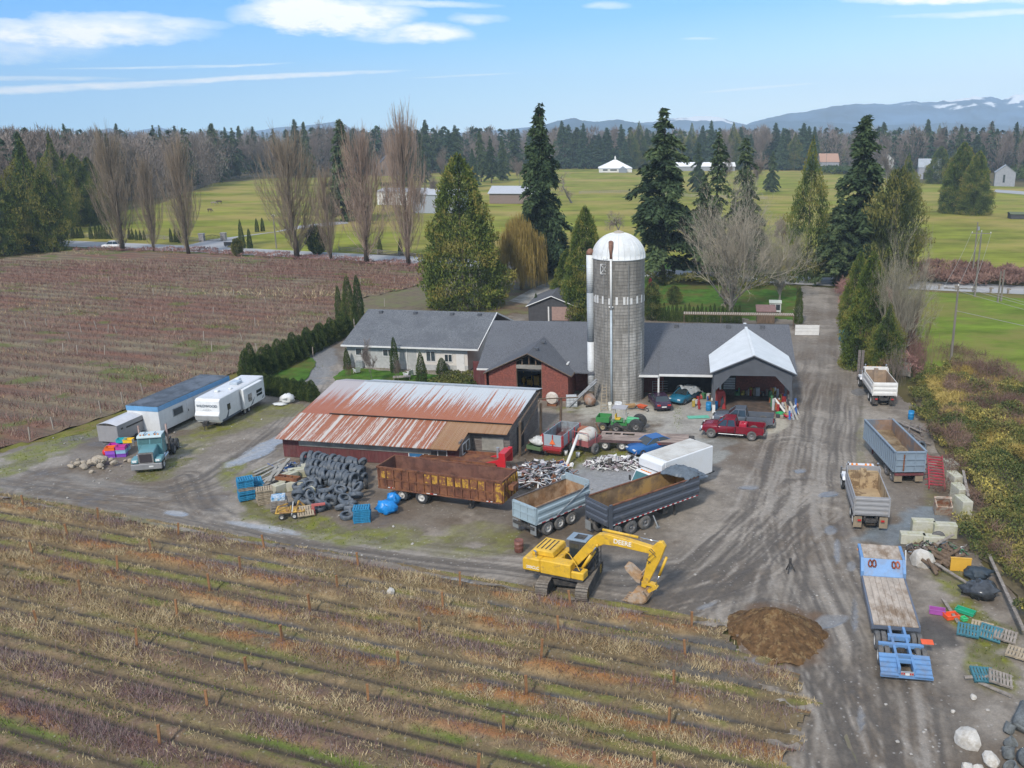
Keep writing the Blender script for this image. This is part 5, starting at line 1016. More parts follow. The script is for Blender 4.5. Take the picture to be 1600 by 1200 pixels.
t=gabled('grey_barn','grey walled barn behind the tallest poplar','barn',at_px(645,333),R(-6),16,16,6.5,8,mat('blue_grey_wall',(.30,.33,.38)),mat('flat_grey_roof',(.40,.42,.45)),over=.3)
t=gabled('low_barn','low pale roofed barn right of the huge cedar','barn',at_px(765,318),R(-3),22,18,4,6.5,mat('brown_wall',(.20,.15,.13)),mat('flat_grey_roof',(.40,.42,.45)),over=.6)
t=gabled('long_white_barn','long white roofed stable behind the tall fir across the pasture','barn',at_px(1046,267),R(0),48,14,3.2,6,fg,mat('white_roof',(.72,.73,.74)),over=.5)
t=gabled('long_brown_barn','long low red roofed building beyond the pasture at the tree line','barn',at_px(858,240),R(0),34,16,10,14,mat('brown_wall',(.20,.15,.13)),mat('dull_red_roof',(.26,.15,.13)))
t=gabled('orange_roofed_house','house with a brownish orange roof behind the clipped pasture hedge','house',at_px(1281,266),R(0),14,12,6,12,fg,mat('orange_roof',(.36,.22,.16)))
def coop():
 t=thing('chicken_coop','brown roofed wooden coop behind the right end of the long roof','coop',at_px(1183,505),R(-4));m=MB();m.box(0,0,0,2.6,1.8,1.9);m.build('wall',timber,t);m=MB();slab(m,[(-.2,-.2,1.9),(2.8,-.2,1.9),(2.8,2,2.5),(-.2,2,2.5)]);m.build('roof',mat('brown_tin',(.20,.12,.11),v=.2),t)
 t=thing('hutch','small white animal hutch with glass front on the lawn','hutch',at_px(1202,490),R(-8));m=MB();m.box(0,0,.3,1.8,1.2,1.7)
 for x,y in ((.05,.05),(1.7,.05),(.05,1.1),(1.7,1.1)):m.box(x-.05,y-.05,0,x+.05,y+.05,.3)
 m.build('body',whitep,t);m=MB();slab(m,[(-.1,-.1,1.75),(1.9,-.1,1.75),(1.9,1.3,2.0),(-.1,1.3,2.0)],.06);m.build('roof',mat('pale_green_roof',(.55,.58,.5)),t);m=MB();m.box(.15,-.04,.6,.8,0,1.5);m.box(1.0,-.04,.6,1.65,0,1.5);m.build('pane',glass,t)
 t=thing('lath_house','narrow slatted lath roof standing along the back of the workshop barn','shelter',at_px(1068,512),R(-4));m=MB()
 for k in range(60):m.box(k*.27,0,2.05,k*.27+.16,1.6,2.10)
 m.build('slat_roof',mat('pale_slats',(.42,.36,.30),v=.2,ns=3),t);m=MB();m.box(0,0,1.95,16.2,.1,2.05);m.box(0,1.5,1.95,16.2,1.6,2.05)
 for x in (0,5.4,10.8,16):m.box(x,0,0,x+.1,.1,2)
 m.build('frame',timber,t)
 t=thing('hoarding','white panelled hoarding standing at the edge of the lane','hoarding',at_px(1242,524),R(-2));m=MB()
 for k in range(3):m.box(0,0,.05+k*.5,3.4,.06,.52+k*.5)
 m.build('panel',whitep,t);m=MB()
 for x in (.1,1.7,3.2):m.box(x,.08,0,x+.1,.18,1.6);m.tube([(x+.05,.1,1.2),(x+.05,.8,0)],.04,4)
 m.build('frame',timber,t)
coop()
def paint(name,c,r=.35,v=.06,dirt=(.16,.13,.10),amt=.4,thr=(.55,.75),metal=0.0,ts=1.3):return mat(name,c,r=r,v=v,ns=2,c2=dirt,ts=ts,thr=thr,amt=amt,metal=metal,spec=.5)
rubber=mat('black_rubber',(.032,.034,.037),r=.9,v=.25,ns=5,c2=(.12,.105,.09),ts=3,thr=(.5,.75),amt=.55)
tread=mat('dusty_rubber',(.10,.10,.10),r=.95,v=.25,ns=5,c2=(.17,.15,.125),ts=2,thr=(.45,.7),amt=.7)
rimw=mat('pale_rim',(.50,.50,.48),r=.5,v=.1,ns=6,c2=(.25,.2,.16),ts=5,amt=.5);rimg=mat('grey_rim',(.20,.20,.205),r=.5,v=.2,ns=6,c2=(.1,.09,.08),ts=5)
chrome=mat('chrome',(.55,.56,.57),r=.18,metal=.9,v=.08,c2=(.3,.3,.3),ts=4,amt=.4)
chassis=mat('chassis_black',(.035,.034,.034),r=.8,v=.3,ns=4,c2=(.10,.085,.07),ts=2,amt=.6)
redlamp=mat('red_lens',(.45,.02,.02),r=.25,v=.1);amber=mat('amber_lens',(.75,.25,.02),r=.25,v=.1);clear=mat('clear_lens',(.7,.72,.72),r=.15,v=.05)
carglass=mat('car_glass',(.025,.035,.04),r=.06,v=.1,ns=.5,spec=.8)
mudflap=mat('muddy_flap',(.24,.19,.13),r=.95,v=.15,ns=3)
def lettering(txt,size,parent,m,loc,rot,ext=.008,name='lettering'):
 c=bpy.data.curves.new(name,'FONT');c.body=txt;c.size=size;c.extrude=ext;c.align_x='CENTER';c.align_y='CENTER';c.offset=size*.012
 o=bpy.data.objects.new(name,c);COL.objects.link(o);bpy.context.view_layer.update();me=bpy.data.meshes.new_from_object(o);bpy.data.objects.remove(o);me.materials.clear();me.materials.append(m)
 q=bpy.data.objects.new(name,me);COL.objects.link(q);q.parent=parent;q.location=loc;q.rotation_euler=rot;KIDS.setdefault(parent.name,[]).append(q.name);return q
def wheel(parent,x,y,r=.5,w=.28,side=-1,rim=rimw,tyre=rubber,dual=False,dish=.55,name='wheel',steer=0.0,z=None):
 """side -1: outer face towards -y"""
 z=r if z is None else z;m=MB();m.at(x,y,z,rz=steer)
 for k in range(2 if dual else 1):
  o=-side*k*(w+.06);prof=[(r*dish,o-w/2),(r*.9,o-w/2),(r,o-w*.36),(r,o+w*.36),(r*.9,o+w/2),(r*dish,o+w/2)];m.lathe(prof+[prof[0]],24,'y',cap=False)
 o=m.build(name,tyre,parent,smooth=R(40));m=MB();m.at(x,y,z,rz=steer);s=side*w/2
 m.lathe([(r*dish+.005,s),(r*dish*.88,s),(r*dish*.8,s*.35),(r*.22,s*.3),(r*.2,s*.75),(.01,s*.8)],20,'y',cap=False);m.build('rim',rim,o,smooth=R(40));return o
def flaps(t,x,a,b,z0,z1,mm_):
 for s in (-1,1):m=MB();m.box(x,min(s*a,s*b),z0,x+.04,max(s*a,s*b),z1);m.build('mud_flap',mm_,t)
def strip_lamps(m,x0,x1,y,z,n,k0,k1,h=.05,t=.012):
 for i in range(n):m.mi(k0 if i%2 else k1);a=x0+(x1-x0)*i/n;m.box(a,y-t,z,a+(x1-x0)/n,y,z+h)
def P2(u,v,rz,dx=0,dy=0):
 g=G(u,v);c,s=math.cos(rz),math.sin(rz);return (g.x+dx*c-dy*s,g.y+dx*s+dy*c,0)
yellow=mat('machine_yellow',(.66,.40,.03),r=.45,v=.12,ns=2,c2=(.27,.16,.07),ts=2.2,thr=(.53,.70),amt=.75)
bucket_m=mat('worn_bucket',(.36,.22,.11),r=.7,v=.25,ns=3,c2=(.42,.38,.33),ts=2,amt=.6)
def excavator():
 c=G(893,917);t=thing('excavator','yellow tracked excavator with its arm bent down and bucket resting on the mud','excavator',(c.x-.1,c.y+.35,0),R(-22));TR_=R(100)
 for s in (-1,1):
  m=MB();m.at(0,0,0,rz=TR_);m.at(0,s*1.28,0);pr=[];L_=2.15;r=.46
  for k in range(9):a=-math.pi/2+math.pi*k/8;pr.append((L_-r+r*math.cos(a),r+r*math.sin(a)))
  for k in range(9):a=math.pi/2+math.pi*k/8;pr.append((-L_+r+r*math.cos(a),r+r*math.sin(a)))
  m.prism(pr,-.34,.34)
  per=[];
  for i in range(len(pr)):a,b=Vector(pr[i]),Vector(pr[(i+1)%len(pr)]);n=max(1,int((b-a).length/.17));per+=[(a.lerp(b,k/n),(b-a).normalized()) for k in range(n)]
  m.mi(1)
  for p,d in per:m.at(p.x,0,p.y,ry=-math.atan2(d.y,d.x));m.box(-.07,-.39,-.05,.07,.39,.0);m.box(-.07,-.39,.0,-.04,.39,.03);m.pop()
  tr=m.build('track',[chassis,mat('muddy_steel',(.19,.165,.135),r=.9,v=.3,ns=6,c2=(.12,.10,.08),ts=2)],t)
  for x in (-1.68,1.68):m=MB();m.at(0,0,0,rz=TR_);m.cyl((x,s*1.28-s*.02,.46),.33,s*.36,'y',14);m.build('sprocket',yellow,tr)
 m=MB();m.at(0,0,0,rz=TR_);m.box(-.9,-1,.35,.9,1,.75);m.cyl((0,0,.7),.62,.3,n=20);m.build('undercarriage',chassis,t)
 m=MB();m.box(-2.55,-1.25,.98,1.45,1.25,1.12);m.build('deck',chassis,t)
 m=MB();m.prism([(-2.75,1.12),(-2.75,1.9),(-2.6,2.02),(-1.5,2.02),(-1.5,1.12)],-1.28,1.28,'y');m.build('counterweight',yellow,t,bevel=.08)
 m=MB();m.box(-1.48,-1.26,1.12,.62,-.45,2.02);m.box(-1.48,-.45,1.12,-.4,1.2,1.95);m.build('body',yellow,t,bevel=.04)
 m=MB();m.prism([(-2.35,2.03),(-2.25,2.42),(-.85,2.42),(-.75,2.03)],-.75,1.15,'y');h=m.build('hood',yellow,t,bevel=.06)
 m=MB();
 for k in range(4):m.box(-2.1+.3*k,-.5,2.425,-2.02+.3*k,.9,2.44)
 m.build('louvre',chassis,h)
 m=MB();m.tube([(-1.9,-.95,2.02),(-1.9,-.95,2.38),(-2.05,-.95,2.45)],.06,10);m.build('exhaust',chrome,t)
 m=MB();m.box(.64,-1.24,1.12,1.5,-.5,1.62);m.build('tool_box',yellow,t,bevel=.05);m=MB();m.box(.72,-1.1,1.625,1.2,-.65,1.65);m.build('step_plate',chassis,t)
 m=MB()
 m.tube([(-.2,-.45,1.95),(-.1,-.45,2.5),(.25,-.6,2.45),(.8,-.95,2.15),(1.2,-1.1,1.7)],.03,6);m.build('handrail',yellow,t)
 m=MB();m.prism([(-.2,1.12),(-.2,2.85),(.0,2.95),(1.15,2.95),(1.5,2.2),(1.5,1.12)],.3,1.22,'y');cb=m.build('cab',mat('cab_dark',(.05,.055,.065),r=.35,v=.1),t,bevel=.05)
 m=MB();m.box(-.1,.285,1.75,.5,.3,2.75);m.box(.58,.285,1.75,1.15,.3,2.75);m.add([(1.2,.4,2.9),(1.2,1.12,2.9),(1.53,1.12,2.2),(1.53,.4,2.2)],[(0,1,2,3)]);m.box(1.505,.4,1.3,1.52,1.12,2.15);m.build('pane',carglass,cb)
 m=MB();m.box(-.32,.22,2.96,1.05,1.32,3.05);m.mi(1).box(.1,.45,3.05,.8,1.1,3.08);m.build('roof',[mat('roof_blue_grey',(.20,.26,.32),r=.4,v=.1),chassis],cb,bevel=.03)
 m=MB();
 for z in (1.3,1.7,2.1):m.tube([(1.62,.35,z),(1.62,1.25,z)],.025,5)
 for y in (.35,.8,1.25):m.tube([(1.62,y,1.15),(1.62,y,2.5)],.025,5)
 m.build('guard',chassis,t)
 def arm(name,pts,w,mats,yy=-.12):m=MB();m.prism(pts,yy-w/2,yy+w/2,'y');return m.build(name,mats,t,bevel=.03)
 bo=arm('boom',[(.35,1.55),(.2,1.85),(1.55,3.55),(2.1,3.98),(2.7,4.1),(3.6,4.02),(5.7,3.72),(5.85,3.5),(5.7,3.3),(3.4,3.42),(2.5,3.38),(2.0,3.1),(.7,1.6)],.42,yellow)
 lettering('DEERE',.42,bo,mat('decal_white',(.75,.75,.72),v=.04),(3.75,-.345,3.72),(math.pi/2,R(3),0))
 lettering('200CLC',.27,t,mat('decal_white',(.75,.75,.72)),(-2.0,-1.295,1.42),(math.pi/2,0,0))
 def ram(a,b,f=.55,y=-.12,r=.085,par=None):
  m=MB();a,b=Vector((a[0],y,a[1])),Vector((b[0],y,b[1]));c=a.lerp(b,f);m.tube([a,c],r,10);m.mi(1);m.tube([c,b],r*.5,8);m.mi(0);m.tube([b-Vector((0,.1,0)),b+Vector((0,.1,0))],r,8);return m.build('hydraulic_ram',[yellow,chrome],par or t,smooth=R(40))
 ram((.95,1.35),(2.1,3.3),.62,-.42,.10);ram((.95,1.35),(2.1,3.3),.62,.18,.10);ram((2.35,4.28),(6.15,4.12),.62)
 am=arm('stick',[(5.55,3.65),(6.0,4.15),(6.3,4.2),(6.5,3.9),(6.2,3.0),(5.25,.92),(4.95,.98),(5.4,3.0)],.34,yellow)
 m=MB();m.tube([(5.6,-.36,3.7),(5.9,-.42,3.5),(5.5,-.4,3.15),(5.35,-.36,2.9),(5.6,-.36,2.75)],.025,6);m.tube([(5.5,-.36,3.6),(5.95,-.45,3.3),(5.45,-.38,2.7)],.025,6);m.build('hose',chassis,am)
 ram((6.55,3.2),(5.85,1.15),.65);m=MB();m.prism([(5.85,1.2),(6.0,1.05),(5.35,.55),(5.2,.7)],-.32,.1,'y');m.prism([(5.0,1.35),(5.85,1.25),(5.85,1.1),(5.0,1.2)],-.3,.08,'y');m.build('linkage',yellow,am)
 pr=[(5.3,.95),(5.55,.6),(5.5,.25),(5.2,.02),(4.65,-.04),(4.1,.0)];m=MB();th=.05;ins=[(5.22,.88),(5.44,.58),(5.4,.3),(5.15,.1),(4.65,.04),(4.1,.05)]
 m.prism(pr+ins[::-1],-.72,.48,'y')
 for y in (-.72,.42):m.prism(pr+[(4.45,.55)],y,y+.06,'y')
 for k in range(5):y=-.66+k*.26;m.prism([(4.12,.0),(3.86,.01),(4.1,.06)],y,y+.1,'y')
 m.build('bucket',bucket_m,t)
 m=MB();m.prism([(4.95,1.3),(4.75,1.35),(4.05,2.0),(3.95,2.25),(4.2,2.2),(5.0,1.6)],-.5,.25,'y');m.tube([(5.5,-.12,2.6),(4.75,-.12,1.55)],.05,8);m.build('thumb',bucket_m,t)
excavator()
def hopper(m,x0,x1,w,z0,z1,t=.06,ki=1,taper=0.0):
 """outer skin on material 0, inside on ki, from x0 (rear) to x1"""
 h=w/2;m.mi(0);m.box(x0,-h,z0,x1,-h+t,z1);m.box(x0,h-t,z0,x1,h,z1);m.box(x0,-h+t,z0,x0+t,h-t,z1);m.box(x1-t,-h+t,z0,x1,h-t,z1);m.box(x0+t,-h+t,z0,x1-t,h-t,z0+t)
 m.mi(ki);e=.006;m.box(x0+t,-h+t,z0+t,x1-t,-h+t+e,z1-.01);m.box(x0+t,h-t-e,z0+t,x1-t,h-t,z1-.01);m.box(x0+t,-h+t+e,z0+t,x0+t+e,h-t-e,z1-.01);m.box(x1-t-e,-h+t+e,z0+t,x1-t,h-t-e,z1-.01);m.box(x0+t+e,-h+t+e,z0+t,x1-t-e,h-t-e,z0+t+e);m.mi(0)
rust=mat('deep_rust',(.13,.048,.026),r=.85,v=.4,ns=2,c2=(.21,.085,.035),ts=1.1,bump=.3,bs=10);rust_in=mat('inner_rust',(.12,.052,.038),r=.9,v=.25,ns=1.5,c2=(.17,.08,.055),ts=.8);rust_y=mat('rusty_yellow',(.44,.25,.03),r=.75,v=.2,ns=3,c2=(.18,.07,.03),ts=2.2,thr=(.47,.52))
def dumpster_trailer():
 rz=R(-17.5);t=thing('scrap_trailer','long rusty brown open topped scrap trailer with one yellow end','trailer',P2(593,779,rz,0,1.3),rz);L_=10.7
 m=MB();hopper(m,0,L_,2.6,.95,2.7)
 m.box(-.06,-1.36,2.6,L_+.06,-1.24,2.76);m.box(-.06,1.24,2.6,L_+.06,1.36,2.76);m.box(-.06,-1.24,2.6,.06,1.24,2.76);m.box(L_-.06,-1.24,2.6,L_+.06,1.24,2.76)
 for s in (-1,1):
  y=s*1.37;m.box(0,min(y,s*1.3),1.72,L_,max(y,s*1.3),1.82);m.box(0,min(y,s*1.3),.92,L_,max(y,s*1.3),1.05)
  for k in range(17):x=.05+k*(L_-.2)/16;m.box(x,min(s*1.39,s*1.3),1.06,x+.12,max(s*1.39,s*1.3),1.71);m.box(x,min(s*1.39,s*1.3),1.83,x+.12,max(s*1.39,s*1.3),2.59)
 m.mi(2)
 for x in (.35,.7,4.15,4.8,5.45,6.1,6.8,7.4,8.1,8.75):m.box(x,-1.325,1.84,x+.5,-1.31,2.55 if x>4 else 2.4)
 m.build('box',[rust,rust_in,rust_y],t)
 m=MB();
 for y in (-1.3,-.8,-.3,.2,.7,1.2):m.box(L_+.005,y,1.0,L_+.12,y+.1,2.6)
 m.box(L_+.005,-1.32,.96,L_+.04,1.32,2.58);m.box(L_-.5,-1.41,1.06,L_+.02,-1.395,2.55);m.build('front_end',rust_y,t)
 m=MB();m.box(L_+.12,-.5,1.75,L_+.55,.5,2.1);m.build('step',rust,t)
 m=MB();m.box(.3,-.5,.7,L_-1,-.35,.94);m.box(.3,.35,.7,L_-1,.5,.94);
 for x in (2.0,3.75):m.box(x-.06,-1.1,.45,x+.06,1.1,.57)
 m.box(7.6,-.7,.1,7.75,-.55,.8);m.box(7.6,.55,.1,7.75,.7,.8);m.box(7.5,-.85,.0,7.9,-.4,.1);m.box(7.5,.4,0,7.9,.85,.1);m.build('frame',chassis,t)
 for x in (2.0,3.75):wheel(t,x,-1.12,.52,.3,-1,rimw,dual=True);wheel(t,x,1.12,.52,.3,1,rimw,dual=True)
 for a,b,z in ((.9,1.5,1.08),(4.3,5.2,1.0),(9.4,9.9,1.0)):m=MB();strip_lamps(m,a,b,-1.375,z,3,0,1);m.build('reflector',[redlamp,clear],t)
dumpster_trailer()
def ribbed_side(m,x0,x1,y,z0,z1,n=3,d=.05):
 s=1 if y>0 else-1;H_=(z1-z0)
 for k in range(n):
  a=z0+H_*(k+.12)/n;b=z0+H_*(k+.72)/n;pts=[(y,a),(y+s*d,a+.08),(y+s*d,b-.08),(y,b)];m.prism(pts,x0,x1,'x')
greyb=paint('grey_blue_paint',(.30,.38,.42));tanrust=mat('tan_rust',(.27,.155,.075),r=.85,v=.3,ns=1.2,c2=(.40,.30,.20),ts=.8,amt=.8);brownin=mat('muddy_interior',(.19,.13,.075),r=.9,v=.3,ns=1,c2=(.36,.23,.08),ts=.6)
def pup():
 rz=R(48);t=thing('pup_trailer','short grey blue triple axle dump trailer with a rusty inside','trailer',(-6.0,58.9,0),rz);t.location=Vector((-6.15,58.3,0))+Vector((math.cos(rz+math.pi/2),math.sin(rz+math.pi/2),0))*1.27;L_=5.35
 m=MB();hopper(m,0,L_,2.5,1.15,2.45,ki=1);ribbed_side(m,.12,L_,-1.25,1.3,2.4,2,.06);ribbed_side(m,.12,L_,1.25,1.3,2.4,2,.06);m.box(L_-.08,-1.25,2.46,L_,1.25,3.0);m.box(L_-.5,-1.27,2.46,L_,-1.2,2.8);m.box(L_-.5,1.2,2.46,L_,1.27,2.8)
 m.build('box',[greyb,tanrust],t)
 m=MB();m.box(-.08,-1.26,1.15,-.01,1.26,2.42)
 for y in (-1.2,-.4,.35,1.1):m.box(-.13,y,1.18,-.08,y+.1,2.4)
 for z in (1.2,1.75,2.3):m.box(-.14,-1.2,z,-.085,1.2,z+.1)
 m.build('tailgate',greyb,t);m=MB()
 for y in (-1.22,1.22):m.box(0.05,y-.07,2.45,L_-.1,y+.07,2.5)
 m.build('top_rail',mat('rail_dark',(.1,.08,.07),v=.3),t)
 m=MB();m.box(-.05,-.5,.8,L_+1.6,-.35,1.1);m.box(-.05,.35,.8,L_+1.6,.5,1.1);m.box(-.2,-1.1,.75,-.05,1.1,.95);m.tube([(L_+1.6,0,.9),(L_+2.6,0,.8)],.07,6);m.build('frame',chassis,t)
 flaps(t,-.1,.65,1.25,.35,1.05,mat('flap_grey',(.2,.21,.21)))
 for x in (1.15,2.35,3.55):wheel(t,x,-1.06,.51,.29,-1,rimw,tread,True);wheel(t,x,1.06,.51,.29,1,rimw,tread,True)
 m=MB();strip_lamps(m,.1,L_-.1,-1.26,1.16,14,0,1,.05);m.build('reflector',[redlamp,clear],t)
 m=MB();m.tube([(1.9,-1.34,1.35),(5.2,-1.32,2.75)],.035,6);m.build('tarp_arm',galv,t)
pup()
navy=paint('dark_navy_paint',(.065,.075,.095),amt=.35,dirt=(.25,.22,.19))
def long_dump():
 rz=R(40.5);t=thing('dump_trailer','long dark navy dump trailer with a rolled tarp at its front end','trailer',(0,0,0),rz);t.location=Vector((-1.05,57.8,0))+Vector((math.cos(rz+math.pi/2),math.sin(rz+math.pi/2),0))*1.28;L_=8.9
 m=MB();hopper(m,0,L_,2.55,1.25,2.75);ribbed_side(m,.3,L_,-1.275,1.45,2.65,2,.09);ribbed_side(m,.3,L_,1.275,1.45,2.65,2,.09)
 m.box(0,-1.4,.9,.25,-1.28,2.9);m.box(0,1.28,.9,.25,1.4,2.9);m.box(L_-.06,-1.27,2.76,L_,1.27,3.05);m.build('box',[navy,brownin],t)
 m=MB();
 for y in (-1.24,1.24):m.box(.26,y-.07,2.75,L_-.1,y+.07,2.82)
 m.build('top_rail',rust,t)
 m=MB();m.box(-.08,-1.27,1.25,-.01,1.27,2.7)
 for k in range(3):m.prism([(-.08,1.35+k*.45),(-.15,1.42+k*.45),(-.15,1.62+k*.45),(-.08,1.7+k*.45)],-1.2,1.2,'y')
 m.build('tailgate',navy,t)
 n,k=16,12;vs=[];rr=random.Random(4)
 for i in range(n+1):
  for j in range(k+1):
   y=-1.35+2.7*j/k;x=L_-1.55+2.2*i/n;z=2.86+.42*math.sin(math.pi*min(1,i/n*1.05))*(.75+.25*math.cos(y*2.2))+.05*math.sin(i*2.1+j)+rr.uniform(-.02,.02);z-=.3*max(0,abs(y)-1.1)*2
   vs.append((x+.35*math.sin(j*.5)*(1-i/n),y,z))
 vv=vs+[(a,b,c-.05) for a,b,c in vs];o=(n+1)*(k+1);fs=[]
 for i in range(n):
  for j in range(k):a=i*(k+1)+j;fs+=[(a,a+1,a+k+2,a+k+1),(a+o,a+k+1+o,a+k+2+o,a+1+o)]
 m=MB();m.add(vv,fs);m.build('tarp',mat('tarp_slate',(.10,.125,.15),r=.5,v=.2,ns=2,wave=('Y',1.2,.4)),t,smooth=True)
 m=MB();m.box(L_+.0,-1.0,2.3,L_+1.3,1.3,2.4);m.box(L_+.7,-.2,2.4,L_+1.0,.3,2.75);m.build('cab_shield',paint('shield_blue_grey',(.16,.19,.22)),t)
 m=MB();m.box(.1,-.5,.85,L_,-.35,1.22);m.box(.1,.35,.85,L_,.5,1.22);m.box(6.7,-.9,.1,6.82,-.78,1.1);m.box(6.7,.78,.1,6.82,.9,1.1);m.box(5.4,-1.0,.55,5.9,1.0,1.0);m.build('frame',chassis,t)
 flaps(t,-.1,.7,1.32,.3,1.0,mat('flap_grey',(.2,.21,.21)))
 for x in (.75,2.15,3.5):wheel(t,x,-1.1,.54,.3,-1,rimg,tread,True);wheel(t,x,1.1,.54,.3,1,rimg,tread,True)
 m=MB();strip_lamps(m,.3,L_-.1,-1.29,1.24,34,0,1,.06);m.build('reflector',[redlamp,clear],t)
 lettering('X-TREME',.34,t,mat('decal_blue',(.10,.16,.40)),(6.3,-1.375,1.75),(math.pi/2,0,0)) if False else None
 m=MB();m.tube([(4.35,-1.6,.12),(4.15,-1.32,.95)],.05,8);m.box(4.2,-1.7,0,4.5,-1.5,.12);m.build('support_leg',galv,t)
long_dump()
whbox=mat('truck_white',(.66,.68,.70),r=.4,v=.05,ns=1,c2=(.52,.52,.5),ts=1,amt=.4);ribroof=mat('ribbed_pale_roof',(.55,.54,.50),r=.6,v=.08,ns=2,c2=(.42,.40,.36),ts=1,wave=('X',.8,.3))
def tri_glass(m,pts):m.add(pts,[(0,1,2,3)])
def box_truck():
 rz=R(223);t=thing('box_truck','white box truck with teal tinted windscreen parked behind the dark dump trailer','truck',(0,0,0),rz);f=Vector((math.cos(rz),math.sin(rz),0));l=Vector((-f.y,f.x,0));c=Vector((3.25,65.3,0));t.location=c-l*(-1.35)-f*0;L_=5.6
 t.location=Vector((3.25,65.2,0))-l*1.4*1
 t.location=Vector((3.2,65.2,0))+Vector((-1.35*f.y*-1,0,0))*0+(-l)*1.3
 m=MB();m.box(-L_,-1.3,1.0,0,1.3,3.3);b=m.build('cargo_box',whbox,t,bevel=.06)
 m=MB();m.box(-L_+.15,-1.2,3.302,-.3,1.2,3.33);m.build('roof',ribroof,b);m=MB();m.prism([(-.02,1.0),(-.02,3.32),(.35,3.1),(.38,2.5),(.05,2.3)],-1.28,1.28,'y');m.build('fairing',whbox,b,bevel=.06)
 m=MB();m.prism([(.1,.6),(.1,2.35),(1.0,2.38),(1.55,1.55),(2.05,1.3),(2.1,.6)],-1.0,1.0,'y');cb=m.build('cab',whbox,t,bevel=.09)
 m=MB();m.add([(1.06,-.85,2.30),(1.06,.85,2.30),(1.56,.85,1.56),(1.56,-.85,1.56)],[(0,1,2,3)]);o=m.build('windscreen',mat('teal_glass',(.04,.13,.14),r=.08,spec=.8),cb)
 m=MB();m.prism([(.35,1.5),(.35,2.2),(.95,2.2),(1.4,1.5)],-1.012,-1.0,'y');m.prism([(.35,1.5),(.35,2.2),(.95,2.2),(1.4,1.5)],1.0,1.012,'y');m.build('side_window',carglass,cb)
 m=MB();
 m.box(.74,-.56,2.375,.86,.56,2.39)
 for y in (-.5,-.25,0,.25,.5):m.box(.75,y-.04,2.385,.85,y+.04,2.44)
 m.build('marker_lamp',amber,cb);m=MB();m.box(2.08,-.95,.45,2.2,.95,.75);m.build('bumper',chrome,t)
 m=MB();m.box(2.1,-.6,.8,2.13,.6,1.1);m.build('grille',chassis,cb);m=MB();m.box(2.08,-.95,.85,2.13,-.65,1.05);m.box(2.08,.65,.85,2.13,.95,1.05);m.build('headlight',clear,cb)
 m=MB();m.box(-L_,-.45,.6,2,-.3,.98);m.box(-L_,.3,.6,2,.45,.98);m.box(-L_-.6,-1.0,.75,-L_,1.0,.85);m.build('chassis',chassis,t)
 for s in (-1,1):wheel(t,1.3,s*.92,.42,.24,s,rimw);wheel(t,-3.7,s*.98,.44,.25,s,rimw,dual=True)
 m=MB();m.tube([(1.3,-1.0,1.5),(1.35,-1.28,1.6)],.02,4);m.box(1.3,-1.38,1.45,1.36,-1.2,1.85);m.tube([(1.3,1.0,1.5),(1.35,1.28,1.6)],.02,4);m.box(1.3,1.2,1.45,1.36,1.38,1.85);m.build('mirror',chassis,cb)
box_truck()
def car(name,label,body,loc,rz,L_=4.6,W_=1.8,H_=1.38,kind='sedan',rim=rimg,cat='car',cover=None,group=None):
 t=thing(name,label,cat,loc,rz,group);h=W_/2;a=L_/2;prof={'sedan':[(-a,.55,.30),(-a,.95,.30),(-a+.75,1.02,0),(-.85*a+1.3,1.02,0)],}.get(kind)
 rr=[(-a,.78,.38,.80),(-a+.12,.93,.28,.92),(-a+.9,1,.22,.98),(-.3,1,.2,.95),(.55*a,1,.2,.90),(a-.35,.95,.24,.78),(a,.74,.34,.62)]
 if kind=='suv':rr=[(-a,.9,.4,1.0),(-a+.1,.97,.3,1.1),(-a+.9,1,.25,1.1),(-.3,1,.25,1.08),(.5*a,1,.25,1.04),(a-.3,.96,.28,.95),(a,.82,.4,.8)]
 m=MB();rings=[]
 for x,w,z0,z1 in rr:y=h*w;rings.append([(x,-y,z0+.1),(x,-y*.92,z0),(x,y*.92,z0),(x,y,z0+.1),(x,y,z1-.14),(x,y*.88,z1),(x,-y*.88,z1),(x,-y,z1-.14)])
 m.loft(rings);b=m.build('body',body,t,smooth=R(50))
 zb=rr[3][3]-.02;m=MB();x0,x1,x2,x3=((-a+.55,-a+1.35,.25,1.05) if kind !='suv' else (-a+.05,-a+.35,.35,1.1));g0=[(x0,h*.84),(x3,h*.84)];g1=[(x1,h*.66),(x2,h*.66)]
 m.add([(x0,-h*.86,zb),(x3,-h*.86,zb),(x3,h*.86,zb),(x0,h*.86,zb),(x1,-h*.68,H_-.04),(x2,-h*.68,H_-.04),(x2,h*.68,H_-.04),(x1,h*.68,H_-.04)],[(0,1,5,4),(1,2,6,5),(2,3,7,6),(3,0,4,7),(4,5,6,7)]);m.build('glasshouse',carglass,b)
 m=MB();m.box(x1-.02,-h*.7,H_-.045,x2+.02,h*.7,H_)
 for s in (-1,1):
  for p,q in (((x0,s*h*.87,zb),(x1,s*h*.69,H_-.03)),((x3,s*h*.87,zb),(x2,s*h*.69,H_-.03)),(((x0+x3)/2-.1,s*h*.87,zb),((x1+x2)/2,s*h*.69,H_-.03))):m.tube([p,q],.035,4)
 m.build('roof',body,b)
 for x in (a-.85,-a+.85):
  for s in (-1,1):wheel(t,x,s*(h-.11),.33,.22,s,rim)
 m=MB();m.box(a-.16,-h*.78,.58,a-.02,-h*.45,.70);m.box(a-.16,h*.45,.58,a-.02,h*.78,.70);m.build('headlight',clear,b)
 m=MB();m.box(-a-.01,-h*.8,.66,-a+.1,-h*.4,.82);m.box(-a-.01,h*.4,.66,-a+.1,h*.8,.82);m.build('tail_lamp',redlamp,b)
 m=MB();m.box(-a-.03,-.25,.5,-a+.02,.25,.62);m.build('number_plate',whitep,b)
 return t
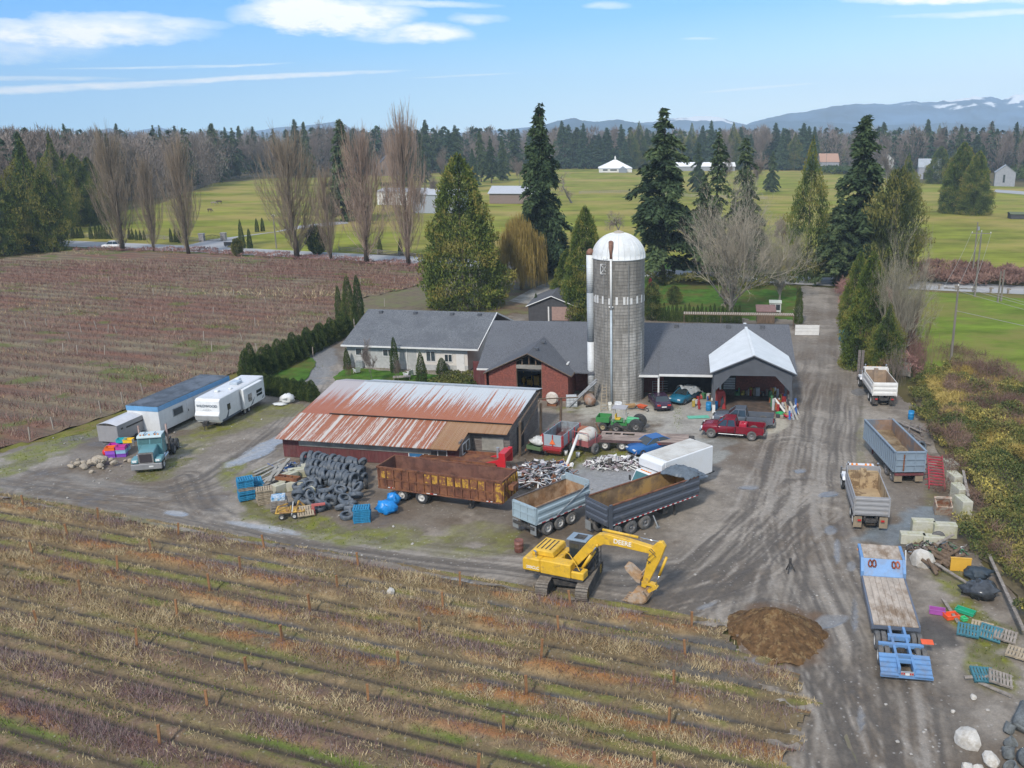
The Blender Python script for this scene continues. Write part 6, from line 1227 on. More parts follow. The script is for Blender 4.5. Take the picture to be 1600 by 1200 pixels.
def mid(p,q):a,b=G(*p),G(*q);return ((a.x+b.x)/2,(a.y+b.y)/2,0)
car('parked_car','blue sedan parked beside the flatbed trailer with its bonnet towards the camera',paint('car_blue',(.015,.10,.30),r=.2,amt=.1),(2.45,76.9,0),R(214),4.7)
car('parked_car','dark purple sedan parked beside the silo with its boot towards the camera',paint('car_plum',(.040,.022,.045),r=.2,amt=.1),(3.75,90.8,0),R(100),4.7)
tc_=car('parked_car','teal blue car under a loose silver cover in front of the open bay',paint('car_teal',(.015,.115,.19),r=.22,amt=.1),(6.6,92.8,0),R(235),4.6)
def cover(t):
 n=12;vs=[];rr=random.Random(8)
 for i in range(n+1):
  for j in range(n+1):x=-2.3+2.8*i/n;y=-1.0+2*j/n;z=1.42-.55*max(0,abs(y)-.62)*2.4-.5*max(0,-x-1.3)+.05*math.sin(i*1.9+j*1.3)+rr.uniform(-.03,.03)+(.25 if i>n-3 and j<5 else 0);vs.append((x,y,z))
 vv=vs+[(a,b,c-.03) for a,b,c in vs];o=(n+1)**2;fs=[]
 for i in range(n):
  for j in range(n):a=i*(n+1)+j;fs+=[(a,a+1,a+n+2,a+n+1),(a+o,a+n+1+o,a+n+2+o,a+1+o)]
 m=MB();m.add(vv,fs);o=m.build('car_cover',mat('silver_cover',(.42,.45,.47),r=.45,v=.2,ns=2),None,smooth=True);o.location=t.location;o.rotation_euler=t.rotation_euler;tag(o,'crumpled silver cover thrown over the teal car','car cover')
cover(tc_)
wv=G(176,388);car('white_van','white van driving along the road past the leafless poplars',paint('van_white',(.68,.69,.70),amt=.1),(wv.x,wv.y-.2,.005),R(178),4.5,1.85,1.85,'suv',cat='van')
g_=G(839,497);car('parked_car','pale car nosing out of the small garage behind the brick shop',paint('car_silver',(.5,.56,.6),amt=.1),(g_.x,g_.y+.3,0),R(-100),4.3)
def pickup(label,body,loc,rz,dark=False):
 t=thing('pickup_truck',label,'pickup',loc,rz);h=.98;a=2.95;m=MB()
 rr=[(-a,.93,.62,1.16),(-a+.1,1,.55,1.2),(-.35,1,.5,1.2),(-.3,1,.5,1.2),(1.3,1,.5,1.2),(2.2,1,.52,1.18),(a-.2,.97,.56,1.1),(a,.86,.64,.95)];rings=[]
 for x,w,z0,z1 in rr:y=h*w;rings.append([(x,-y,z0+.06),(x,-y*.9,z0),(x,y*.9,z0),(x,y,z0+.06),(x,y,z1-.1),(x,y*.92,z1),(x,-y*.92,z1),(x,-y,z1-.1)])
 bedc=[]
 m.loft(rings[3:]);b=m.build('body',body,t,smooth=R(45))
 m=MB();x0,x1=-a,-.36;m.box(x0,-h,.55,x1,-h+.1,1.24);m.box(x0,h-.1,.55,x1,h,1.24);m.box(x1-.06,-h+.1,.55,x1,h-.1,1.24);m.mi(1);m.box(x0+.06,-h+.1,.55,x1-.06,h-.1,.72);bed=m.build('cargo_bed',[body,mat('bed_liner',(.02,.02,.022),r=.8)],t,bevel=.02)
 m=MB();m.box(x0,-h+.1,.6,x0+.055,h-.1,1.22);m.build('tailgate',body,bed);m=MB();m.box(x0-.03,-h+.02,.8,x0+.02,-h+.16,1.15);m.box(x0-.03,h-.16,.8,x0+.02,h-.02,1.15);m.build('tail_lamp',redlamp,bed)
 zb,zt=1.18,1.83;c=[(-.3,1.42,-.18,.78)];m=MB()
 m.add([(-.33,-h*.93,zb),(1.5,-h*.93,zb),(1.5,h*.93,zb),(-.33,h*.93,zb),(-.22,-h*.74,zt),(.78,-h*.74,zt),(.78,h*.74,zt),(-.22,h*.74,zt)],[(0,1,5,4),(1,2,6,5),(2,3,7,6),(3,0,4,7),(4,5,6,7)]);m.build('glasshouse',carglass,b)
 m=MB();m.prism([(-.26,zt-.07),(-.26,zt+.03),(-.1,zt+.06),(.7,zt+.06),(.82,zt),(.82,zt-.07)],-h*.76,h*.76,'y')
 for s in (-1,1):
  for p,q in (((-.33,s*h*.94,zb),(-.22,s*h*.75,zt)),((1.5,s*h*.94,zb),(.78,s*h*.75,zt)),((.5,s*h*.94,zb),(.42,s*h*.75,zt))):m.tube([p,q],.055,4)
 m.build('roof',body,b,bevel=.02)
 m=MB();m.prism([(1.45,1.19),(2.6,1.13),(2.6,1.17),(1.9,1.25),(1.45,1.25)],-.55,.55,'y');m.build('bonnet_bulge',body,b)
 for s in (-1,1):
  m=MB();
  for x in (1.95,-1.9):
   arc=[(x+.56*math.cos(k*math.pi/10),.5+.56*math.sin(k*math.pi/10)) for k in range(11)];arc2=[(x+.44*math.cos(k*math.pi/10),.5+.44*math.sin(k*math.pi/10)) for k in range(10,-1,-1)];m.prism(arc+arc2,*((s*h-.0,s*(h+.06)) if s>0 else (-h-.06,-h)),axis='y')
  m.build('wheel_arch',body if not dark else body,t)
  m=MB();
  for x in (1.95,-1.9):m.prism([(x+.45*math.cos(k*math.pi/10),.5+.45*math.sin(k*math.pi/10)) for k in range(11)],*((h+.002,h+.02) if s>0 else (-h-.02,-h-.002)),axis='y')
  m.build('arch_shade_disc',chassis,t)  # flat dark half discs stand in for the shade inside the arches
  for x in (1.95,-1.9):wheel(t,x,s*(h-.02),.45,.30,s,rimg,tread)
  m=MB();m.tube([(1.25,s*(h+.05),.46),(-1.1,s*(h+.05),.46)],.028,6);m.build('side_step',galv,t)
  m=MB();m.box(1.28,min(s*h,s*(h+.28)),1.2,1.38,max(s*h,s*(h+.28)),1.42);m.build('mirror',body,b)
  m=MB();m.box(.46,min(s*(h+.002),s*(h+.012)),.65,.49,max(s*(h+.002),s*(h+.012)),1.12);m.box(-.3,min(s*(h+.002),s*(h+.012)),.65,-.27,max(s*(h+.002),s*(h+.012)),1.12);m.build('door_seam',chassis,b)
 m=MB();m.box(a-.06,-.55,.72,a+.03,.55,1.05);m.build('grille',chassis,b);m=MB();m.box(a-.16,-.9,.8,a-.0,-.58,1.02);m.box(a-.16,.58,.8,a-.0,.9,1.02);m.build('headlight',clear,b)
 m=MB();m.box(a-.05,-.97,.48,a+.14,.97,.72);m.build('bumper',chrome,t,bevel=.03);m=MB();m.box(-a-.16,-.9,.5,-a,.9,.68);m.build('rear_bumper',chrome,t,bevel=.02)
 return t
redp=paint('truck_red',(.17,.006,.018),r=.18,amt=.06);gryp=paint('truck_grey',(.10,.115,.14),r=.2,amt=.1)
p_=G(1146,686);pickup('dark red crew cab pickup with a red tank in its bed',redp,(p_.x+.05,p_.y+1.0,0),R(166))
p_=G(1163,670);pickup('slate grey crew cab pickup parked behind the dark red one',gryp,(p_.x,p_.y+1.0,0),R(168),True)
def slip_tank():
 p=G(1146,686);rz=R(166);f=Vector((math.cos(rz),math.sin(rz),0));m=MB();m.box(-.45,-.5,0,.25,.5,.62);m.cyl((-.1,0,.62),.1,.18);m.tube([(-.1,0,.75),(.1,.2,.8),(.15,.3,.6)],.03,6);o=m.build('fuel_tank',mat('tank_red',(.42,.025,.05),r=.35),None,bevel=.08);o.location=Vector((p.x+.05,p.y+1.0,.73))-f*.85;o.rotation_euler=(0,0,rz);tag(o,'red fuel tank riding in the bed of the dark red pickup','tank')
slip_tank()
def dump_truck(label,cabm,boxm,inner,loc,rz,L_=5.3,tail_ribs=3,stacks=True,dirty=True,roofm=None):
 t=thing('dump_truck',label,'truck',loc,rz);m=MB();z0,z1=1.25,2.65
 hopper(m,0,L_,2.5,z0,z1,.07);m.box(L_-.07,-1.25,z1,L_,1.25,z1+.45);m.box(L_-.5,-1.27,z1,L_,-1.2,z1+.35);m.box(L_-.5,1.2,z1,L_,1.27,z1+.35)
 ribbed_side(m,.3,L_,-1.25,z0+.1,z1-.05,2,.06);ribbed_side(m,.3,L_,1.25,z0+.1,z1-.05,2,.06);m.build('box',[boxm,inner],t)
 m=MB();m.box(L_-.28,-.22,z0+.1,L_-.09,.22,z1+.3);m.box(L_-.12,-1.1,z1-.02,L_-.06,1.1,z1+.1);m.build('hoist_cover',inner,t)
 m=MB();m.box(-.09,-1.26,z0,-.01,1.26,z1-.02);H_=(z1-z0)/tail_ribs
 for k in range(tail_ribs):m.prism([(-.09,z0+k*H_+.06),(-.16,z0+k*H_+.12),(-.16,z0+(k+.7)*H_),(-.09,z0+(k+.85)*H_)],-1.18,1.18,'y')
 m.box(-.17,-1.28,z0-.02,-.02,-1.18,z1);m.box(-.17,1.18,z0-.02,-.02,1.28,z1);m.build('tailgate',boxm,t)
 m=MB();m.box(.0,-.5,.8,L_+3.9,-.35,1.15);m.box(0,.35,.8,L_+3.9,.5,1.15);m.box(-.15,-.4,.7,.0,.4,1.0);m.build('chassis',chassis,t)
 flaps(t,.02,.62,1.22,.25,1.1,chassis if not dirty else mudflap)
 m=MB();m.box(-.19,-.95,.82,-.14,-.7,.95);m.box(-.19,.7,.82,-.14,.95,.95);m.build('tail_lamp',redlamp,t)
 for x in (.95,2.3):wheel(t,x,-1.02,.52,.28,-1,rimw,rubber,True);wheel(t,x,1.02,.52,.28,1,rimw,rubber,True)
 for s in (-1,1):wheel(t,L_+2.9,s*1.05,.52,.3,s,rimw)
 c0=L_+.35;m=MB();m.prism([(c0,1.0),(c0,2.62),(c0+.15,2.72),(c0+1.3,2.7),(c0+1.55,1.9),(c0+1.55,1.0)],-1.05,1.05,'y');cb=m.build('cab',cabm,t,bevel=.06)
 m=MB();m.box(c0-.012,-.75,1.95,c0,.75,2.45);m.prism([(c0+.5,1.9),(c0+.5,2.5),(c0+1.2,2.5),(c0+1.4,1.9)],-1.06,-1.05,'y');m.prism([(c0+.5,1.9),(c0+.5,2.5),(c0+1.2,2.5),(c0+1.4,1.9)],1.05,1.06,'y');m.build('window',carglass,cb)
 m=MB();m.add([(c0+1.335,-.95,2.62),(c0+1.335,.95,2.62),(c0+1.56,.95,1.95),(c0+1.56,-.95,1.95)],[(0,1,2,3)]);m.build('windscreen',carglass,cb)
 m=MB();m.prism([(c0+1.56,1.0),(c0+1.56,1.85),(c0+3.4,1.65),(c0+3.5,1.0)],-.75,.75,'y');m.build('bonnet',cabm,t,bevel=.06)
 m=MB();
 for s in (-1,1):m.prism([(c0+1.7,1.0),(c0+1.9,1.25),(c0+3.0,1.3),(c0+3.4,1.0)],*((.76,1.2) if s>0 else (-1.2,-.76)),axis='y')
 m.build('fender',cabm,t,bevel=.03);m=MB();m.box(c0+3.5,-1.2,.5,c0+3.65,1.2,.9);m.build('bumper',chrome,t)
 if stacks:
  for s in (-1,1):m=MB();m.tube([(c0-.12,s*1.12,1.0),(c0-.12,s*1.12,3.15),(c0-.25,s*1.12,3.3)],.08,10);m.build('exhaust_stack',chrome,t,smooth=R(40))
 for s in (-1,1):m=MB();m.tube([(c0+1.2,s*1.05,2.2),(c0+1.25,s*1.42,2.2)],.02,4);m.box(c0+1.2,min(s*1.38,s*1.5),1.8,c0+1.26,max(s*1.38,s*1.5),2.35);m.build('mirror',chrome,cb)
 m=MB();m.box(c0+.4,-.8,2.73,c0+.55,.8,2.79);[m.box(c0+.6,y-.07,2.73,c0+.8,y+.07,2.86) for y in (-.7,-.35,.35,.7)];m.build('roof_lamp',amber,cb);return t
cream=paint('cream_box',(.58,.52,.42),amt=.35);whcab=paint('cab_white',(.66,.67,.68),amt=.15)
g_=G(1383,637);rz=R(86);dump_truck('white dump truck parked at the thicket showing its clean white tailgate',whcab,paint('box_white',(.64,.63,.60),amt=.3,dirt=(.45,.36,.25)),mat('box_inside_tan',(.34,.25,.17),v=.25,ns=1.5,c2=(.22,.17,.13),ts=1),(g_.x-.1,g_.y+.3,0),rz,5.0,3,dirty=False)
g_=G(1361,833);rz=R(83);dd=dump_truck('muddy grey dump truck with a tan mud coated empty box',whcab,paint('box_grey',(.27,.27,.275),amt=.55,dirt=(.27,.22,.16)),mat('mud_coated',(.40,.30,.18),r=.9,v=.12,ns=1.2,c2=(.19,.13,.075),ts=.9,thr=(.52,.58)),(g_.x+.0,g_.y+.35,0),rz,5.2,4)
m=MB();m.box(5.5,-1.0,2.72,6.1,1.0,2.735);m.build('orange_panel',mat('rust_orange_panel',(.33,.12,.06),v=.15,ns=2),dd)
def grey_trailer():
 rz=R(92);g=G(1424,757);t=thing('dump_trailer','blue grey ribbed dump trailer holding brown sand, standing by the bramble bank','trailer',(g.x-.25,g.y+.1,0),rz);L_=8.5;skin=paint('slate_blue_paint',(.20,.255,.31),amt=.3);m=MB();z0,z1=1.2,2.85
 hopper(m,0,L_,2.5,z0,z1)
 for s in (-1,1):
  for k in range(18):x=.05+k*(L_-.15)/17;m.box(x,min(s*1.25,s*1.33),z0,x+.08,max(s*1.25,s*1.33),z1-.08)
  m.box(-.02,min(s*1.2,s*1.36),z1-.07,L_+.02,max(s*1.2,s*1.36),z1+.04);m.box(0,min(s*1.2,s*1.37),z0-.12,L_,max(s*1.2,s*1.37),z0-.01)
 m.build('box',[skin,mat('inside_brown_wall',(.25,.165,.115),v=.2,ns=1.5,c2=(.13,.15,.18),ts=.6)],t)
 m=MB();m.box(-.1,-1.25,z0-.1,-.02,1.25,z1)
 for y in (-1.25,-.45,.35,1.17):m.box(-.17,y,z0-.1,-.1,y+.08,z1)
 for z in (z0-.08,z0+.45,z0+.95,z1-.1):m.box(-.18,-1.25,z,-.105,1.25,z+.1)
 tg=m.build('tailgate',skin,t);m=MB();m.box(-.192,.5,z0,-.182,.62,z1-.2);m.build('rust_streak',rust,tg)
 n=20;vs=[];rr=random.Random(2)
 for i in range(n+1):
  for j in range(11):x=.1+(L_-.2)*i/n;y=-1.17+2.34*j/10;f=i/n;vs.append((x,y,z0+.12+.35*math.sin(f*3)**2*(1-abs(y)*.3)+(.9*max(0,f-.62)/.38*.6)+rr.uniform(-.02,.03)))
 m=MB();m.add(vs,[(i*11+j,i*11+j+1,(i+1)*11+j+1,(i+1)*11+j) for i in range(n) for j in range(10)]);o=m.build('sand_load',mat('wet_sand',(.17,.115,.06),v=.3,ns=2,c2=(.28,.22,.14),ts=.5,bump=.5,bs=9),None,smooth=True);o.location=t.location;o.rotation_euler=t.rotation_euler;tag(o,'layer of brown sand lying in the blue grey dump trailer','sand',kind='stuff')
 m=MB();m.box(.1,-.5,.8,L_,-.35,1.08);m.box(.1,.35,.8,L_,.5,1.08);m.box(-.1,-1.2,.78,.1,1.2,.98);m.box(6.9,-.9,.1,7.02,-.78,1.1);m.box(6.9,.78,.1,7.02,.9,1.1);m.build('frame',mat('frame_maroon',(.14,.04,.045),v=.3,ns=3),t)
 flaps(t,-.02,.55,1.2,.22,.8,mudflap)
 for x in (.75,2.1):wheel(t,x,-1.06,.52,.28,-1,rimg,tread,True);wheel(t,x,1.06,.52,.28,1,rimg,tread,True)
grey_trailer()
def lowboy():
 rz=R(81.5);g=G(1415,1071);t=thing('lowboy_trailer','blue lowboy equipment trailer with a muddy plank deck and raised gooseneck','trailer',(g.x+.05,g.y+.05,0),rz);blue=paint('lowboy_blue',(.12,.25,.46),thr=(.48,.7),amt=.55,r=.5);plank=mat('muddy_planks',(.40,.34,.28),r=.9,v=.2,ns=1.5,c2=(.20,.14,.09),ts=.55,thr=(.47,.62),stretch=(1,2,1))
 m=MB()
 for s in (-1,1):
  a,b=(.42,1.32);m.prism([(0,.42),(0,.5),(1.35,.98),(1.35,.86)],*((a,b) if s>0 else (-b,-a)),axis='y')
  for k in range(4):x=.15+k*.3;m.box(x,min(s*a,s*b),.53+x*.355,x+.07,max(s*a,s*b),.57+x*.355)
 m.box(0,-1.35,.38,.14,1.35,.52);m.box(.9,-.42,.7,1.05,.42,.9);m.build('ramp',blue,t)
 m=MB();
 for s in (-1,1):m.box(.14,min(s*.32,s*.46),.55,4.35,max(s*.32,s*.46),.92)
 m.box(2.3,-1.2,.75,2.55,1.2,.95);m.box(3.1,-.6,.7,3.4,.6,.98);m.box(1.3,-.5,.7,1.45,.5,.95);m.build('rear_frame',blue,t)
 m=MB();m.box(1.5,-.28,.4,3.1,.28,.5);m.tube([(1.6,-.1,.6),(2.9,.12,.7)],.05,6);m.cyl((1.9,-.25,.55),.12,.5,'y');m.box(2.3,-.2,.5,2.6,.2,.8);m.build('air_gear',chassis,t)
 for x in (1.85,3.35):
  for s in (-1,1):wheel(t,x,s*1.14,.52,.27,s,rimw,tread,True)
 m=MB();n=7;w=2.5/n
 for k in range(n):y=-1.25+w*k;m.box(4.3,y+.008,.92,10.1,y+w-.008,.98)
 m.build('deck',plank,t)
 m=MB();
 for s in (-1,1):m.box(4.3,min(s*1.255,s*1.36),.62,10.1,max(s*1.255,s*1.36),.97)
 m.box(4.25,-1.36,.7,4.36,1.36,.9);m.build('side_rail',paint('side_rail_dark',(.10,.12,.16)),t)
 m=MB();m.box(4.4,-1.2,.6,10.1,1.2,.90);m.build('crossmember',chassis,t)
 m=MB()
 for s in (-1,1):m.prism([(10.1,.9),(10.1,1.3),(10.7,1.95),(12.7,1.95),(12.7,1.7),(11.0,1.6),(10.6,.9)],*((1.2,1.38) if s>0 else (-1.38,-1.2)),axis='y')
 m.prism([(10.1,.92),(10.1,1.02),(10.75,1.9),(10.9,1.85)],-1.2,1.2,'y');m.build('gooseneck',blue,t)
 m=MB();m.box(10.8,-1.19,1.86,12.7,1.19,1.95);m.build('gooseneck_deck',plank,t)
 rr=random.Random(3);m=MB()
 for cy in (.8,.55,-.65,-.9):
  pts=[(10.5+.14*math.cos(q*.9)+rr.uniform(-.03,.03),cy+.11*math.sin(q*.9)) for q in range(16)];m.tube([(x,y,1.12+(x-10.1)*1.32) for x,y in pts],.05,5);m.build('chain',mat('orange_chain',(.36,.10,.05),v=.4,ns=6),t)
 m=MB();m.tube([(12.3,-1.42,1.5),(11.6,-1.5,2.2),(10.9,-1.45,1.4)],.03,5);m.build('air_hose',whitep,t)
 m=MB();m.box(-.02,-.33,.56,.04,.33,.78);p=m.build('light_bar',galv,t);m=MB();
 for y in (-.31,-.2,.13,.24):m.box(-.035,y,.62,-.02,y+.07,.72)
 m.build('tail_lamp',redlamp,p);m=MB();m.box(-.04,-.11,.58,-.022,.10,.70);m.build('number_plate',whitep,p)
 m=MB();m.prism([(2.75,1.0),(2.95,1.04),(2.45,1.02)],-1.75,-1.1,'y');m.build('warning_flag',mat('flag_orange',(.70,.10,.03),v=.1),t)
 m=MB();m.cyl((12.2,1.4,1.75),.06,.05,'y');m.cyl((12.2,-1.4,1.75),.06,-.05,'y');m.build('marker_lamp',amber,t)
lowboy()
def highway_tractor():
 rz=R(-76);teal=paint('truck_teal',(.10,.24,.27),amt=.25,r=.3);g=G(229,741);t=thing('highway_tractor','teal conventional truck tractor with a chrome grille and dull steel bumper','truck',(g.x,g.y+.2,0),rz);t.location=(g.x+.0,g.y+.15,0)
 m=MB();m.box(-.18,-1.2,.35,0,1.2,.85);m.build('bumper',mat('dull_steel',(.30,.30,.31),r=.45,v=.12,ns=2,metal=.4),t,bevel=.03);m=MB();m.box(.0,.2,.55,.015,.55,.68);m.build('number_plate',whitep,t)
 m=MB();m.prism([(-.2,.9),(-.2,1.75),(-1.9,2.0),(-2.0,.9)],-.62,.62,'y');b=m.build('bonnet',teal,t,bevel=.06)
 m=MB();m.box(-.195,-.6,.88,-.13,.6,1.82);m.mi(1)
 m.box(-.13,-.48,.95,-.1,.48,1.68);m.build('grille',[chrome,mat('grille_dark',(.06,.05,.055),r=.5,wave=('Y',8,.6))],b)
 for s in (-1,1):
  m=MB();m.prism([(-.15,.85),(-.2,1.12),(-.45,1.28),(-1.2,1.28),(-1.55,.85)],*((.62,1.2) if s>0 else (-1.2,-.62)),axis='y');f=m.build('fender',teal,t,bevel=.08);m=MB();m.box(-.2,min(s*.75,s*1.05),1.0,-.12,max(s*.75,s*1.05),1.16);m.build('headlight',clear,f)
  wheel(t,-.95,s*1.03,.5,.28,s,rimw);
  for x in (-4.9,-6.2):wheel(t,x,s*1.05,.5,.28,s,rimg,rubber,True)
  m=MB();m.tube([(-3.35,s*1.1,.9),(-3.35,s*1.1,3.3)],.09,10);m.build('exhaust_stack',mat('rusty_stack',(.25,.18,.16),r=.5,metal=.3,v=.2),t,smooth=R(40))
  m=MB();m.cyl((-2.4,s*1.0 if s<0 else .72,.75),.3,-.28*s*(-1) if s>0 else-.28,'y',14);m.box(-2.9,min(s*.65,s*1.15),.4,-1.7,max(s*.65,s*1.15),.9);m.build('fuel_tank',chrome,t,bevel=.05)
 m=MB();m.prism([(-1.9,.95),(-1.9,1.98),(-2.1,2.6),(-2.3,2.68),(-3.2,2.68),(-3.25,.95)],-.98,.98,'y');cb=m.build('cab',teal,t,bevel=.06)
 m=MB();m.add([(-1.885,.05,2.02),(-1.885,.9,2.02),(-2.075,.9,2.56),(-2.075,.05,2.56)],[(0,1,2,3)]);m.add([(-1.885,-.9,2.02),(-1.885,-.05,2.02),(-2.075,-.05,2.56),(-2.075,-.9,2.56)],[(0,1,2,3)]);m.build('windscreen',mat('teal_tint_glass',(.05,.12,.12),r=.1),cb)
 m=MB();m.box(-3.2,-.97,2.69,-2.05,.97,2.74);m.prism([(-2.05,2.6),(-1.85,2.56),(-1.85,2.62),(-2.05,2.74)],-.97,.97,'y');rf=m.build('roof',paint('roof_pale_teal',(.45,.54,.55)),cb)
 m=MB();
 for y in (-.7,-.45,0,.45,.7):m.lathe([(.07,0),(.05,.08),(0.01,.1)],8,'x',(-2.1,y,2.8))
 m.build('roof_lamp',amber,rf);m=MB();m.cyl((-2.6,.4,2.86),.05,.6,'x');m.cyl((-2.6,-.4,2.86),.05,.6,'x');m.build('air_horn',chrome,rf)
 for s in (-1,1):m=MB();m.tube([(-2.1,s*.98,2.3),(-2.05,s*1.3,2.3)],.02,4);m.box(-2.1,min(s*1.25,s*1.4),1.9,-2.03,max(s*1.25,s*1.4),2.5);m.build('mirror',chrome,cb)
 m=MB();m.box(-7.0,-.48,.7,-3.2,-.35,1.0);m.box(-7,.35,.7,-3.2,.48,1.0);m.cyl((-5.5,0,1.02),.45,.1,n=16);m.box(-3.9,-.9,.6,-3.4,.9,1.0);m.build('chassis',chassis,t)
 m=MB();m.tube([(-3.3,.9,2.2),(-4.2,.6,1.2),(-4.8,.4,1.05)],.03,5);m.build('air_hose',chassis,t)
highway_tractor()
def office():
 f0,f1,b1=G(222,668),G(255,680),G(255,680);rz=R(80);t=thing('office_trailer','long white site office trailer with a blue band and dark flat roof','trailer',(-44.1,80.6,0),rz);t.location=(-44.0,80.7,0)
 L_,W_,z0,z1=11.4,3.3,.45,2.95;wh=paint('office_white',(.60,.62,.63),amt=.25);m=MB();m.box(0,0,z0,L_,W_,z1-.45);b=m.build('wall',wh,t,bevel=.03)
 m=MB();m.box(-.03,-.03,z1-.45,L_+.03,W_+.03,z1);m.build('blue_band',paint('band_blue',(.12,.30,.52)),t);m=MB();m.box(.02,.02,z1+.001,L_-.02,W_-.02,z1+.05);m.build('roof',mat('bitumen_roof',(.06,.075,.095),r=.7,v=.3,ns=1,c2=(.10,.12,.15),ts=.5),t)
 for x,w in ((2.0,1.5),(8.6,1.5)):m=MB();m.box(x,-.04,1.35,x+w,.02,2.15);f=m.build('window',galv,b);m=MB();m.box(x+.07,-.05,1.42,x+w-.07,-.03,2.08);m.build('pane',glass,f)
 for x,w in ((4.1,.9),(5.2,1.2)):m=MB();m.box(x,-.05,.55,x+w,.02,2.45);d=m.build('door',wh,b);m=MB();m.box(x+.1,-.09,1.3,x+.16,-.05,1.5);m.build('handle',chassis,d)
 m=MB();m.box(.2,.6,.25,L_-.2,.8,z0);m.box(.2,2.5,.25,L_-.2,2.7,z0);m.build('chassis',chassis,t)
 for x in (6.2,7.1):wheel(t,x,.25,.36,.2,-1,rimg);wheel(t,x,W_-.25,.36,.2,1,rimg)
office()
def rv():
 rz=R(84);t=thing('travel_trailer','white travel trailer with a slide out side lettered WILDWOOD on its nose','caravan',(-39.35,83.2,0),rz);L_,W_,z0,z1=8.9,2.5,.55,2.95;wh=paint('rv_white',(.68,.70,.71),amt=.1,r=.3)
 m=MB();m.prism([(-.05,.9),(-.25,1.35),(-.05,1.7),(.08,2.75),(.3,z1),(L_,z1),(L_,z0),(.1,z0)],0,W_,'y');b=m.build('body',wh,t,bevel=.05)
 m=MB();m.prism([(-.06,.85),(-.28,1.33),(-.31,1.33),(-.12,.82)],.02,W_-.02,'y');m.build('stone_guard',paint('guard_grey',(.42,.43,.44)),b)
 lettering('WILDWOOD',.36,b,mat('letter_slate',(.13,.16,.20)),(-.045,W_/2,2.25),(math.pi/2-R(0),0,-math.pi/2),.006)
 m=MB();m.at(-.075,W_/2,1.88);
 for k in range(5):a=-.5+.25*k;m.tube([(0,a*.9,-.14+.03*abs(k-2)),(-.005,a*.6,.1-.03*abs(k-2))],.012,4)
 m.build('nose_emblem',mat('letter_slate',(.13,.16,.20)),b)
 m=MB();m.box(3.9,-.42,.75,7.9,.01,z1-.15);sl=m.build('slide_out',wh,b,bevel=.03);m=MB();m.box(3.86,-.2,.72,3.9,.0,z1-.1);m.build('seal',mat('seal_grey',(.3,.31,.32)),sl)
 for x0,x1,a,c in ((4.7,5.4,1.3,2.1),(6.4,7.5,1.75,2.05),(6.4,7.5,1.4,1.65)):m=MB();m.box(x0,-.45,a,x1,-.42,c);m.build('window',carglass,sl)
 m=MB();m.box(1.4,-.03,1.45,1.95,.0,2.05);m.build('window',carglass,b)
 m=MB();m.prism([(.9,.7),(1.3,1.1),(1.9,1.9),(1.6,1.2),(1.35,.7)],-.012,-.002,'y');m.box(.3,-.014,.58,3.8,-.002,.78);m.build('stripe',mat('stripe_dark',(.08,.10,.13)),b)
 m=MB();m.prism([(5.0,.8),(5.6,1.25),(6.0,1.5),(5.5,.95)],-.435,-.422,'y');m.prism([(7.3,.9),(7.8,1.25),(7.7,1.0)],-.435,-.422,'y');m.build('stripe',mat('stripe_dark',(.08,.10,.13)),sl)
 rfm=paint('rv_roof',(.60,.61,.62));m=MB();m.box(.3,.08,z1+.001,L_-.05,W_-.08,z1+.02);r=m.build('roof',rfm,b)
 for x,y,w,h in ((5.0,.8,1.1,.14),(2.2,1.3,.5,.1),(6.8,1.6,.5,.1),(3.4,.6,.4,.06)):m=MB();m.box(x,y,z1+.02,x+w,y+w*.75,z1+.02+h*2);m.build('roof_vent',wh if w<1 else paint('ac_blue_grey',(.40,.46,.52)),r,bevel=.03)
 m=MB();m.tube([(.3,.5,.5),(-1.0,W_/2,.5),(.3,W_-.5,.5)],.06,4);m.tube([(-.85,W_/2,.0),(-.85,W_/2,.8)],.04,6);m.box(-.75,W_/2-.25,.45,-.35,W_/2+.25,.85);m.build('drawbar',chassis,t)
 for x in (4.6,5.4):wheel(t,x,.12,.34,.2,-1,rimw);wheel(t,x,W_-.12,.34,.2,1,rimw)
 m=MB();m.box(.2,.2,.4,L_-.1,W_-.2,z0-.01);m.build('underframe',chassis,t)
rv()
def cargo():
 rz=R(80);g=G(189,700);t=thing('cargo_trailer','plain grey enclosed cargo trailer with a domed pale roof','trailer',(g.x-.1,g.y,0),rz);sk=paint('cargo_grey',(.27,.265,.27),amt=.12);L_,W_=5.0,2.1
 m=MB();m.box(0,0,.5,L_,W_,2.1);b=m.build('body',sk,t,bevel=.04);pts=[(y,2.1+.22*math.sin(math.pi*y/W_)) for y in [W_*k/8 for k in range(9)]];m=MB();m.prism(pts,.0,L_,'x');m.build('roof',paint('cargo_roof',(.52,.52,.54),amt=.1),b);m=MB();m.prism([(y,z+.0) for y,z in pts],-.02,-.002,'x');m.build('end_cap',chassis,b)
 m=MB();m.box(1.2,-.03,1.55,L_-.6,-.0,1.68);m.box(.5,-.03,1.6,.75,0,1.75);m.build('vent_strip',chassis,b)
 m=MB();m.box(.2,.2,.35,L_,W_-.2,.49);m.tube([(L_,.3,.45),(L_+1.2,W_/2,.45),(L_,W_-.3,.45)],.05,4);m.build('chassis',chassis,t)
 for x in (2.3,3.1):wheel(t,x,-.1,.33,.2,-1,rimg);wheel(t,x,W_+.1,.33,.2,1,rimg)
cargo()
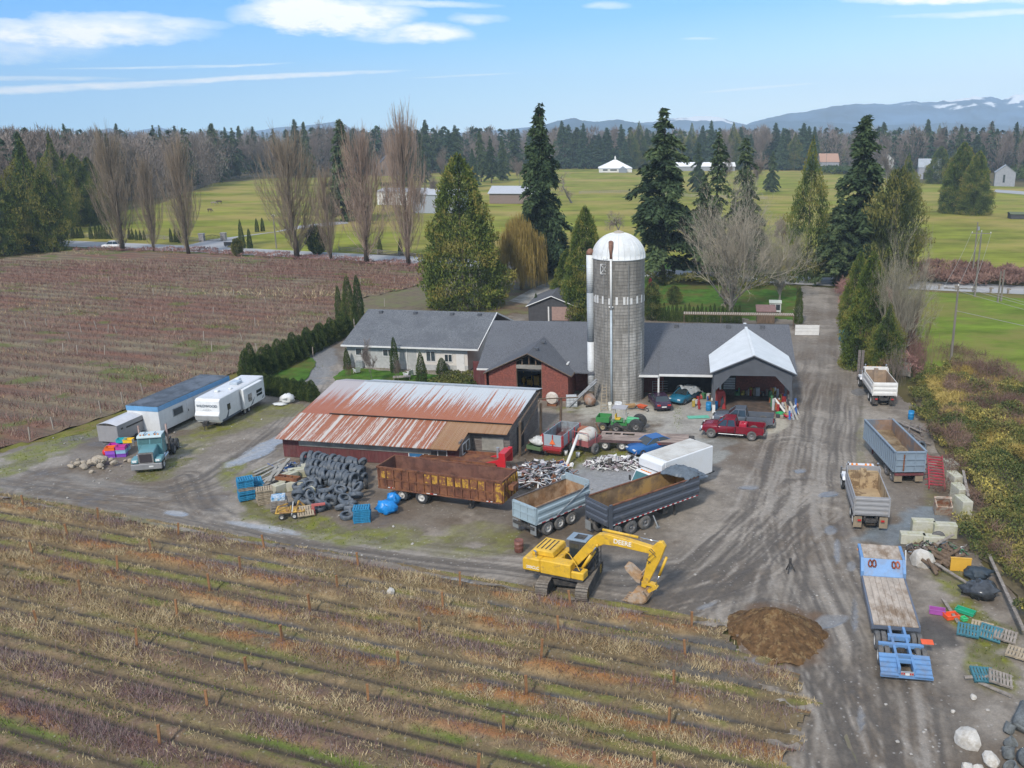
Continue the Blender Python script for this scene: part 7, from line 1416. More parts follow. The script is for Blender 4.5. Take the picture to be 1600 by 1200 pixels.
def flatbed():
 rz=R(-7.5);g=G(926,703);t=thing('flatbed_trailer','long worn flatbed trailer with a rusty frame end and three near wheels showing','trailer',(g.x-.2,g.y+1.25,0),rz);L_=9.0;dk=mat('worn_deck',(.34,.27,.23),r=.9,v=.2,ns=1.2,c2=(.17,.13,.11),ts=.8,stretch=(.6,3,1));m=MB();n=8
 for k in range(n):
  y=-1.2+k*.3;
  if k in (5,6):m.box(4.0,y+.01,.98,L_,y+.29,1.04);m.box(.9,y+.01,.98,1.3,y+.29,1.04);m.box(1.9,y+.01,.98,2.1,y+.29,1.04);m.box(2.7,y+.01,.98,2.9,y+.29,1.04)
  else:m.box(.9,y+.01,.98,L_,y+.29,1.04)
 m.build('deck',dk,t);m=MB();m.box(.6,-1.25,.78,L_,-1.19,1.03);m.box(.6,1.21,.78,L_,1.27,1.03);m.box(.6,-.5,.6,L_,-.38,.97);m.box(.6,.4,.6,L_,.52,.97);m.build('frame',mat('frame_maroon_dark',(.09,.05,.05),v=.3),t)
 for x in (1.5,3.05,4.6):wheel(t,x,-1.08,.46,.28,-1,rimw,rubber);wheel(t,x,1.08,.46,.28,1,rimw,rubber)
 m=MB();
 for y in (-1.0,-.3,.4,1.0):m.tube([(.6,y,.9),(-1.0,y*.8,1.35)],.06,5)
 for x in (.3,-.2,-.8):m.tube([(x,-1.1,1.0+(.6-x)*.28),(x,1.1,1.0+(.6-x)*.28)],.06,5)
 m.tube([(.7,-1.2,.9),(.4,-.9,1.9)],.06,5);m.tube([(.7,1.1,.9),(.3,1.1,1.8)],.05,5);m.box(-1.3,.2,1.2,-.8,.9,1.6);m.build('rusty_end_frame',rust,t)
 m=MB();strip_lamps(m,5.0,6.6,-1.26,.82,6,0,1);m.build('reflector',[redlamp,clear],t)
 m=MB();
 for k in range(3):m.tube([(L_-.1+.3*k,.9-.5*k,1.0),(L_+.6+.2*k,.6-.6*k,.8)],.05,5)
 m.box(L_,-1.1,.6,L_+.5,1.1,.98);m.build('headboard',chassis,t)
flatbed()
def farm_tractor():
 rz=R(-12);g=G(976,675);t=thing('tractor','green utility tractor with a canopy, rear box and big muddy tyres','tractor',(g.x-.3,g.y+.7,0),rz);gr=paint('tractor_green',(.05,.22,.07),amt=.4);m=MB()
 m.prism([(.55,.75),(.55,1.35),(1.7,1.25),(1.75,.75)],-.32,.32,'y');m.build('bonnet',paint('mint_green',(.10,.42,.20)),t,bevel=.06);m=MB();m.box(-1.0,-.35,.5,.6,.35,.95);m.box(-.5,-.55,.95,.2,.55,1.05);m.build('body',gr,t,bevel=.03)
 m=MB();m.box(-.55,-.3,1.05,-.1,.3,1.2);m.box(-.62,-.3,1.05,-.5,.3,1.6);m.build('seat',mat('seat_yellow',(.6,.4,.04)),t,bevel=.04)
 m=MB();
 for x,y in ((-.75,-.5),(-.75,.5),(.35,-.5),(.35,.5)):m.tube([(x,y,.9),(x*.95,y,2.25)],.035,6)
 m.box(-.85,-.62,2.25,.55,.62,2.33);m.build('canopy',paint('canopy_grey',(.38,.38,.40)),t)
 m=MB();hopper(m,-2.4,-1.1,1.4,.85,1.35,.04,0);m.build('rear_box',gr,t)
 wheel(t,1.6,-.85,.72,.42,-1,rimg,rubber,dish=.4);wheel(t,1.6,.85,.72,.42,1,rimg,rubber,dish=.4);wheel(t,-.35,-.8,.45,.45,-1,rimg,rubber);wheel(t,-.35,.8,.45,.45,1,rimg,rubber);wheel(t,-1.7,-.75,.42,.3,-1,mat('rim_olive',(.3,.26,.16)),rubber);wheel(t,-1.7,.75,.42,.3,1,rimg,rubber)
 m=MB();m.tube([(-.2,-1.0,.75),(.7,-1.15,.5),(1.1,-1.15,.3)],.12,8);m.tube([(.6,0,1.3),(.6,0,1.7),(.75,0,1.75)],.03,5);m.build('loader_arm',chassis,t)
farm_tractor()
def wagons():
 rz=R(70);g=G(862,714);t=thing('spreader_wagon','grey and red box wagon with an orange slow vehicle triangle on its back','wagon',(g.x+.1,g.y+.2,0),rz);redw=paint('wagon_red',(.33,.03,.035),amt=.3);gw=paint('wagon_grey',(.30,.36,.40));L_=4.0
 m=MB();hopper(m,0,L_,1.9,.95,2.0,.05);m.build('box',[gw,mat('box_dirty_grey',(.22,.25,.27),v=.2,c2=(.12,.04,.04),ts=.7)],t);m=MB()
 for x in (0,1.3,2.6,3.9):
  for s in (-1,1):m.box(x,min(s*.96,s*1.03),.9,x+.09,max(s*.96,s*1.03),2.05)
 for y in (-.95,-.05,.86):m.box(-.07,y,.9,-.01,y+.09,2.0)
 m.box(-.3,-.95,.65,0,.95,.92);m.prism([(-.35,.6),(-.1,.3),(.3,.6)],-.8,.8,'y');m.box(0,-.9,.8,L_,.9,.93);m.tube([(L_,0,.8),(L_+1.5,0,.6)],.05,5);m.build('frame',redw,t)
 m=MB();m.prism([(-.28,1.15),(.28,1.15),(0,1.65)],-.10,-.075,'x');m.build('slow_triangle',mat('slow_orange',(.75,.16,.04),v=.05),t);wheel(t,1.6,-1.1,.42,.25,-1,mat('rim_cream',(.45,.4,.2)),rubber);wheel(t,1.6,1.1,.42,.25,1,rimg,rubber);m=MB();m.box(3.2,-1.9,.9,4.2,-1.05,1.7);m.build('gear_box',mat('rust_orange_panel',(.33,.12,.06)),t)
 rz=R(62);g=G(838,716);t=thing('utility_cart','low green cart heaped with white sacks and a red cloth','wagon',(g.x-.3,g.y+.5,0),rz);m=MB();hopper(m,0,2.4,1.5,.6,.95,.05,0);m.build('box',paint('cart_green',(.10,.16,.08)),t);wheel(t,.9,-.9,.42,.22,-1,rimg);wheel(t,.9,.9,.42,.22,1,rimg);m=MB();m.tube([(-.2,.7,.5),(2.2,1.9,.4)],.06,5);m.tube([(2.4,0,.6),(3.4,0,.45)],.05,5);m.build('drawbar',rust,t)
 def lump(name,label,cat,loc,r,m_,seed,sx=1,sy=1,sz=.6):
  rs=np.random.RandomState(seed);m=MB();n=18;rings=[]
  for k in range(1,9):a=math.pi*k/9-math.pi/2;rings.append([(r*sx*math.cos(a)*math.cos(b)*(1+.2*rs.randn()),r*sy*math.cos(a)*math.sin(b)*(1+.2*rs.randn()),r*sz*(math.sin(a)+1)*(1+.06*rs.randn())) for b in [2*math.pi*i/n for i in range(n)]])
  m.loft(rings);o=m.build(name,m_,None,smooth=True);o.location=loc;return tag(o,label,cat)
 globals()['lump']=lump
 c,s=math.cos(rz),math.sin(rz);L=t.location
 lump('sack_heap','white sacks and plastic piled on the low green cart','sacks',(L.x+1.1*c,L.y+1.1*s,.72),.75,mat('sack_white',(.5,.51,.49),v=.2,ns=5),3,1.2,.9,.55);lump('red_cloth','bright red orange cloth heaped behind the white sacks','cloth',(L.x+1.9*c,L.y+1.9*s,.72),.45,mat('cloth_red',(.62,.10,.06),v=.2,ns=5),5,1,1,.9)
 rz=R(58);g=G(905,712);t=thing('tank_wagon','faded red sprayer wagon carrying a white plastic tank','wagon',(g.x+.1,g.y+.3,0),rz);fr=paint('faded_red',(.30,.10,.10),amt=.4,dirt=(.35,.25,.22));m=MB();hopper(m,0,2.2,1.7,.8,1.35,.05,0);m.tube([(0,-.85,.8),(0,-.85,2.1),(0,.85,2.1),(0,.85,.8)],.04,5);m.tube([(1.1,-.9,.8),(1.1,-.9,2.0)],.04,5);m.tube([(2.2,0,.9),(3.4,0,.6)],.05,5);m.build('frame',fr,t);wheel(t,.8,-1.05,.5,.28,-1,rimg,tread);wheel(t,.8,1.05,.5,.28,1,rimg,tread)
 m=MB();m.lathe([(.1,.15),(.55,.2),(.68,.5),(.68,1.7),(.55,2.0),(.1,2.05)],18,'x',(0,0,1.5));m.build('tank',mat('tank_white',(.60,.58,.53),v=.12,ns=2,c2=(.4,.33,.26),ts=1),t,smooth=True)
 m=MB();m.tube([G(885,727,.1),G(903,680,2.0)],.13,10);tag(m.build('drain_pipe',mat('pipe_white',(.66,.66,.63)),None,smooth=R(40)),'long white plastic pipe leaning against the red tank wagon','pipe')
 for u,v,lb in ((884,711,'white bucket hanging left of the white pipe by the tank wagon'),(903,714,'white bucket standing right of the white pipe by the tank wagon')):g=G(u,v);m=MB();m.lathe([(.14,0),(.19,.42),(.17,.42),(.13,.03)],14);o=m.build('bucket',whitep,None,smooth=R(40));o.location=g;tag(o,lb,'bucket')
wagons()
def red_trailer():
 rz=R(-13);g=G(655,738);t=thing('flat_trailer','low rusty flat trailer with a bright red gooseneck behind the scrap trailer','trailer',(g.x,g.y+1.5,0),rz);m=MB();m.box(0,-1.2,.95,7.2,1.2,1.08);m.box(0,-1.25,.85,7.2,-1.2,1.3);m.box(0,1.2,.85,7.2,1.25,1.3);m.build('deck',rust,t)
 rd=mat('bright_red',(.50,.02,.03),r=.35,v=.08);m=MB();
 for s in (-1,1):m.prism([(5.4,.9),(7.3,1.5),(7.6,2.1),(7.95,2.1),(7.95,.9),(7.6,.8)],*((.75,.95) if s>0 else (-.95,-.75)),axis='y')
 m.box(7.3,-.75,1.6,7.9,.75,2.05);m.build('gooseneck',rd,t);m=MB();m.cyl((6.9,.2,1.3),.13,.9,r2=.13);m.build('cylinder',galv,t)
 for x in (1.2,2.2):wheel(t,x,-1.0,.4,.25,-1,rimw);wheel(t,x,1.0,.4,.25,1,rimw)
red_trailer()
wood_new=mat('pallet_wood',(.33,.27,.19),r=.9,v=.25,ns=4);wood_old=mat('grey_pallet_wood',(.25,.22,.19),r=.95,v=.3,ns=4);wood_blue=mat('pallet_blue',(.015,.19,.36),r=.7,v=.2,ns=4);wood_teal=mat('pallet_teal',(.04,.15,.19),r=.7,v=.2,ns=4)
def solo(mb,name,m,label,cat,loc=(0,0,0),rz=0,group=None,**k):
 rot=k.pop('rot',None);o=mb.build(name,m,None,**k);o.location=loc;o.rotation_euler=rot or (0,0,rz);return tag(o,label,cat,group)
_pal={}
def pallet(m,label,loc,rz=0.0,rot=None,group=None):
 if m.name not in _pal:
  t=thing('pallet',label,'pallet');b=MB()
  for k in range(7):b.box(-.6+k*.175,-.5,.11,-.6+k*.175+.12,.5,.13)
  b.build('top_slats',m,t);b=MB()
  for y in (-.5,-.05,.4):b.box(-.6,y,.025,.6,y+.1,.11)
  b.build('bearers',m,t);b=MB()
  for x in (-.6,-.05,.5):b.box(x,-.5,0,x+.1,.5,.025)
  b.build('bottom_slats',m,t);_pal[m.name]=t;o=t
 else:o=dup(_pal[m.name])
 o.location=loc;o.rotation_euler=rot or (0,0,rz);o['label']=label
 if group:o['group']=group
 elif 'group' in o:del o['group']
 return o
def stack(m,n,u,v,rz,label,seed=1,z0=0.0,grp=None):
 g=G(u,v);r=random.Random(seed)
 for k in range(n):pallet(m,label,(g.x+r.uniform(-.05,.05),g.y+r.uniform(-.05,.05),z0+k*.135),rz+r.uniform(-.06,.06),group=grp)
stack(wood_blue,6,386,779,.5,'blue pallet in the lower half of the left blue stack',1,grp='lower blue pallets of the left stack');stack(wood_old,2,386,779,.5,'brown pallet in the middle of the left blue stack',2,.81,'brown pallets inside the left blue stack')
stack(wood_blue,5,386,779,.5,'blue pallet in the upper half of the left blue stack',3,1.08,'upper blue pallets of the left stack');stack(wood_blue,5,400,773,.5,'blue pallet in the short stack behind the left blue stack',4,.7,'blue pallets behind the left stack');stack(wood_old,5,400,773,.5,'brown pallet under the rear blue pallets',14,0,'brown pallets under the rear blue ones')
stack(wood_new,9,415,785,.45,'bare wood pallet in the stack right of the blue pallets',5,grp='bare wood pallets in one stack');stack(wood_old,7,437,797,.3,'weathered pallet in the stack left of the yellow machine frame',6,grp='weathered pallets in one stack')
stack(wood_blue,8,567,813,.2,'blue pallet in the stack beside the tyre heap and blue tarp',7,grp='blue pallets by the tyre heap')
g=G(437,797);m=MB();m.box(-.5,-.45,0,.5,.45,.25);solo(m,'plastic_tray',mat('tray_white_blue',(.5,.56,.6),v=.3,ns=6,c2=(.03,.2,.4),ts=4),'white and blue plastic tray on top of the weathered pallets','tray',(g.x,g.y,.95),.3)
for i,(u,v,m_,rot,lb) in enumerate([(1512,992,wood_teal,(.25,0,-.4),'dark blue pallet leaning at the left of the broken pallets by the bank'),(1533,990,wood_new,(.5,0,-.5),'pale pallet standing between two teal ones by the bank'),(1547,996,wood_teal,(.45,.1,-.5),'teal pallet in the middle of the broken pallets by the bank'),(1570,1000,wood_old,(.2,.1,-.5),'brown pallet lying at the right end of the broken pallets'),(1535,1062,wood_teal,(.3,.1,0),'square greenish pallet propped above the grey plank'),(1562,1068,wood_old,(.15,.2,-.3),'grey slatted pallet right of the greenish pallet'),(1590,1028,wood_new,(.1,0,-.6),'yellowish pallet at the right edge of the photo')]):
 g=G(u,v);pallet(m_,lb,(g.x,g.y,.25),rot=rot)
def planks(name,label,cat,spots,m_,w=.22,t=.06):
 for u0,v0,u1,v1,z,lb in spots:
  a,b=G(u0,v0,z[0]),G(u1,v1,z[1]);d=b-a;m=MB();m.box(0,-w/2,-t/2,d.length,w/2,t/2);o=m.build(name,m_,None);o.location=a;o.rotation_euler=d.to_track_quat('X','Z').to_euler();tag(o,lb or label,cat,None if lb else label+' set')
planks('plank','grey plank in the jumbled lumber heap behind the blue pallets','plank',[(398,742,438,724,(.1,.3),''),(402,748,448,722,(.2,.5),''),(405,752,440,736,(.1,.3),''),(410,756,452,718,(.3,.9),''),(412,760,440,742,(.15,.4),''),(396,738,445,716,(.1,.5),''),(420,752,432,728,(.4,.6),''),(430,745,452,716,(.5,.9),'')],oldwood2,.25,.07)
planks('plank','plank by the bank','plank',[(1507,1058,1556,1056,(.2,.35),'long grey plank under the greenish pallet'),(1530,1066,1582,1088,(.1,.2),'long plank running right below the broken pallets'),(1473,935,1497,972,(.08,.1),'dark rotten board lying above the purple crate'),(1462,880,1513,912,(.5,.3),'long pale pole lying across the log heap'),(1450,858,1490,835,(.3,1.1),'orange brown pole leaning over the wheel by the concrete blocks'),(1430,700,1456,722,(1.3,.9),'white board tipped over the log heap beside the sand trailer'),(1389,652,1434,666,(.2,.4),'long weathered board below the blue drum'),(1398,656,1440,675,(.2,.4),'second weathered board below the blue drum'),(1322,548,1335,570,(.5,.1),'pale timber lying on brown ground by the lane'),(1545,866,1600,985,(.5,.7),'long pale rail running down the fence line on the right'),(1505,735,1513,775,(1.6,1.3),'white rail above the mossy concrete wall')],wood_old,.2,.07)
_ty=None
def tyre(loc,rot,s,label,grp):
 global _ty
 if _ty is None:
  m=MB();m.lathe([(.30,-.13),(.47,-.14),(.52,-.10),(.52,.10),(.47,.14),(.30,.13),(.33,.08),(.46,.07),(.46,-.07),(.33,-.08),(.30,-.13)],18,'z',cap=False);_ty=m.build('tyre',mat('scrap_rubber',(.075,.095,.12),r=.7,v=.35,ns=4,c2=(.14,.15,.16),ts=1.5,amt=.6),None,smooth=R(40));o=_ty
 else:o=_ty.copy();COL.objects.link(o)
 o.location=loc;o.rotation_euler=rot;o.scale=(s,s,s*1.15);tag(o,label,'tyre',grp)
rt=random.Random(9)
def tyres():
 rows=[((478,733),(572,745),2,.0),((482,745),(574,757),2,.0),((487,757),(560,768),2,.1)]
 for (a,b,lay,j) in rows:
  A,B=G(*a),G(*b);d=(B-A);n=int(d.length/.31);ang=math.atan2(d.y,d.x)
  for L_ in range(lay):
   for k in range(n-L_):p=A+d*((k+L_*.5)/n);tyre((p.x+rt.uniform(-.1,.1),p.y+rt.uniform(-.2,.2)+L_*.12,.48+L_*rt.uniform(.5,.68)),(math.pi/2+rt.gauss(0,.22),rt.uniform(-.2,.2),ang+math.pi/2+rt.gauss(0,.3)),rt.uniform(.78,1.12),'blue black scrap tyre standing in the long rows before the red shed','tyres stood in rows')
 for k in range(46):
  u=rt.uniform(462,562);v=772+(u-462)*.16+rt.uniform(-12,20);g=G(u,v);hh=max(0,.9-abs(v-780)/26);tyre((g.x,g.y,.25+rt.uniform(0,.9)*hh),(rt.uniform(-.9,.9)+(.9 if rt.random()<.35 else 0),rt.uniform(-.5,.5),rt.uniform(0,6)),rt.uniform(.85,1.12),'grey scrap tyre tumbled in the loose heap in front of the rows','tyres in the loose heap')
 for u,v,lb in ((543,809,'tyre lying flat against the blue pallets by the tarp'),(1420,694,'tyre half hidden behind the sand trailer'),(1438,706,'larger tyre in the brambles behind the sand trailer')):g=G(u,v);tyre((g.x,g.y,.2 if u<600 else .5),(.15 if u<600 else 1.2,0,.4),1.05,lb,'single tyres')
tyres()
g=G(572,763);t=thing('spare_wheel','spare wheel with a white rim beside the scrap trailer','wheel',(g.x,g.y,0),-1.2);wheel(t,0,0,.42,.28,-1,rimw,name='tyre_part')
g=G(1465,851);t=thing('spare_wheel','wheel with a white ventilated rim leaning on the concrete blocks','wheel',(g.x,g.y,0),R(-10));wheel(t,0,0,.5,.3,-1,rimw,tread,name='tyre_part')
def rock(loc,r,m_,label,grp=None,seed=1,flat=.75,name='boulder',cat='boulder',el=1.0):
 rs=np.random.RandomState(seed);import bmesh;bm=bmesh.new();bmesh.ops.create_icosphere(bm,subdivisions=2,radius=1)
 for v in bm.verts:
  n=vnoise(np.array([v.co.x*1.3+seed]),np.array([v.co.y*1.3+v.co.z]),seed)[0];v.co*=1+.28*n;v.co.z*=flat;v.co.x*=el
 for _ in range(4):
  q=Vector(rs.randn(3)).normalized();
  for v in bm.verts:
   dd=v.co.dot(q)-(.5 if cat=='rubble' else .72)
   if dd>0:v.co-=q*dd*.85
 me=bpy.data.meshes.new(name);bm.to_mesh(me);bm.free();me.materials.append(m_);o=bpy.data.objects.new(name,me);COL.objects.link(o);o.location=(loc[0],loc[1],r*flat*.6+(loc[2] if len(loc)>2 else 0));o.scale=(r,r,r);o.rotation_euler=(rs.randn()*.2,rs.randn()*.2,rs.rand()*6);return tag(o,label,cat,grp)
stone=mat('pale_boulder',(.50,.48,.44),r=.85,v=.12,ns=1.2,c2=(.36,.33,.28),ts=1.5,bump=.3,bs=5);stone2=mat('broken_concrete',(.42,.36,.28),r=.9,v=.2,ns=2,c2=(.24,.20,.15),ts=2,bump=.5,bs=8)
for u,v,r,lb,sd in [(1441,882,.82,'biggest white boulder beside the log heap',3),(1428,860,.2,'small white stone touching the top of the biggest boulder',4),(1513,1162,.62,'smooth white boulder lying on the mud at bottom right',5),(1547,1193,.42,'tan wedge shaped stone at the bottom edge',6),(1512,1203,.3,'flat grey stone cut by the bottom edge, left one',7),(1528,1205,.28,'flat grey stone cut by the bottom edge, right one',8),(611,927,.28,'white stone lying in the first wheel rut of the berry field',9),(1521,1092,.2,'small grey stone below the broken pallets',10),(1489,1113,.12,'tiny white stone left of the grey stone',11),(1455,868,.2,'small pale stone by the logs',12)]:g=G(u,v);rock((g.x,g.y),r,stone,lb,seed=sd)
rr_=random.Random(21);gp=G(158,727)
for k in range(46):a=rr_.uniform(0,6.28);d=abs(rr_.gauss(0,.55));x,y=gp.x+math.cos(a)*d*2.2,gp.y+math.sin(a)*d*1.3;rock((x,y,max(0,.5-d*.5)),rr_.uniform(.1,.34)*(1.3-.3*d),stone2,'angular lump of broken concrete in the heap left of the teal truck','broken concrete heap',k,rr_.uniform(.5,.9),'rubble_stone','rubble')
for k in range(60):u,v=rr_.choice([(300,690),(360,660),(120,745),(560,835),(1420,1130),(1230,930),(960,760),(90,730)]);g=G(u+rr_.gauss(0,50),v+rr_.gauss(0,22));rock((g.x,g.y),rr_.uniform(.05,.12),mat('yard_stone',(.34,.32,.29),v=.15),'small pale stone scattered on the yard gravel','scattered yard stones',k%12,.6,'small_stone','stone')
conc=mat('mossy_concrete',(.46,.45,.37),r=.9,v=.12,ns=1.3,c2=(.27,.27,.14),ts=1.2,amt=.75,bump=.3,bs=6)
def block(u,v,rz,label,z=0.0,d=(1.5,.75,.75),tilt=0,grp=None):g=G(u,v,z);m=MB();m.cb((0,0,d[2]/2),d);m.cb((0,0,d[2]+.02),(d[0]*.5,.12,.05));solo(m,'concrete_block',conc,label,'concrete block',(g.x,g.y,z),0,grp,bevel=.05,rot=(0,tilt,rz))
block(1425,848,-.12,'lower left concrete block of the low wall above the big boulder',d=(1.7,.75,.75));block(1458,852,-.1,'lower right concrete block of the low wall',d=(1.5,.75,.75));block(1441,832,-.1,'upper left concrete block of the low wall, with a stick on it',.1,(1.6,.75,1.0));block(1475,838,-.12,'upper right concrete block reaching into the brambles',.1,(1.6,.75,1.0))
for i,(u,v) in enumerate([(1484,745),(1490,765),(1497,785),(1503,805)]):block(u,v,R(-84),['farthest','second farthest','second nearest','nearest'][i]+' mossy block of the leaning row behind the loose bucket',0,(1.5,.8,1.4),0)
for i,(u,v,rz) in enumerate([(441,768,.9),(462,765,.2),(466,745,.4),(477,778,.7),(487,737,.6),(452,752,1.0)]):block(u,v,rz,['white block nearest the bare wood pallets','white block in the middle of the block heap','white block behind the rusty channel','white block at the left foot of the tyre rows','topmost white block at the back of the heap','white block beside the lumber heap'][i])
m=MB();a,b=G(433,745,.9),G(468,745,.9);m.box(0,-.3,0,2.0,-.2,.3);m.box(0,.2,0,2.0,.3,.3);[m.box(x,-.2,.02,x+.1,.2,.28) for x in (0,.6,1.2,1.9)];solo(m,'steel_channel',rust,'rusty steel channel frame lying on the white concrete blocks','frame',(a.x,a.y,.75),-.25)
g=G(455,806);t=thing('mower_frame','stripped yellow mower frame on two small wheels before the tyre heap','frame',(g.x,g.y,0),.25);m=MB()
for p in [((-1,-.5,.5),(1,-.5,.5)),((-1,.5,.5),(1,.5,.5)),((-1,-.5,.5),(-1,.5,.5)),((1,-.5,.5),(1,.5,.5)),((-1,-.5,.5),(-.8,-.4,1.0)),((0,-.5,.5),(0,.5,.6)),((-.8,-.4,1),(-.2,.3,.9)),((.4,-.5,.5),(.6,.4,1.0)),((.6,.4,1),(1,.5,.5))]:m.tube(p,.07,5)
m.box(-.9,-.4,.4,-.1,.4,.6);m.box(.1,-.4,.45,.8,.4,.55);m.build('frame',mat('faded_yellow',(.48,.29,.05),v=.25,ns=4,c2=(.2,.1,.04),ts=3),t);m=MB();m.tube([(.1,-.55,.2),(.3,-.4,1.3)],.04,5);m.build('pole',whitep,t);wheel(t,-.6,-.6,.22,.15);wheel(t,.3,-.6,.22,.15)
g=G(478,806);pallet(wood_new,'orange brown slatted pallet tilted against the yellow frame',(g.x,g.y,.35),rot=(.5,0,.4))
g=G(490,804);m=MB();m.prism([(-.3,0),(.15,0),(.1,.7),(-.05,.7)],-.1,.1);m.box(-.1,-.1,.7,.9,.1,.85);solo(m,'red_bracket',mat('pinkish_red',(.40,.10,.09),v=.2,ns=3),'pinkish red steel bracket right of the yellow frame','bracket',(g.x,g.y,0),.3)
g=G(605,802);lump('tarp_bundle','bright blue tarp crumpled on the ground beside the scrap trailer wheels','tarp',(g.x,g.y,0),.75,mat('tarp_blue',(.01,.22,.60),r=.4,v=.2,ns=3),8,1.0,.8,.7);g=G(615,790);lump('tarp_bundle','upper lump of blue tarp leaning on the scrap trailer','tarp',(g.x,g.y,0),.5,mat('tarp_blue',(.01,.22,.60)),9,1,.7,1.1)
g=G(450,630);lump('white_bag','big white bag slumped at the end of the clipped hedge','bag',(g.x,g.y,0),.75,mat('bag_white',(.6,.62,.62),v=.1,ns=2),10,1.0,.8,.7);g=G(437,633);lump('white_sheet','flat white plastic beside the white bag','plastic',(g.x,g.y,0),.6,mat('bag_white',(.6,.62,.62)),11,1.2,.8,.2)
def crate(loc,rz,c,label,s=(.6,.4,.3),rot=None):
 m=MB();a,b,h=s;m.box(-a/2,-b/2,0,a/2,b/2,.03);m.box(-a/2,-b/2,.03,a/2,-b/2+.03,h);m.box(-a/2,b/2-.03,.03,a/2,b/2,h);m.box(-a/2,-b/2+.03,.03,-a/2+.03,b/2-.03,h);m.box(a/2-.03,-b/2+.03,.03,a/2,b/2-.03,h);m.box(-a/2-.03,-b/2-.03,h-.04,a/2+.03,-b/2,h);m.box(-a/2-.03,b/2,h-.04,a/2+.03,b/2+.03,h);solo(m,'plastic_crate',mat('crate_%02d%02d%02d'%tuple(int(x*99) for x in c),c,r=.35,v=.05),label,'crate',loc,rz,rot=rot)
PU,OR,TE,YE,MA,LB2=(.20,.06,.42),(.75,.14,.02),(.02,.35,.42),(.80,.50,.02),(.45,.03,.35),(.25,.45,.60);gc=G(188,712)
for i,(dx,dy,k,c,lb) in enumerate([(-.6,-.3,0,PU,'purple crate, bottom left front of the coloured stack'),(.25,-.1,0,PU,'purple crate, bottom right front of the coloured stack'),(-.6,-.3,1,(.30,.10,.55),'violet crate, second layer left of the coloured stack'),(.25,-.1,1,LB2,'pale blue crate, second layer right of the coloured stack'),(-.6,-.3,2,OR,'orange crate, front top of the coloured stack'),(.2,-.05,2,(.50,.05,.30),'dark pink crate beside the orange one'),(-.7,.45,2,MA,'magenta crate at the left back of the stack'),(.15,.6,2,PU,'purple crate in the middle back of the stack'),(-.7,.45,1,MA,'magenta crate, lower left back'),(.15,.6,1,LB2,'pale blue crate, lower back'),(-.2,.9,3,TE,'teal crate on top at the back'),(.45,.85,3,YE,'yellow crate on top of the coloured stack')]):crate((gc.x+dx,gc.y+dy,k*.33),.2,c,lb,(.78,.6,.32))
g=G(167,712);m=MB();m.lathe([(.05,0),(.26,.1),(.33,.33),(.26,.56),(.06,.66)],14);solo(m,'red_ball',mat('ball_red',(.62,.02,.02),r=.3),'round red buoy by the coloured crates','buoy',g,smooth=True)
g=G(1464,958);crate(g,-.3,(.33,.08,.33),'purple crate lying alone on the grass by the bank',(.9,.45,.3));g=G(1486,965);crate(g,.2,(.75,.10,.03),'bright orange crate beside the purple one',(.8,.55,.25));g=G(1508,957);crate(g,-.7,(.02,.32,.18),'green tray tilted on the grass right of the orange crate',(1.1,.5,.2));g=G(1506,969);crate(g,.3,(.05,.50,.20),'tiny green crate behind the orange one',(.3,.3,.2));g=G(1500,892);crate(g,-.15,(.62,.36,.05),'yellow edged rusty mesh crate standing by the brambles',(1.3,.1,.95))
def drum(u,v,c,label,r=.29,h=.88,z=0.0,name='drum'):g=G(u,v);m=MB();m.lathe([(r*.95,0),(r,.02),(r,h*.33),(r*1.04,h*.35),(r,h*.37),(r,h*.66),(r*1.04,h*.68),(r,h*.7),(r,h),(r*.95,h-.03)],18);solo(m,name,mat('drum_%02d%02d%02d'%tuple(int(x*99) for x in c),c,r=.5,v=.2,ns=3),label,'drum',(g.x,g.y,z),smooth=R(40))
BL=(.01,.20,.45);drum(1423,655,BL,'blue plastic drum at the foot of the brambles');drum(1107,641,BL,'left blue drum beside the garage post');drum(1117,640,BL,'right blue drum beside the garage post');drum(1120,628,(.6,.62,.62),'white drum inside the left garage post');drum(966,640,(.62,.64,.65),'wide white drum at the foot of the silo',.4,.8);drum(953,640,(.6,.6,.55),'slim white canister beside the wooden ladder',.2,.8);drum(811,861,(.18,.07,.05),'rusty burn barrel alone between the field and the pup trailer',.32,.85);drum(1412,682,(.15,.12,.40),'purple topped tub behind the sand trailer',.32,.5)
m=MB();
for s in (0,1):m.tube([(-.35+.7*s,0,0),(-.2+.4*s,.9,2.6)],.04,4)
for k in range(8):f=.06+k*.12;m.tube([(-.35+.15*f,.9*f,2.6*f),(.35-.15*f,.9*f,2.6*f)],.03,4)
g=G(944,642);solo(m,'wooden_ladder',wood_new,'wooden step ladder leaning on the silo foot','ladder',(g.x,g.y-.1,0));g=G(1463,768);m=MB()
for x in (-.6,.6):m.box(x-.05,-.25,.2,x+.05,5.4,.34);m.box(x-.05,-.25,.0,x+.05,-.1,.2);m.box(x-.05,5.2,0,x+.05,5.35,.2)
for k in range(11):m.box(-.55,k*.5,.22,.55,k*.5+.14,.32)
for k in range(6):m.tube([(-.6,k*.9,.3),(-.9,k*.9+.2,.1)],.04,4)
solo(m,'steel_rack',mat('rack_red',(.36,.03,.05),v=.2,ns=3,c2=(.2,.06,.05),ts=2),'long red steel ladder rack lying beside the brambles','rack',(g.x,g.y,.3),R(-10),rot=(.12,0,R(-16)))
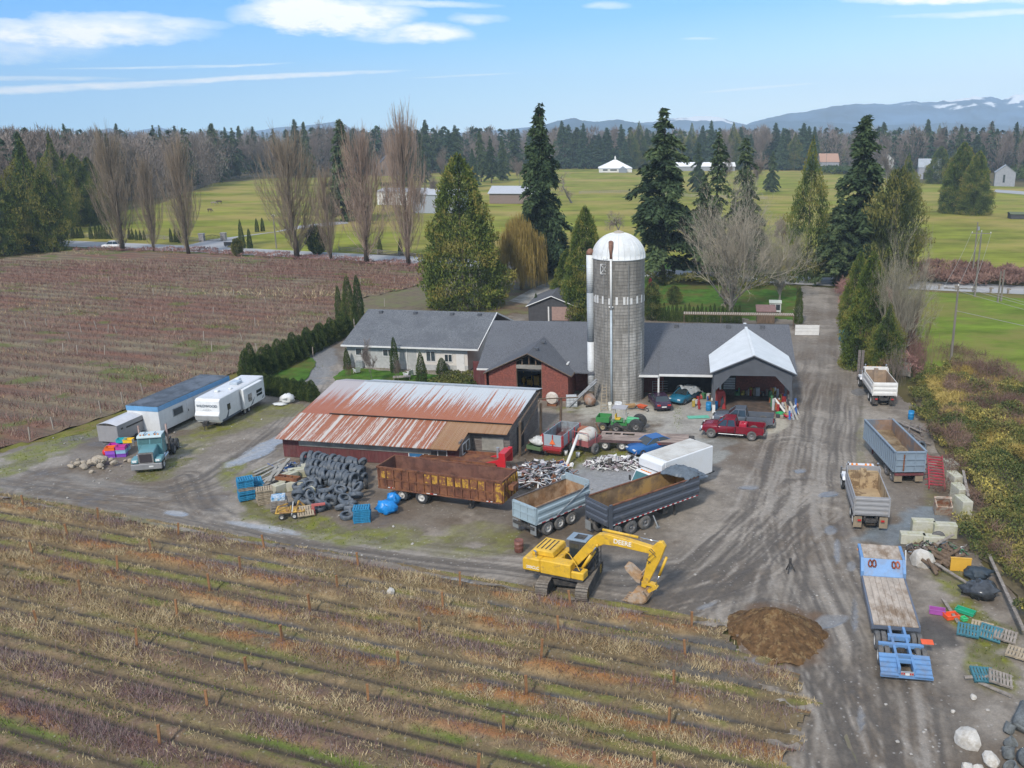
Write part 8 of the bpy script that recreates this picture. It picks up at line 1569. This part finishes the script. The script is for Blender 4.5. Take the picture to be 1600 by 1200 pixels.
g=G(1473,805);m=MB();m.box(-.6,0,0,.6,.06,.9);m.box(-.6,.06,0,-.52,.9,.9);m.box(.52,.06,0,.6,.9,.9);m.box(-.52,.06,0,.52,.9,.06);m.box(-.52,.84,.06,.52,.9,1.0);m.box(-.65,.8,.88,.65,1.0,1.0);solo(m,'digger_bucket',mat('bucket_worn_cream',(.40,.34,.27),v=.2,ns=3,c2=(.25,.10,.05),ts=2),'loose excavator bucket standing mouth up on the blue gravel','bucket',(g.x,g.y,0),-.1,rot=(R(25),0,-.1))
pl=mat('dark_plastic',(.05,.055,.062),r=.25,v=.3,ns=4);ne=mat('grey_net',(.15,.165,.17),r=.8,v=.25,ns=9)
for u,v,r,mm_,lb,sx,sz in [(1530,932,.95,pl,'bundle of shiny dark plastic tied on the bank',1.1,.55),(1526,905,.7,mat('dark_blue_cloth',(.03,.045,.06)),'dark blue bundle on top of the shiny plastic',1.2,.6)]:g=G(u,v);lump('bundle',lb,'bundle',(g.x,g.y,0),r,mm_,int(u),sx,.9,sz)
for u,v,r,h,tl,lb in [(1592,1148,.5,1.3,1.1,'upper roll of grey netting in the bottom right corner'),(1598,1192,.5,1.2,1.0,'lower roll of grey netting in the bottom right corner'),(1574,1148,.26,.5,.5,'upper small grey net basket left of the rolls'),(1572,1168,.26,.45,.7,'middle small grey net basket left of the rolls'),(1576,1188,.28,.5,.4,'lower small grey net basket left of the rolls'),(1586,1212,.3,.5,.6,'net basket cut by the bottom edge')]:
 g=G(u,v);m=MB();m.lathe([(.02,.02),(r*.8,0),(r,h*.3),(r*.94,h*.7),(r*1.04,h),(r*.92,h),(r*.82,h*.6),(r*.7,.06),(.02,.06)],16,cap=False);solo(m,'net_roll',mat('net_grey',(.20,.22,.225),r=.85,v=.3,ns=5,wave=('Z',6,.8)),lb,'netting',(g.x,g.y,r*.75*math.sin(tl)),0,rot=(tl,.3*math.sin(u),u*.7),smooth=R(40))
for i in range(16):g=G(1450+rr_.uniform(0,46),872+rr_.uniform(-4,26));a=rr_.uniform(0,3.1);m=MB();L_=rr_.uniform(.7,1.9);m.tube([(-L_/2*math.cos(a),-L_/2*math.sin(a),.15),(L_/2*math.cos(a),L_/2*math.sin(a),.2+rr_.uniform(0,.6))],[.14,.1],7);solo(m,'log',timber,'rough split log in the heap right of the biggest boulder','log',(g.x,g.y,0),0,'logs by the big boulder')
for i in range(14):g=G(1415+rr_.uniform(-12,26),682+rr_.uniform(-16,22));a=rr_.uniform(1.2,2.6);m=MB();L_=rr_.uniform(1.4,3.0);m.tube([(-L_/2*math.cos(a),-L_/2*math.sin(a),.1),(L_/2*math.cos(a),L_/2*math.sin(a),.2+rr_.uniform(0,.7))],[.09,.06],6);solo(m,'branch',oldwood,'grey cut branch in the brush heap behind the sand trailer','branch',(g.x,g.y,0),0,'branches behind the sand trailer')
g=G(1234,893);m=MB();[m.tube([(math.cos(a)*.35,math.sin(a)*.35,0),(0,0,.7)],.05,5) for a in (0,2.1,4.2)];m.cyl((0,0,.6),.09,.35);solo(m,'jack_stand',chassis,'small dark tripod stand alone on the mud above the dirt pile','stand',(g.x,g.y,0))
g=G(1325,540);m=MB();hopper(m,0,3.4,1.8,.1,1.5,.06,0);solo(m,'skip_bin',paint('bin_teal',(.04,.16,.20)),'teal skip bin tucked under the green cedar on the lane','skip',(g.x+.6,g.y,0),R(94))
g=G(1336,575);m=MB();[m.tube([(x,0,.1),(x,4.5,.5)],.04,4) for x in (0,.9)];[m.tube([(0,y,.1+y*.09),(.9,y,.1+y*.09)],.03,4) for y in (.3,1.5,2.7,3.9)];solo(m,'frame_rack',wood_old,'light wooden frame lying on brown ground beside the lane','frame',(g.x,g.y,0),R(25))
m=MB();a,b=G(1362,600),G(1430,612);[m.box(0,0,.1+k*.42,5.2,.08,.48+k*.42) for k in range(4)];solo(m,'board_wall',oldwood2,'pale board wall slanting behind the white dump truck','wall',(a.x+1.2,a.y+6.0,0),R(-38));m=MB();g=G(1359,606);[m.box(x,0,0,x+.3,.12,3.6) for x in (-.5,-.1)];solo(m,'upright_planks',oldwood,'tall upright planks left of the white dump truck cab','planks',(g.x-.2,g.y+3.2,0))
g=G(893,634);m=MB();m.box(-.55,-.5,.15,.55,.5,1.1);m.mi(1);m.box(-.6,-.55,0,.6,.55,.14);[m.box(-.58+.38*k,-.53,.14,-.54+.38*k,-.51,1.12) for k in range(4)];[m.box(-.58,-.53,z,.58,-.51,z+.04) for z in (.4,.75,1.1)];solo(m,'caged_tank',[mat('ibc_grey',(.45,.48,.50)),galv],'caged grey liquid tank against the brick wall','tank',(g.x,g.y,0),.1)
g=G(863,634);m=MB();m.lathe([(.15,-.35),(.55,-.3),(.7,.0),(.55,.3),(.3,.4)],14,'y',(0,0,.85));m.mi(1);m.box(-.5,-.3,0,.5,.3,.25);m.tube([(-.5,0,.2),(-.5,0,.9)],.05,5);m.tube([(.5,0,.2),(.5,0,.9)],.05,5);solo(m,'drum_fan',[mat('fan_cream',(.52,.47,.42),v=.15,ns=4),rust],'round cream drum mixer before the brick shop doorway','mixer',(g.x,g.y,0),-.2)
g=G(921,634);m=MB();m.lathe([(.1,-.8),(.55,-.7),(.62,.0),(.55,.7),(.1,.8)],16,'y',(0,0,.75));m.mi(1);m.box(-.5,-.5,0,.5,-.35,.3);m.box(-.5,.35,0,.5,.5,.3);solo(m,'rusty_tank',[mat('tank_rust_grey',(.30,.25,.22),v=.3,ns=2,c2=(.25,.12,.06),ts=1.5),chassis],'rounded rusty grey tank left of the silo foot','tank',(g.x,g.y,0),.3,smooth=R(40))
m=MB();m.tube([(-1.4,-.2,.1),(1.5,.6,2.6)],.12,4);m.tube([(-1.3,.2,.2),(1.5,.9,2.8)],.12,4);[m.box(-1.3+.4*k,-.15+.11*k,.2+.35*k,-1.1+.4*k,.35+.11*k,.25+.35*k) for k in range(7)];g=G(910,636);solo(m,'conveyor',mat('dull_grey_steel',(.20,.21,.22),v=.3,ns=3),'grey conveyor chute slanting up beside the silo','conveyor',(g.x,g.y,0))
for u,v,c,lb,rz in ((985,640,(.40,.24,.10),'brown wheelbarrow resting by the silo',.3),(1003,641,(.60,.10,.03),'orange wheelbarrow tipped up between silo and purple sedan',-.7)):
 g=G(u,v);t=thing('wheelbarrow',lb,'wheelbarrow',g,rz);m=MB();m.loft([[(-.3,-.2,.25),(.3,-.2,.25),(.3,.2,.25),(-.3,.2,.25)],[(-.5,-.35,.55),(.55,-.35,.55),(.55,.35,.55),(-.5,.35,.55)]]);m.build('tray',mat('barrow_%d'%u,c,v=.2),t);m=MB();m.tube([(.7,0,.2),(-1.0,-.3,.5)],.03,5);m.tube([(.7,0,.2),(-1.0,.3,.5)],.03,5);m.build('handle',wood_new,t);wheel(t,.7,0,.18,.08)
for u,v,lb in ((1024,612,'left galvanised farm gate stored in front of the red barn door'),(1035,614,'right galvanised farm gate panel behind the purple sedan')):g=G(u,v);m=MB();[m.tube([(-1.1,0,z),(1.1,0,z)],.035,5) for z in (.2,.5,.8,1.1,1.35)];[m.tube([(x,0,.1),(x,0,1.4)],.04,5) for x in (-1.1,0,1.1)];solo(m,'farm_gate',galv,lb,'gate',(g.x,g.y,0),.05)
g=G(1091,652);m=MB();m.box(-1.1,-.45,0,1.1,.45,.02);solo(m,'green_mat',mat('mat_green',(.12,.42,.30),v=.1),'mint green mat lying on the concrete in front of the garage','mat',(g.x,g.y,.03),.12)
CX,CY=9.2,88.3
def gl(x,y):c,s=math.cos(R(-4)),math.sin(R(-4));return (CX+x*c-y*s,CY+x*s+y*c)
x,y=gl(1.9,6.7);t=thing('tool_chest','tall drawer tool chest at the back of the garage','tool chest',(x,y,0),R(-4));m=MB();m.box(-.7,-.3,0,.7,.3,2.2);m.build('cabinet',chassis,t);
for k in range(5):m=MB();m.box(-.62,-.33,.75+k*.27,.62,-.3,.95+k*.27);m.build('drawer',galv,t)
cols=[(.32,.03,.03),(.03,.09,.28),(.42,.32,.06),(.38,.39,.40),(.05,.16,.07),(.05,.05,.06),(.38,.13,.05),(.30,.25,.20),(.45,.45,.45)]
names=['red','blue','yellow','grey','green','black','orange','tan','silver']
def clutter(x0,x1,y0,y1,n,where,hmax=1.0,seed=1,local=True):
 r=random.Random(seed)
 for k in range(n):
  x,y=r.uniform(x0,x1),r.uniform(y0,y1);
  if local:x,y=gl(x,y)
  else:g=G(x,y);x,y=g.x,g.y
  c=r.randrange(9);h=r.uniform(.25,hmax);w=r.uniform(.18,.45);m=MB();kk=r.randrange(3)
  if kk==0:m.lathe([(w*.45,0),(w*.5,h*.05),(w*.5,h*.9),(w*.3,h)],10)
  elif kk==1:m.cb((0,0,h/2),(w,w*.8,h));m.cb((0,0,h+.03),(w*1.08,w*.9,.06))
  else:m.prism([(-w*.6,0),(w*.6,0),(w*.4,h*.6),(0,h),(-w*.4,h*.6)],-w*.4,w*.4)
  solo(m,'container',mat('clutter_'+names[c],cols[c],r=.5,v=.15),'%s container or tool part %s'%(names[c],where),'container',(x,y,.05),r.uniform(0,3),'%s things %s'%(names[c],where),bevel=.02)
clutter(.3,1.3,1.0,6.8,20,'along the left garage wall',1.3,3);clutter(6.2,7.7,.6,6.8,36,'along the right garage wall',1.3,4);clutter(2.7,6.4,6.2,7.0,22,'against the back of the garage',.9,5);clutter(1214,1244,636,655,20,'spilled outside the right garage post',.5,6,False);clutter(1082,1108,622,640,14,'piled between the teal car and the garage',.7,7,False);clutter(1060,1108,598,612,10,'in the dark bay behind the teal car',.9,8,False)
x,y=gl(.8,2.2);m=MB();m.box(-.45,-.35,.1,.45,.35,1.5);m.prism([(-.45,1.5),(.45,1.5),(.3,1.8),(-.3,1.8)],-.35,.35);solo(m,'red_cabinet',mat('clutter_red',cols[0]),'tall red machine cabinet just inside the left garage post','cabinet',(x,y,0),.2,bevel=.03)
for i in range(13):
 u=1229+i*1.6;g=G(u,648+(i%4)*3);m=MB();L_=rr_.uniform(1.2,2.6);m.box(-.1,-.03,0,.1,.03,L_);c=[whitep,galv,wood_new,mat('clutter_blue',cols[1]),rust,oldwood2][i%6];solo(m,'leaning_board',c,'long board leaned in the jumble outside the right garage wall','board',(g.x,g.y,.05),0,'boards outside the right garage wall',rot=(R(rr_.uniform(-85,-35)),R(rr_.uniform(-20,50)),rr_.uniform(-.4,.4)))
for u,v,c,lb in ((1219,650,(.02,.30,.10),'green tub at the edge of the garage jumble'),(1231,652,(.50,.02,.06),'red tub next to the green one outside the garage')):g=G(u,v);m=MB();m.lathe([(.25,0),(.5,.35),(.46,.35),(.22,.04)],14);solo(m,'tub',mat('tub_%d'%u,c),lb,'tub',g,smooth=R(40))
g=G(826,612);t=thing('covered_machine','yellow machine under a dark cover in the brick shop doorway','machine',(g.x,g.y+2.5,0),R(-8));m=MB();m.box(-.9,-.5,.5,-.6,.3,1.0);m.box(.5,-.5,.2,1.1,.4,1.3);m.box(-.3,-.5,.2,.3,0,.8);m.tube([(-.7,-.5,0),(-.7,-.4,2.4)],.07,5);m.tube([(.2,-.5,0),(.3,-.4,2.6)],.07,5);m.box(-.2,-.2,2.2,.9,.6,2.8);m.build('frame',yellow,t);m=MB();m.loft([[(-1.1,-.7,1.2),(1.0,-.7,1.5),(1.0,.8,1.4),(-1.1,.8,1.2)],[(-.9,-.4,1.8),(.9,-.4,1.95),(.8,.6,2.0),(-.8,.6,1.9)]]);m.build('cover',mat('dark_cover',(.03,.035,.04),r=.4),t)
for u,v,rz,lb in ((558,584,2.2,'white garden chair alone at the left of the lawn'),(637,590,2.6,'white garden chair left of the chair group by the column cedar'),(648,588,1.6,'white garden chair right of the chair group by the column cedar')):
 t=thing('garden_chair',lb,'chair',G(u,v),rz);m=MB();m.prism([(-.3,.25),(.35,.38),(.35,.42),(-.3,.29)],-.3,.3,'y');m.build('seat',whitep,t);m=MB();m.prism([(-.3,.27),(-.25,.27),(-.55,1.0),(-.6,1.0)],-.28,.28,'y');m.build('backrest',whitep,t)
 for s in (-1,1):m=MB();m.box(.2,s*.3,0,.3,s*.34,.6) if s>0 else m.box(.2,-.34,0,.3,-.3,.6);m.build('leg',whitep,t);m=MB();m.box(-.4,s*.32-.07,.58,.42,s*.32+.07,.62);m.build('armrest',whitep,t)
g=G(628,594);m=MB();m.box(-1.0,-.4,.4,1.0,.4,.46);[m.box(x-.04,y-.04,0,x+.04,y+.04,.4) for x in (-.9,.9) for y in (-.3,.3)];solo(m,'garden_table',wood_old,'low wooden garden table beside the white chairs','table',g,.2)
def scrap(name,u,v,rx,ry,n,cols_,label,seed,h=1.1):
 g=G(u,v);r=random.Random(seed);m=MB()
 for k in range(n):
  a=r.uniform(0,6.28);d=r.random()**.6;x,y=math.cos(a)*d*rx,math.sin(a)*d*ry;z=r.random()*h*(1-d*d)+.05;m.mi(r.randrange(len(cols_)));q=r.random();L_=r.uniform(.3,1.5)
  v1=Vector((r.gauss(0,1),r.gauss(0,1),r.gauss(0,.35))).normalized()*L_/2
  if q<.55:m.tube([(x-v1.x,y-v1.y,max(.03,z-v1.z)),(x+r.uniform(-.1,.1),y,z+.06),(x+v1.x,y+v1.y,max(.03,z+v1.z))],r.uniform(.02,.05),4)
  else:m.cb((x,y,z),(r.uniform(.1,.6),r.uniform(.05,.4),r.uniform(.02,.2)),r.uniform(0,3),r.uniform(-.7,.7),r.uniform(-.7,.7))
 o=m.build(name,cols_);o.location=g;tag(o,label,'scrap',kind='stuff')
scrap('scrap_metal',842,746,3.0,2.6,620,[galv,mat('scrap_pale',(.45,.44,.45),v=.2),chassis,mat('scrap_mauve',(.28,.22,.24),v=.2),rust,mat('scrap_blue_grey',(.22,.26,.31),v=.2),whitep],'tangled heap of grey scrap metal right of the red gooseneck',5,1.3)
scrap('white_scrap',965,727,2.9,1.3,330,[whitep,mat('scrap_pale',(.45,.44,.45)),whitep,chassis,mat('scrap_mauve',(.28,.22,.24))],'heap of mostly white scrap behind the box truck cab',6,.9)
scrap('debris',872,728,1.2,.8,60,[mat('clutter_blue',cols[1]),whitep,mat('clutter_orange',cols[6]),rust],'small scatter of coloured debris between the scrap heap and white pipe',7,.3)
scrap('brush_debris',1462,862,2.2,1.3,160,[timber,oldwood,chassis,galv,mat('clutter_green',cols[4])],'tangle of sticks and junk between the boulder and the blocks',9,.5)
scrap('gravel_debris',450,732,1.2,.6,60,[galv,mat('clutter_blue',cols[1]),whitep],'small scatter of junk at the corner of the red shed',10,.4)
post_m=mat('rusty_post',(.26,.13,.055),r=.85,v=.25,ns=5);pale_post=mat('pale_post',(.30,.26,.22),v=.15,ns=4)
def field_posts():
 base=None
 for k,vv in enumerate([45.0,42.2,39.3,36.0,32.8,29.8,26.8]):
  for i in range(-2,9):
   uu=(-64.8,-64.8+.4,-64.2,-63.5,-63.2,-63,-63)[k]+7.6*i
   if uu>-8-(.0 if k==0 else-2) or (k>4 and i%2):continue
   x,y=uu*FC-vv*FS,uu*FS+vv*FC;pv=PX(x,y)
   if pv[0]<-60 or pv[1]>1260:continue
   if base is None:m=MB();m.box(-.06,-.05,-.1,.06,.05,1.15);m.box(-.07,-.06,1.15,.07,.06,1.2);base=m.build('field_post',post_m,None);o=base
   else:o=base.copy();COL.objects.link(o)
   o.location=(x,y,0);o.scale=(1,1,.85+.3*rr_.random());o.rotation_euler=(rr_.gauss(0,.05),rr_.gauss(0,.05),rr_.random());tag(o,'rusty brown post in a row of the foreground berry field','post','foreground berry posts')
 b2=None
 for u,v in [(320,645/3.2+380+22)]+[(158,692),(232/1,672),(270/3.2,675)]:pass
 pts=[(47,688),(84,672),(158,645),(192,631),(224,616),(379,562),(402,552)]+[(rr_.uniform(10,620),rr_.uniform(420,560)) for _ in range(34)]
 for i,(u,v) in enumerate(pts):
  g=G(u,v);
  if b2 is None:m=MB();m.box(-.045,-.045,-.1,.045,.045,1.3);b2=m.build('field_post',pale_post,None);o=b2
  else:o=b2.copy();COL.objects.link(o)
  o.location=g;o.rotation_euler=(rr_.gauss(0,.08),rr_.gauss(0,.08),0);tag(o,'pale leaning post at the edge of the left berry field' if i<7 else 'small pale post among the rows of the left berry field','post','pale posts at the left field edge' if i<7 else 'pale posts inside the left field')
field_posts()
wood_pole=mat('pole_wood',(.20,.18,.155),r=.95,v=.25,ns=1.5,stretch=(3,3,.2))
def pole(u,vb,vt,label,arm=1.1,can=False,rz=0.0):
 g=G(u,vb);H=hgt(u,vb,vt);t=thing('utility_pole',label,'utility pole',(g.x,g.y,0),rz);m=MB();m.tube([(0,0,-.1),(0,0,H)],[.17,.11],10);m.build('pole',wood_pole,t);ends=[]
 if arm:
  m=MB();m.box(-arm,-.06,H-.35,arm,.06,H-.22);m.build('crossarm',wood_pole,t);
  for x in (-arm+.08,0,arm-.08):m=MB();z=H-.22 if x else H;m.lathe([(.05,z),(.08,z+.1),(.05,z+.2),(.02,z+.24)],8,c=(x,0,0));m.build('insulator',whitep,t)
 if can:m=MB();m.cyl((.25,-.1,H-1.6),.2,.7);m.build('transformer',galv,t)
 c,s=math.cos(rz),math.sin(rz);return [Vector((g.x+x*c,g.y+x*s,H-.1+(.15 if x==0 else 0))) for x in (-arm,0,arm)]
A_=pole(1484,580,447,'nearest utility pole, standing in the meadow beside the bramble bank',1.6,rz=R(-14));B_=pole(1523,463,362,'utility pole with a crossarm beyond the nearest one, by the road',1.6,rz=R(-10));C_=pole(1519,432,347,'utility pole with a grey transformer across the road',0,True);pole(1559,471,424,'shorter leaning pole stub right of the road poles',0);D_=pole(1564,470,422,'second pole stub beside the leaning one',0)
def wires(P,Q,label,sag=1.0,idx=(0,1,2)):
 for i in idx:m=MB();a,b=P[i],Q[i];m.tube([a.lerp(b,k/10)-Vector((0,0,sag*4*(k/10)*(1-k/10))) for k in range(11)],.022,4);tag(m.build('power_line',mat('wire_pale',(.30,.29,.26)),None),label,'cable',label+' group')
wires(A_,B_,'overhead wire between the nearest pole and the road pole',.5)
E_=[Vector((62+x,62+x*.2,10.5)) for x in (-1.6,0,1.6)];wires(A_,E_,'overhead wire sweeping from the nearest pole out to the right',1.2);m=MB();m.tube([A_[1]-Vector((0,0,3)),Vector((66,66,6))],.03,4);tag(m.build('power_line',mat('wire_pale',(.30,.29,.26)),None),'lower single wire running right from the nearest pole','cable')
g=G(432,392);pole(432,388,336,'thin pole beside the road left of the broad poplar',.5);pole(1063,254,232,'far pole at the back of the pasture behind the tall fir',0);pole(1279,270,243,'far pole by the hedge left of the lane fir',0);pole(1290,270,240,'second far pole by the hedge left of the lane fir',.8);pole(967,254,238,'far thin pole right of the white riding barn',0)
g=G(908,240);t=thing('radio_mast','tall thin mast above the far trees','mast',(g.x,g.y,0));m=MB();m.tube([(0,0,0),(0,0,36)],.3,5);m.build('pole',chassis,t);m=MB();m.box(-1.5,-.3,33,1.5,.3,34);m.build('antenna',chassis,t)
_gp=None
for i,u in enumerate([1439,1465,1491,1518,1545,1572,1599]):g=G(u,449+(u-1439)*.065);m=MB();m.box(-.15,-.15,0,.15,.15,1.0);m.box(-.4,-.2,.7,.4,-.15,.95);solo(m,'guard_post',wood_old,'short thick guard post along the near side of the road','post',(g.x,g.y-.8,0),0,'guard posts along the road')
def fence(pts,label,h=1.3,sp=4.0,m_=wood_old,z=0):
 t=thing('rail_fence',label,'fence',(pts[0][0],pts[0][1],z));o=Vector((pts[0][0],pts[0][1]));P=[Vector(p)-o for p in pts];m=MB();r=MB()
 for a,b in zip(P[:-1],P[1:]):
  n=max(1,int((b-a).length/sp));
  for k in range(n):p=a.lerp(b,k/n);m.box(p.x-.09,p.y-.09,0,p.x+.09,p.y+.09,h)
  for zz in (.35,.75,1.15):r.tube([(a.x,a.y,zz*h/1.3),(b.x,b.y,zz*h/1.3)],.08,4)
 m.build('post_row',m_,t)['kind']='stuff';r.build('rail',m_,t)
fence(pxy([(95,348),(100,341),(162,319),(225,312),(265,306),(312,294),(350,281),(400,277),(520,275)]),'long curving rail fence round the left pasture',1.6,5)
fence(pxy([(905,303),(1000,301),(1080,308),(1200,312)]),'pale rail fence across the middle of the pasture',1.3,8,pale_post)
fence(pxy([(110,371),(230,373),(312,378)]),'dark wire fence beside the road behind the small column cedars',1.1,5);fence(pxy([(530,392),(590,397),(660,404)]),'low fence along the verge behind the poplars',1.1,5)
for u,v,lb in ((316,377,'left stone gate pillar of the drive across the road'),(350,376,'right stone gate pillar of the drive across the road')):g=G(u,v);m=MB();m.box(-.6,-.6,0,.6,.6,1.9);m.box(-.7,-.7,1.9,.7,.7,2.1);solo(m,'gate_pillar',mat('pillar_stone',(.33,.31,.30),v=.3,ns=3),lb,'pillar',g)
g=G(333,377);m=MB();[m.tube([(-2.6+.35*k,0,.1),(-2.6+.35*k,0,1.2+.5*math.sin(math.pi*k/15))],.04,4) for k in range(16)];m.tube([(-2.7,0,.3),(2.7,0,.3)],.05,4);m.tube([(-2.7,0,1.2),(0,0,1.7),(2.7,0,1.2)],.05,4);solo(m,'iron_gate',chassis,'black iron gate between the two stone pillars','gate',g)
g=G(360,385);m=MB();m.box(-1.5,-.2,.2,1.5,.2,1.1);m.box(-1.3,-.15,0,-1.1,.15,.2);m.box(1.1,-.15,0,1.3,.15,.2);solo(m,'entrance_sign',dkboard,'low dark sign board at the drive entrance across the road','sign',g)
def horse(u,v,rz,m_,label):
 g=G(u,v);t=thing('horse',label,'horse',(g.x,g.y,0),rz,None)
 J=[((0,0,1.15),.30),((.55,0,1.2),.29),((-.6,0,1.22),.30),((.85,0,1.25),.2),((1.15,0,.95),.14),((1.4,0,.6),.11),((1.62,0,.32),.08),((-.88,0,1.2),.14),((-1.0,0,.8),.05)]
 E=[(0,1),(0,2),(1,3),(3,4),(4,5),(5,6),(2,7),(7,8)]
 for x,root,back in ((.5,1,0),(-.62,2,1)):
  for s in (-1,1):
   n=len(J);k=.12 if back else 0;J+=[((x,s*.16,.95),.15),((x+(.08 if not back else .1),s*.17,.58),.075),((x-(.0 if not back else .12),s*.17,.30 if not back else .45),.055),((x+.02,s*.17,.03),.055)];E+=[(root,n),(n,n+1),(n+1,n+2),(n+2,n+3)]
 me=bpy.data.meshes.new('body');me.from_pydata([j[0] for j in J],E,[]);o=bpy.data.objects.new('body',me);COL.objects.link(o);o.parent=t;me.materials.append(m_)
 md=o.modifiers.new('skin','SKIN');o.modifiers.new('sub','SUBSURF').render_levels=1
 for i,j in enumerate(J):me.skin_vertices[0].data[i].radius=(j[1],j[1])
 me.skin_vertices[0].data[0].use_root=True;m=MB();m.tube([(.95,0,1.42),(1.2,0,1.12),(1.4,0,.8)],.05,4);m.build('mane',chassis,t)
horse(343,319,R(190),mat('horse_bay',(.06,.035,.025),v=.2,ns=2),'dark bay horse grazing at the right of three');horse(334,321,R(10),mat('horse_grey',(.25,.21,.18),v=.2,ns=2),'greyish horse grazing between the two dark ones');horse(328,332,R(-20),mat('horse_dun',(.10,.07,.05),v=.2,ns=2),'brown horse grazing lowest in the left pasture')
for u,lb in ((1301,'white wrapped bale left of a pair at the far pasture hedge'),(1310,'white wrapped bale right of a pair at the far pasture hedge')):g=G(u,271);m=MB();m.lathe([(.2,-1),(1.3,-.95),(1.3,.95),(.2,1)],14,'x',(0,0,1.3));solo(m,'wrapped_bale',whitep,lb,'bale',g,smooth=R(40))
g=G(1016,446);m=MB();m.box(-.3,-.3,0,.3,.3,.9);m.lathe([(.35,.9),(.25,1.3),(.05,1.5)],10);solo(m,'feed_bin',mat('clutter_red',cols[0]),'small red bin on the lawn right of the silo','bin',g)
def haze():
 m=MB();m.box(-5200,-400,-3,5200,5600,330)
 M=bpy.data.materials.new('haze_air');M.use_nodes=True;nt=M.node_tree;nt.nodes.clear()
 o=nt.nodes.new('ShaderNodeOutputMaterial');p=nt.nodes.new('ShaderNodeVolumePrincipled');p.inputs['Color'].default_value=(.64,.83,1,1);p.inputs['Density'].default_value=.00017;p.inputs['Anisotropy'].default_value=-.25
 nt.links.new(p.outputs[0],o.inputs['Volume'])
 tag(m.build('haze',M),kind='stuff')
haze()
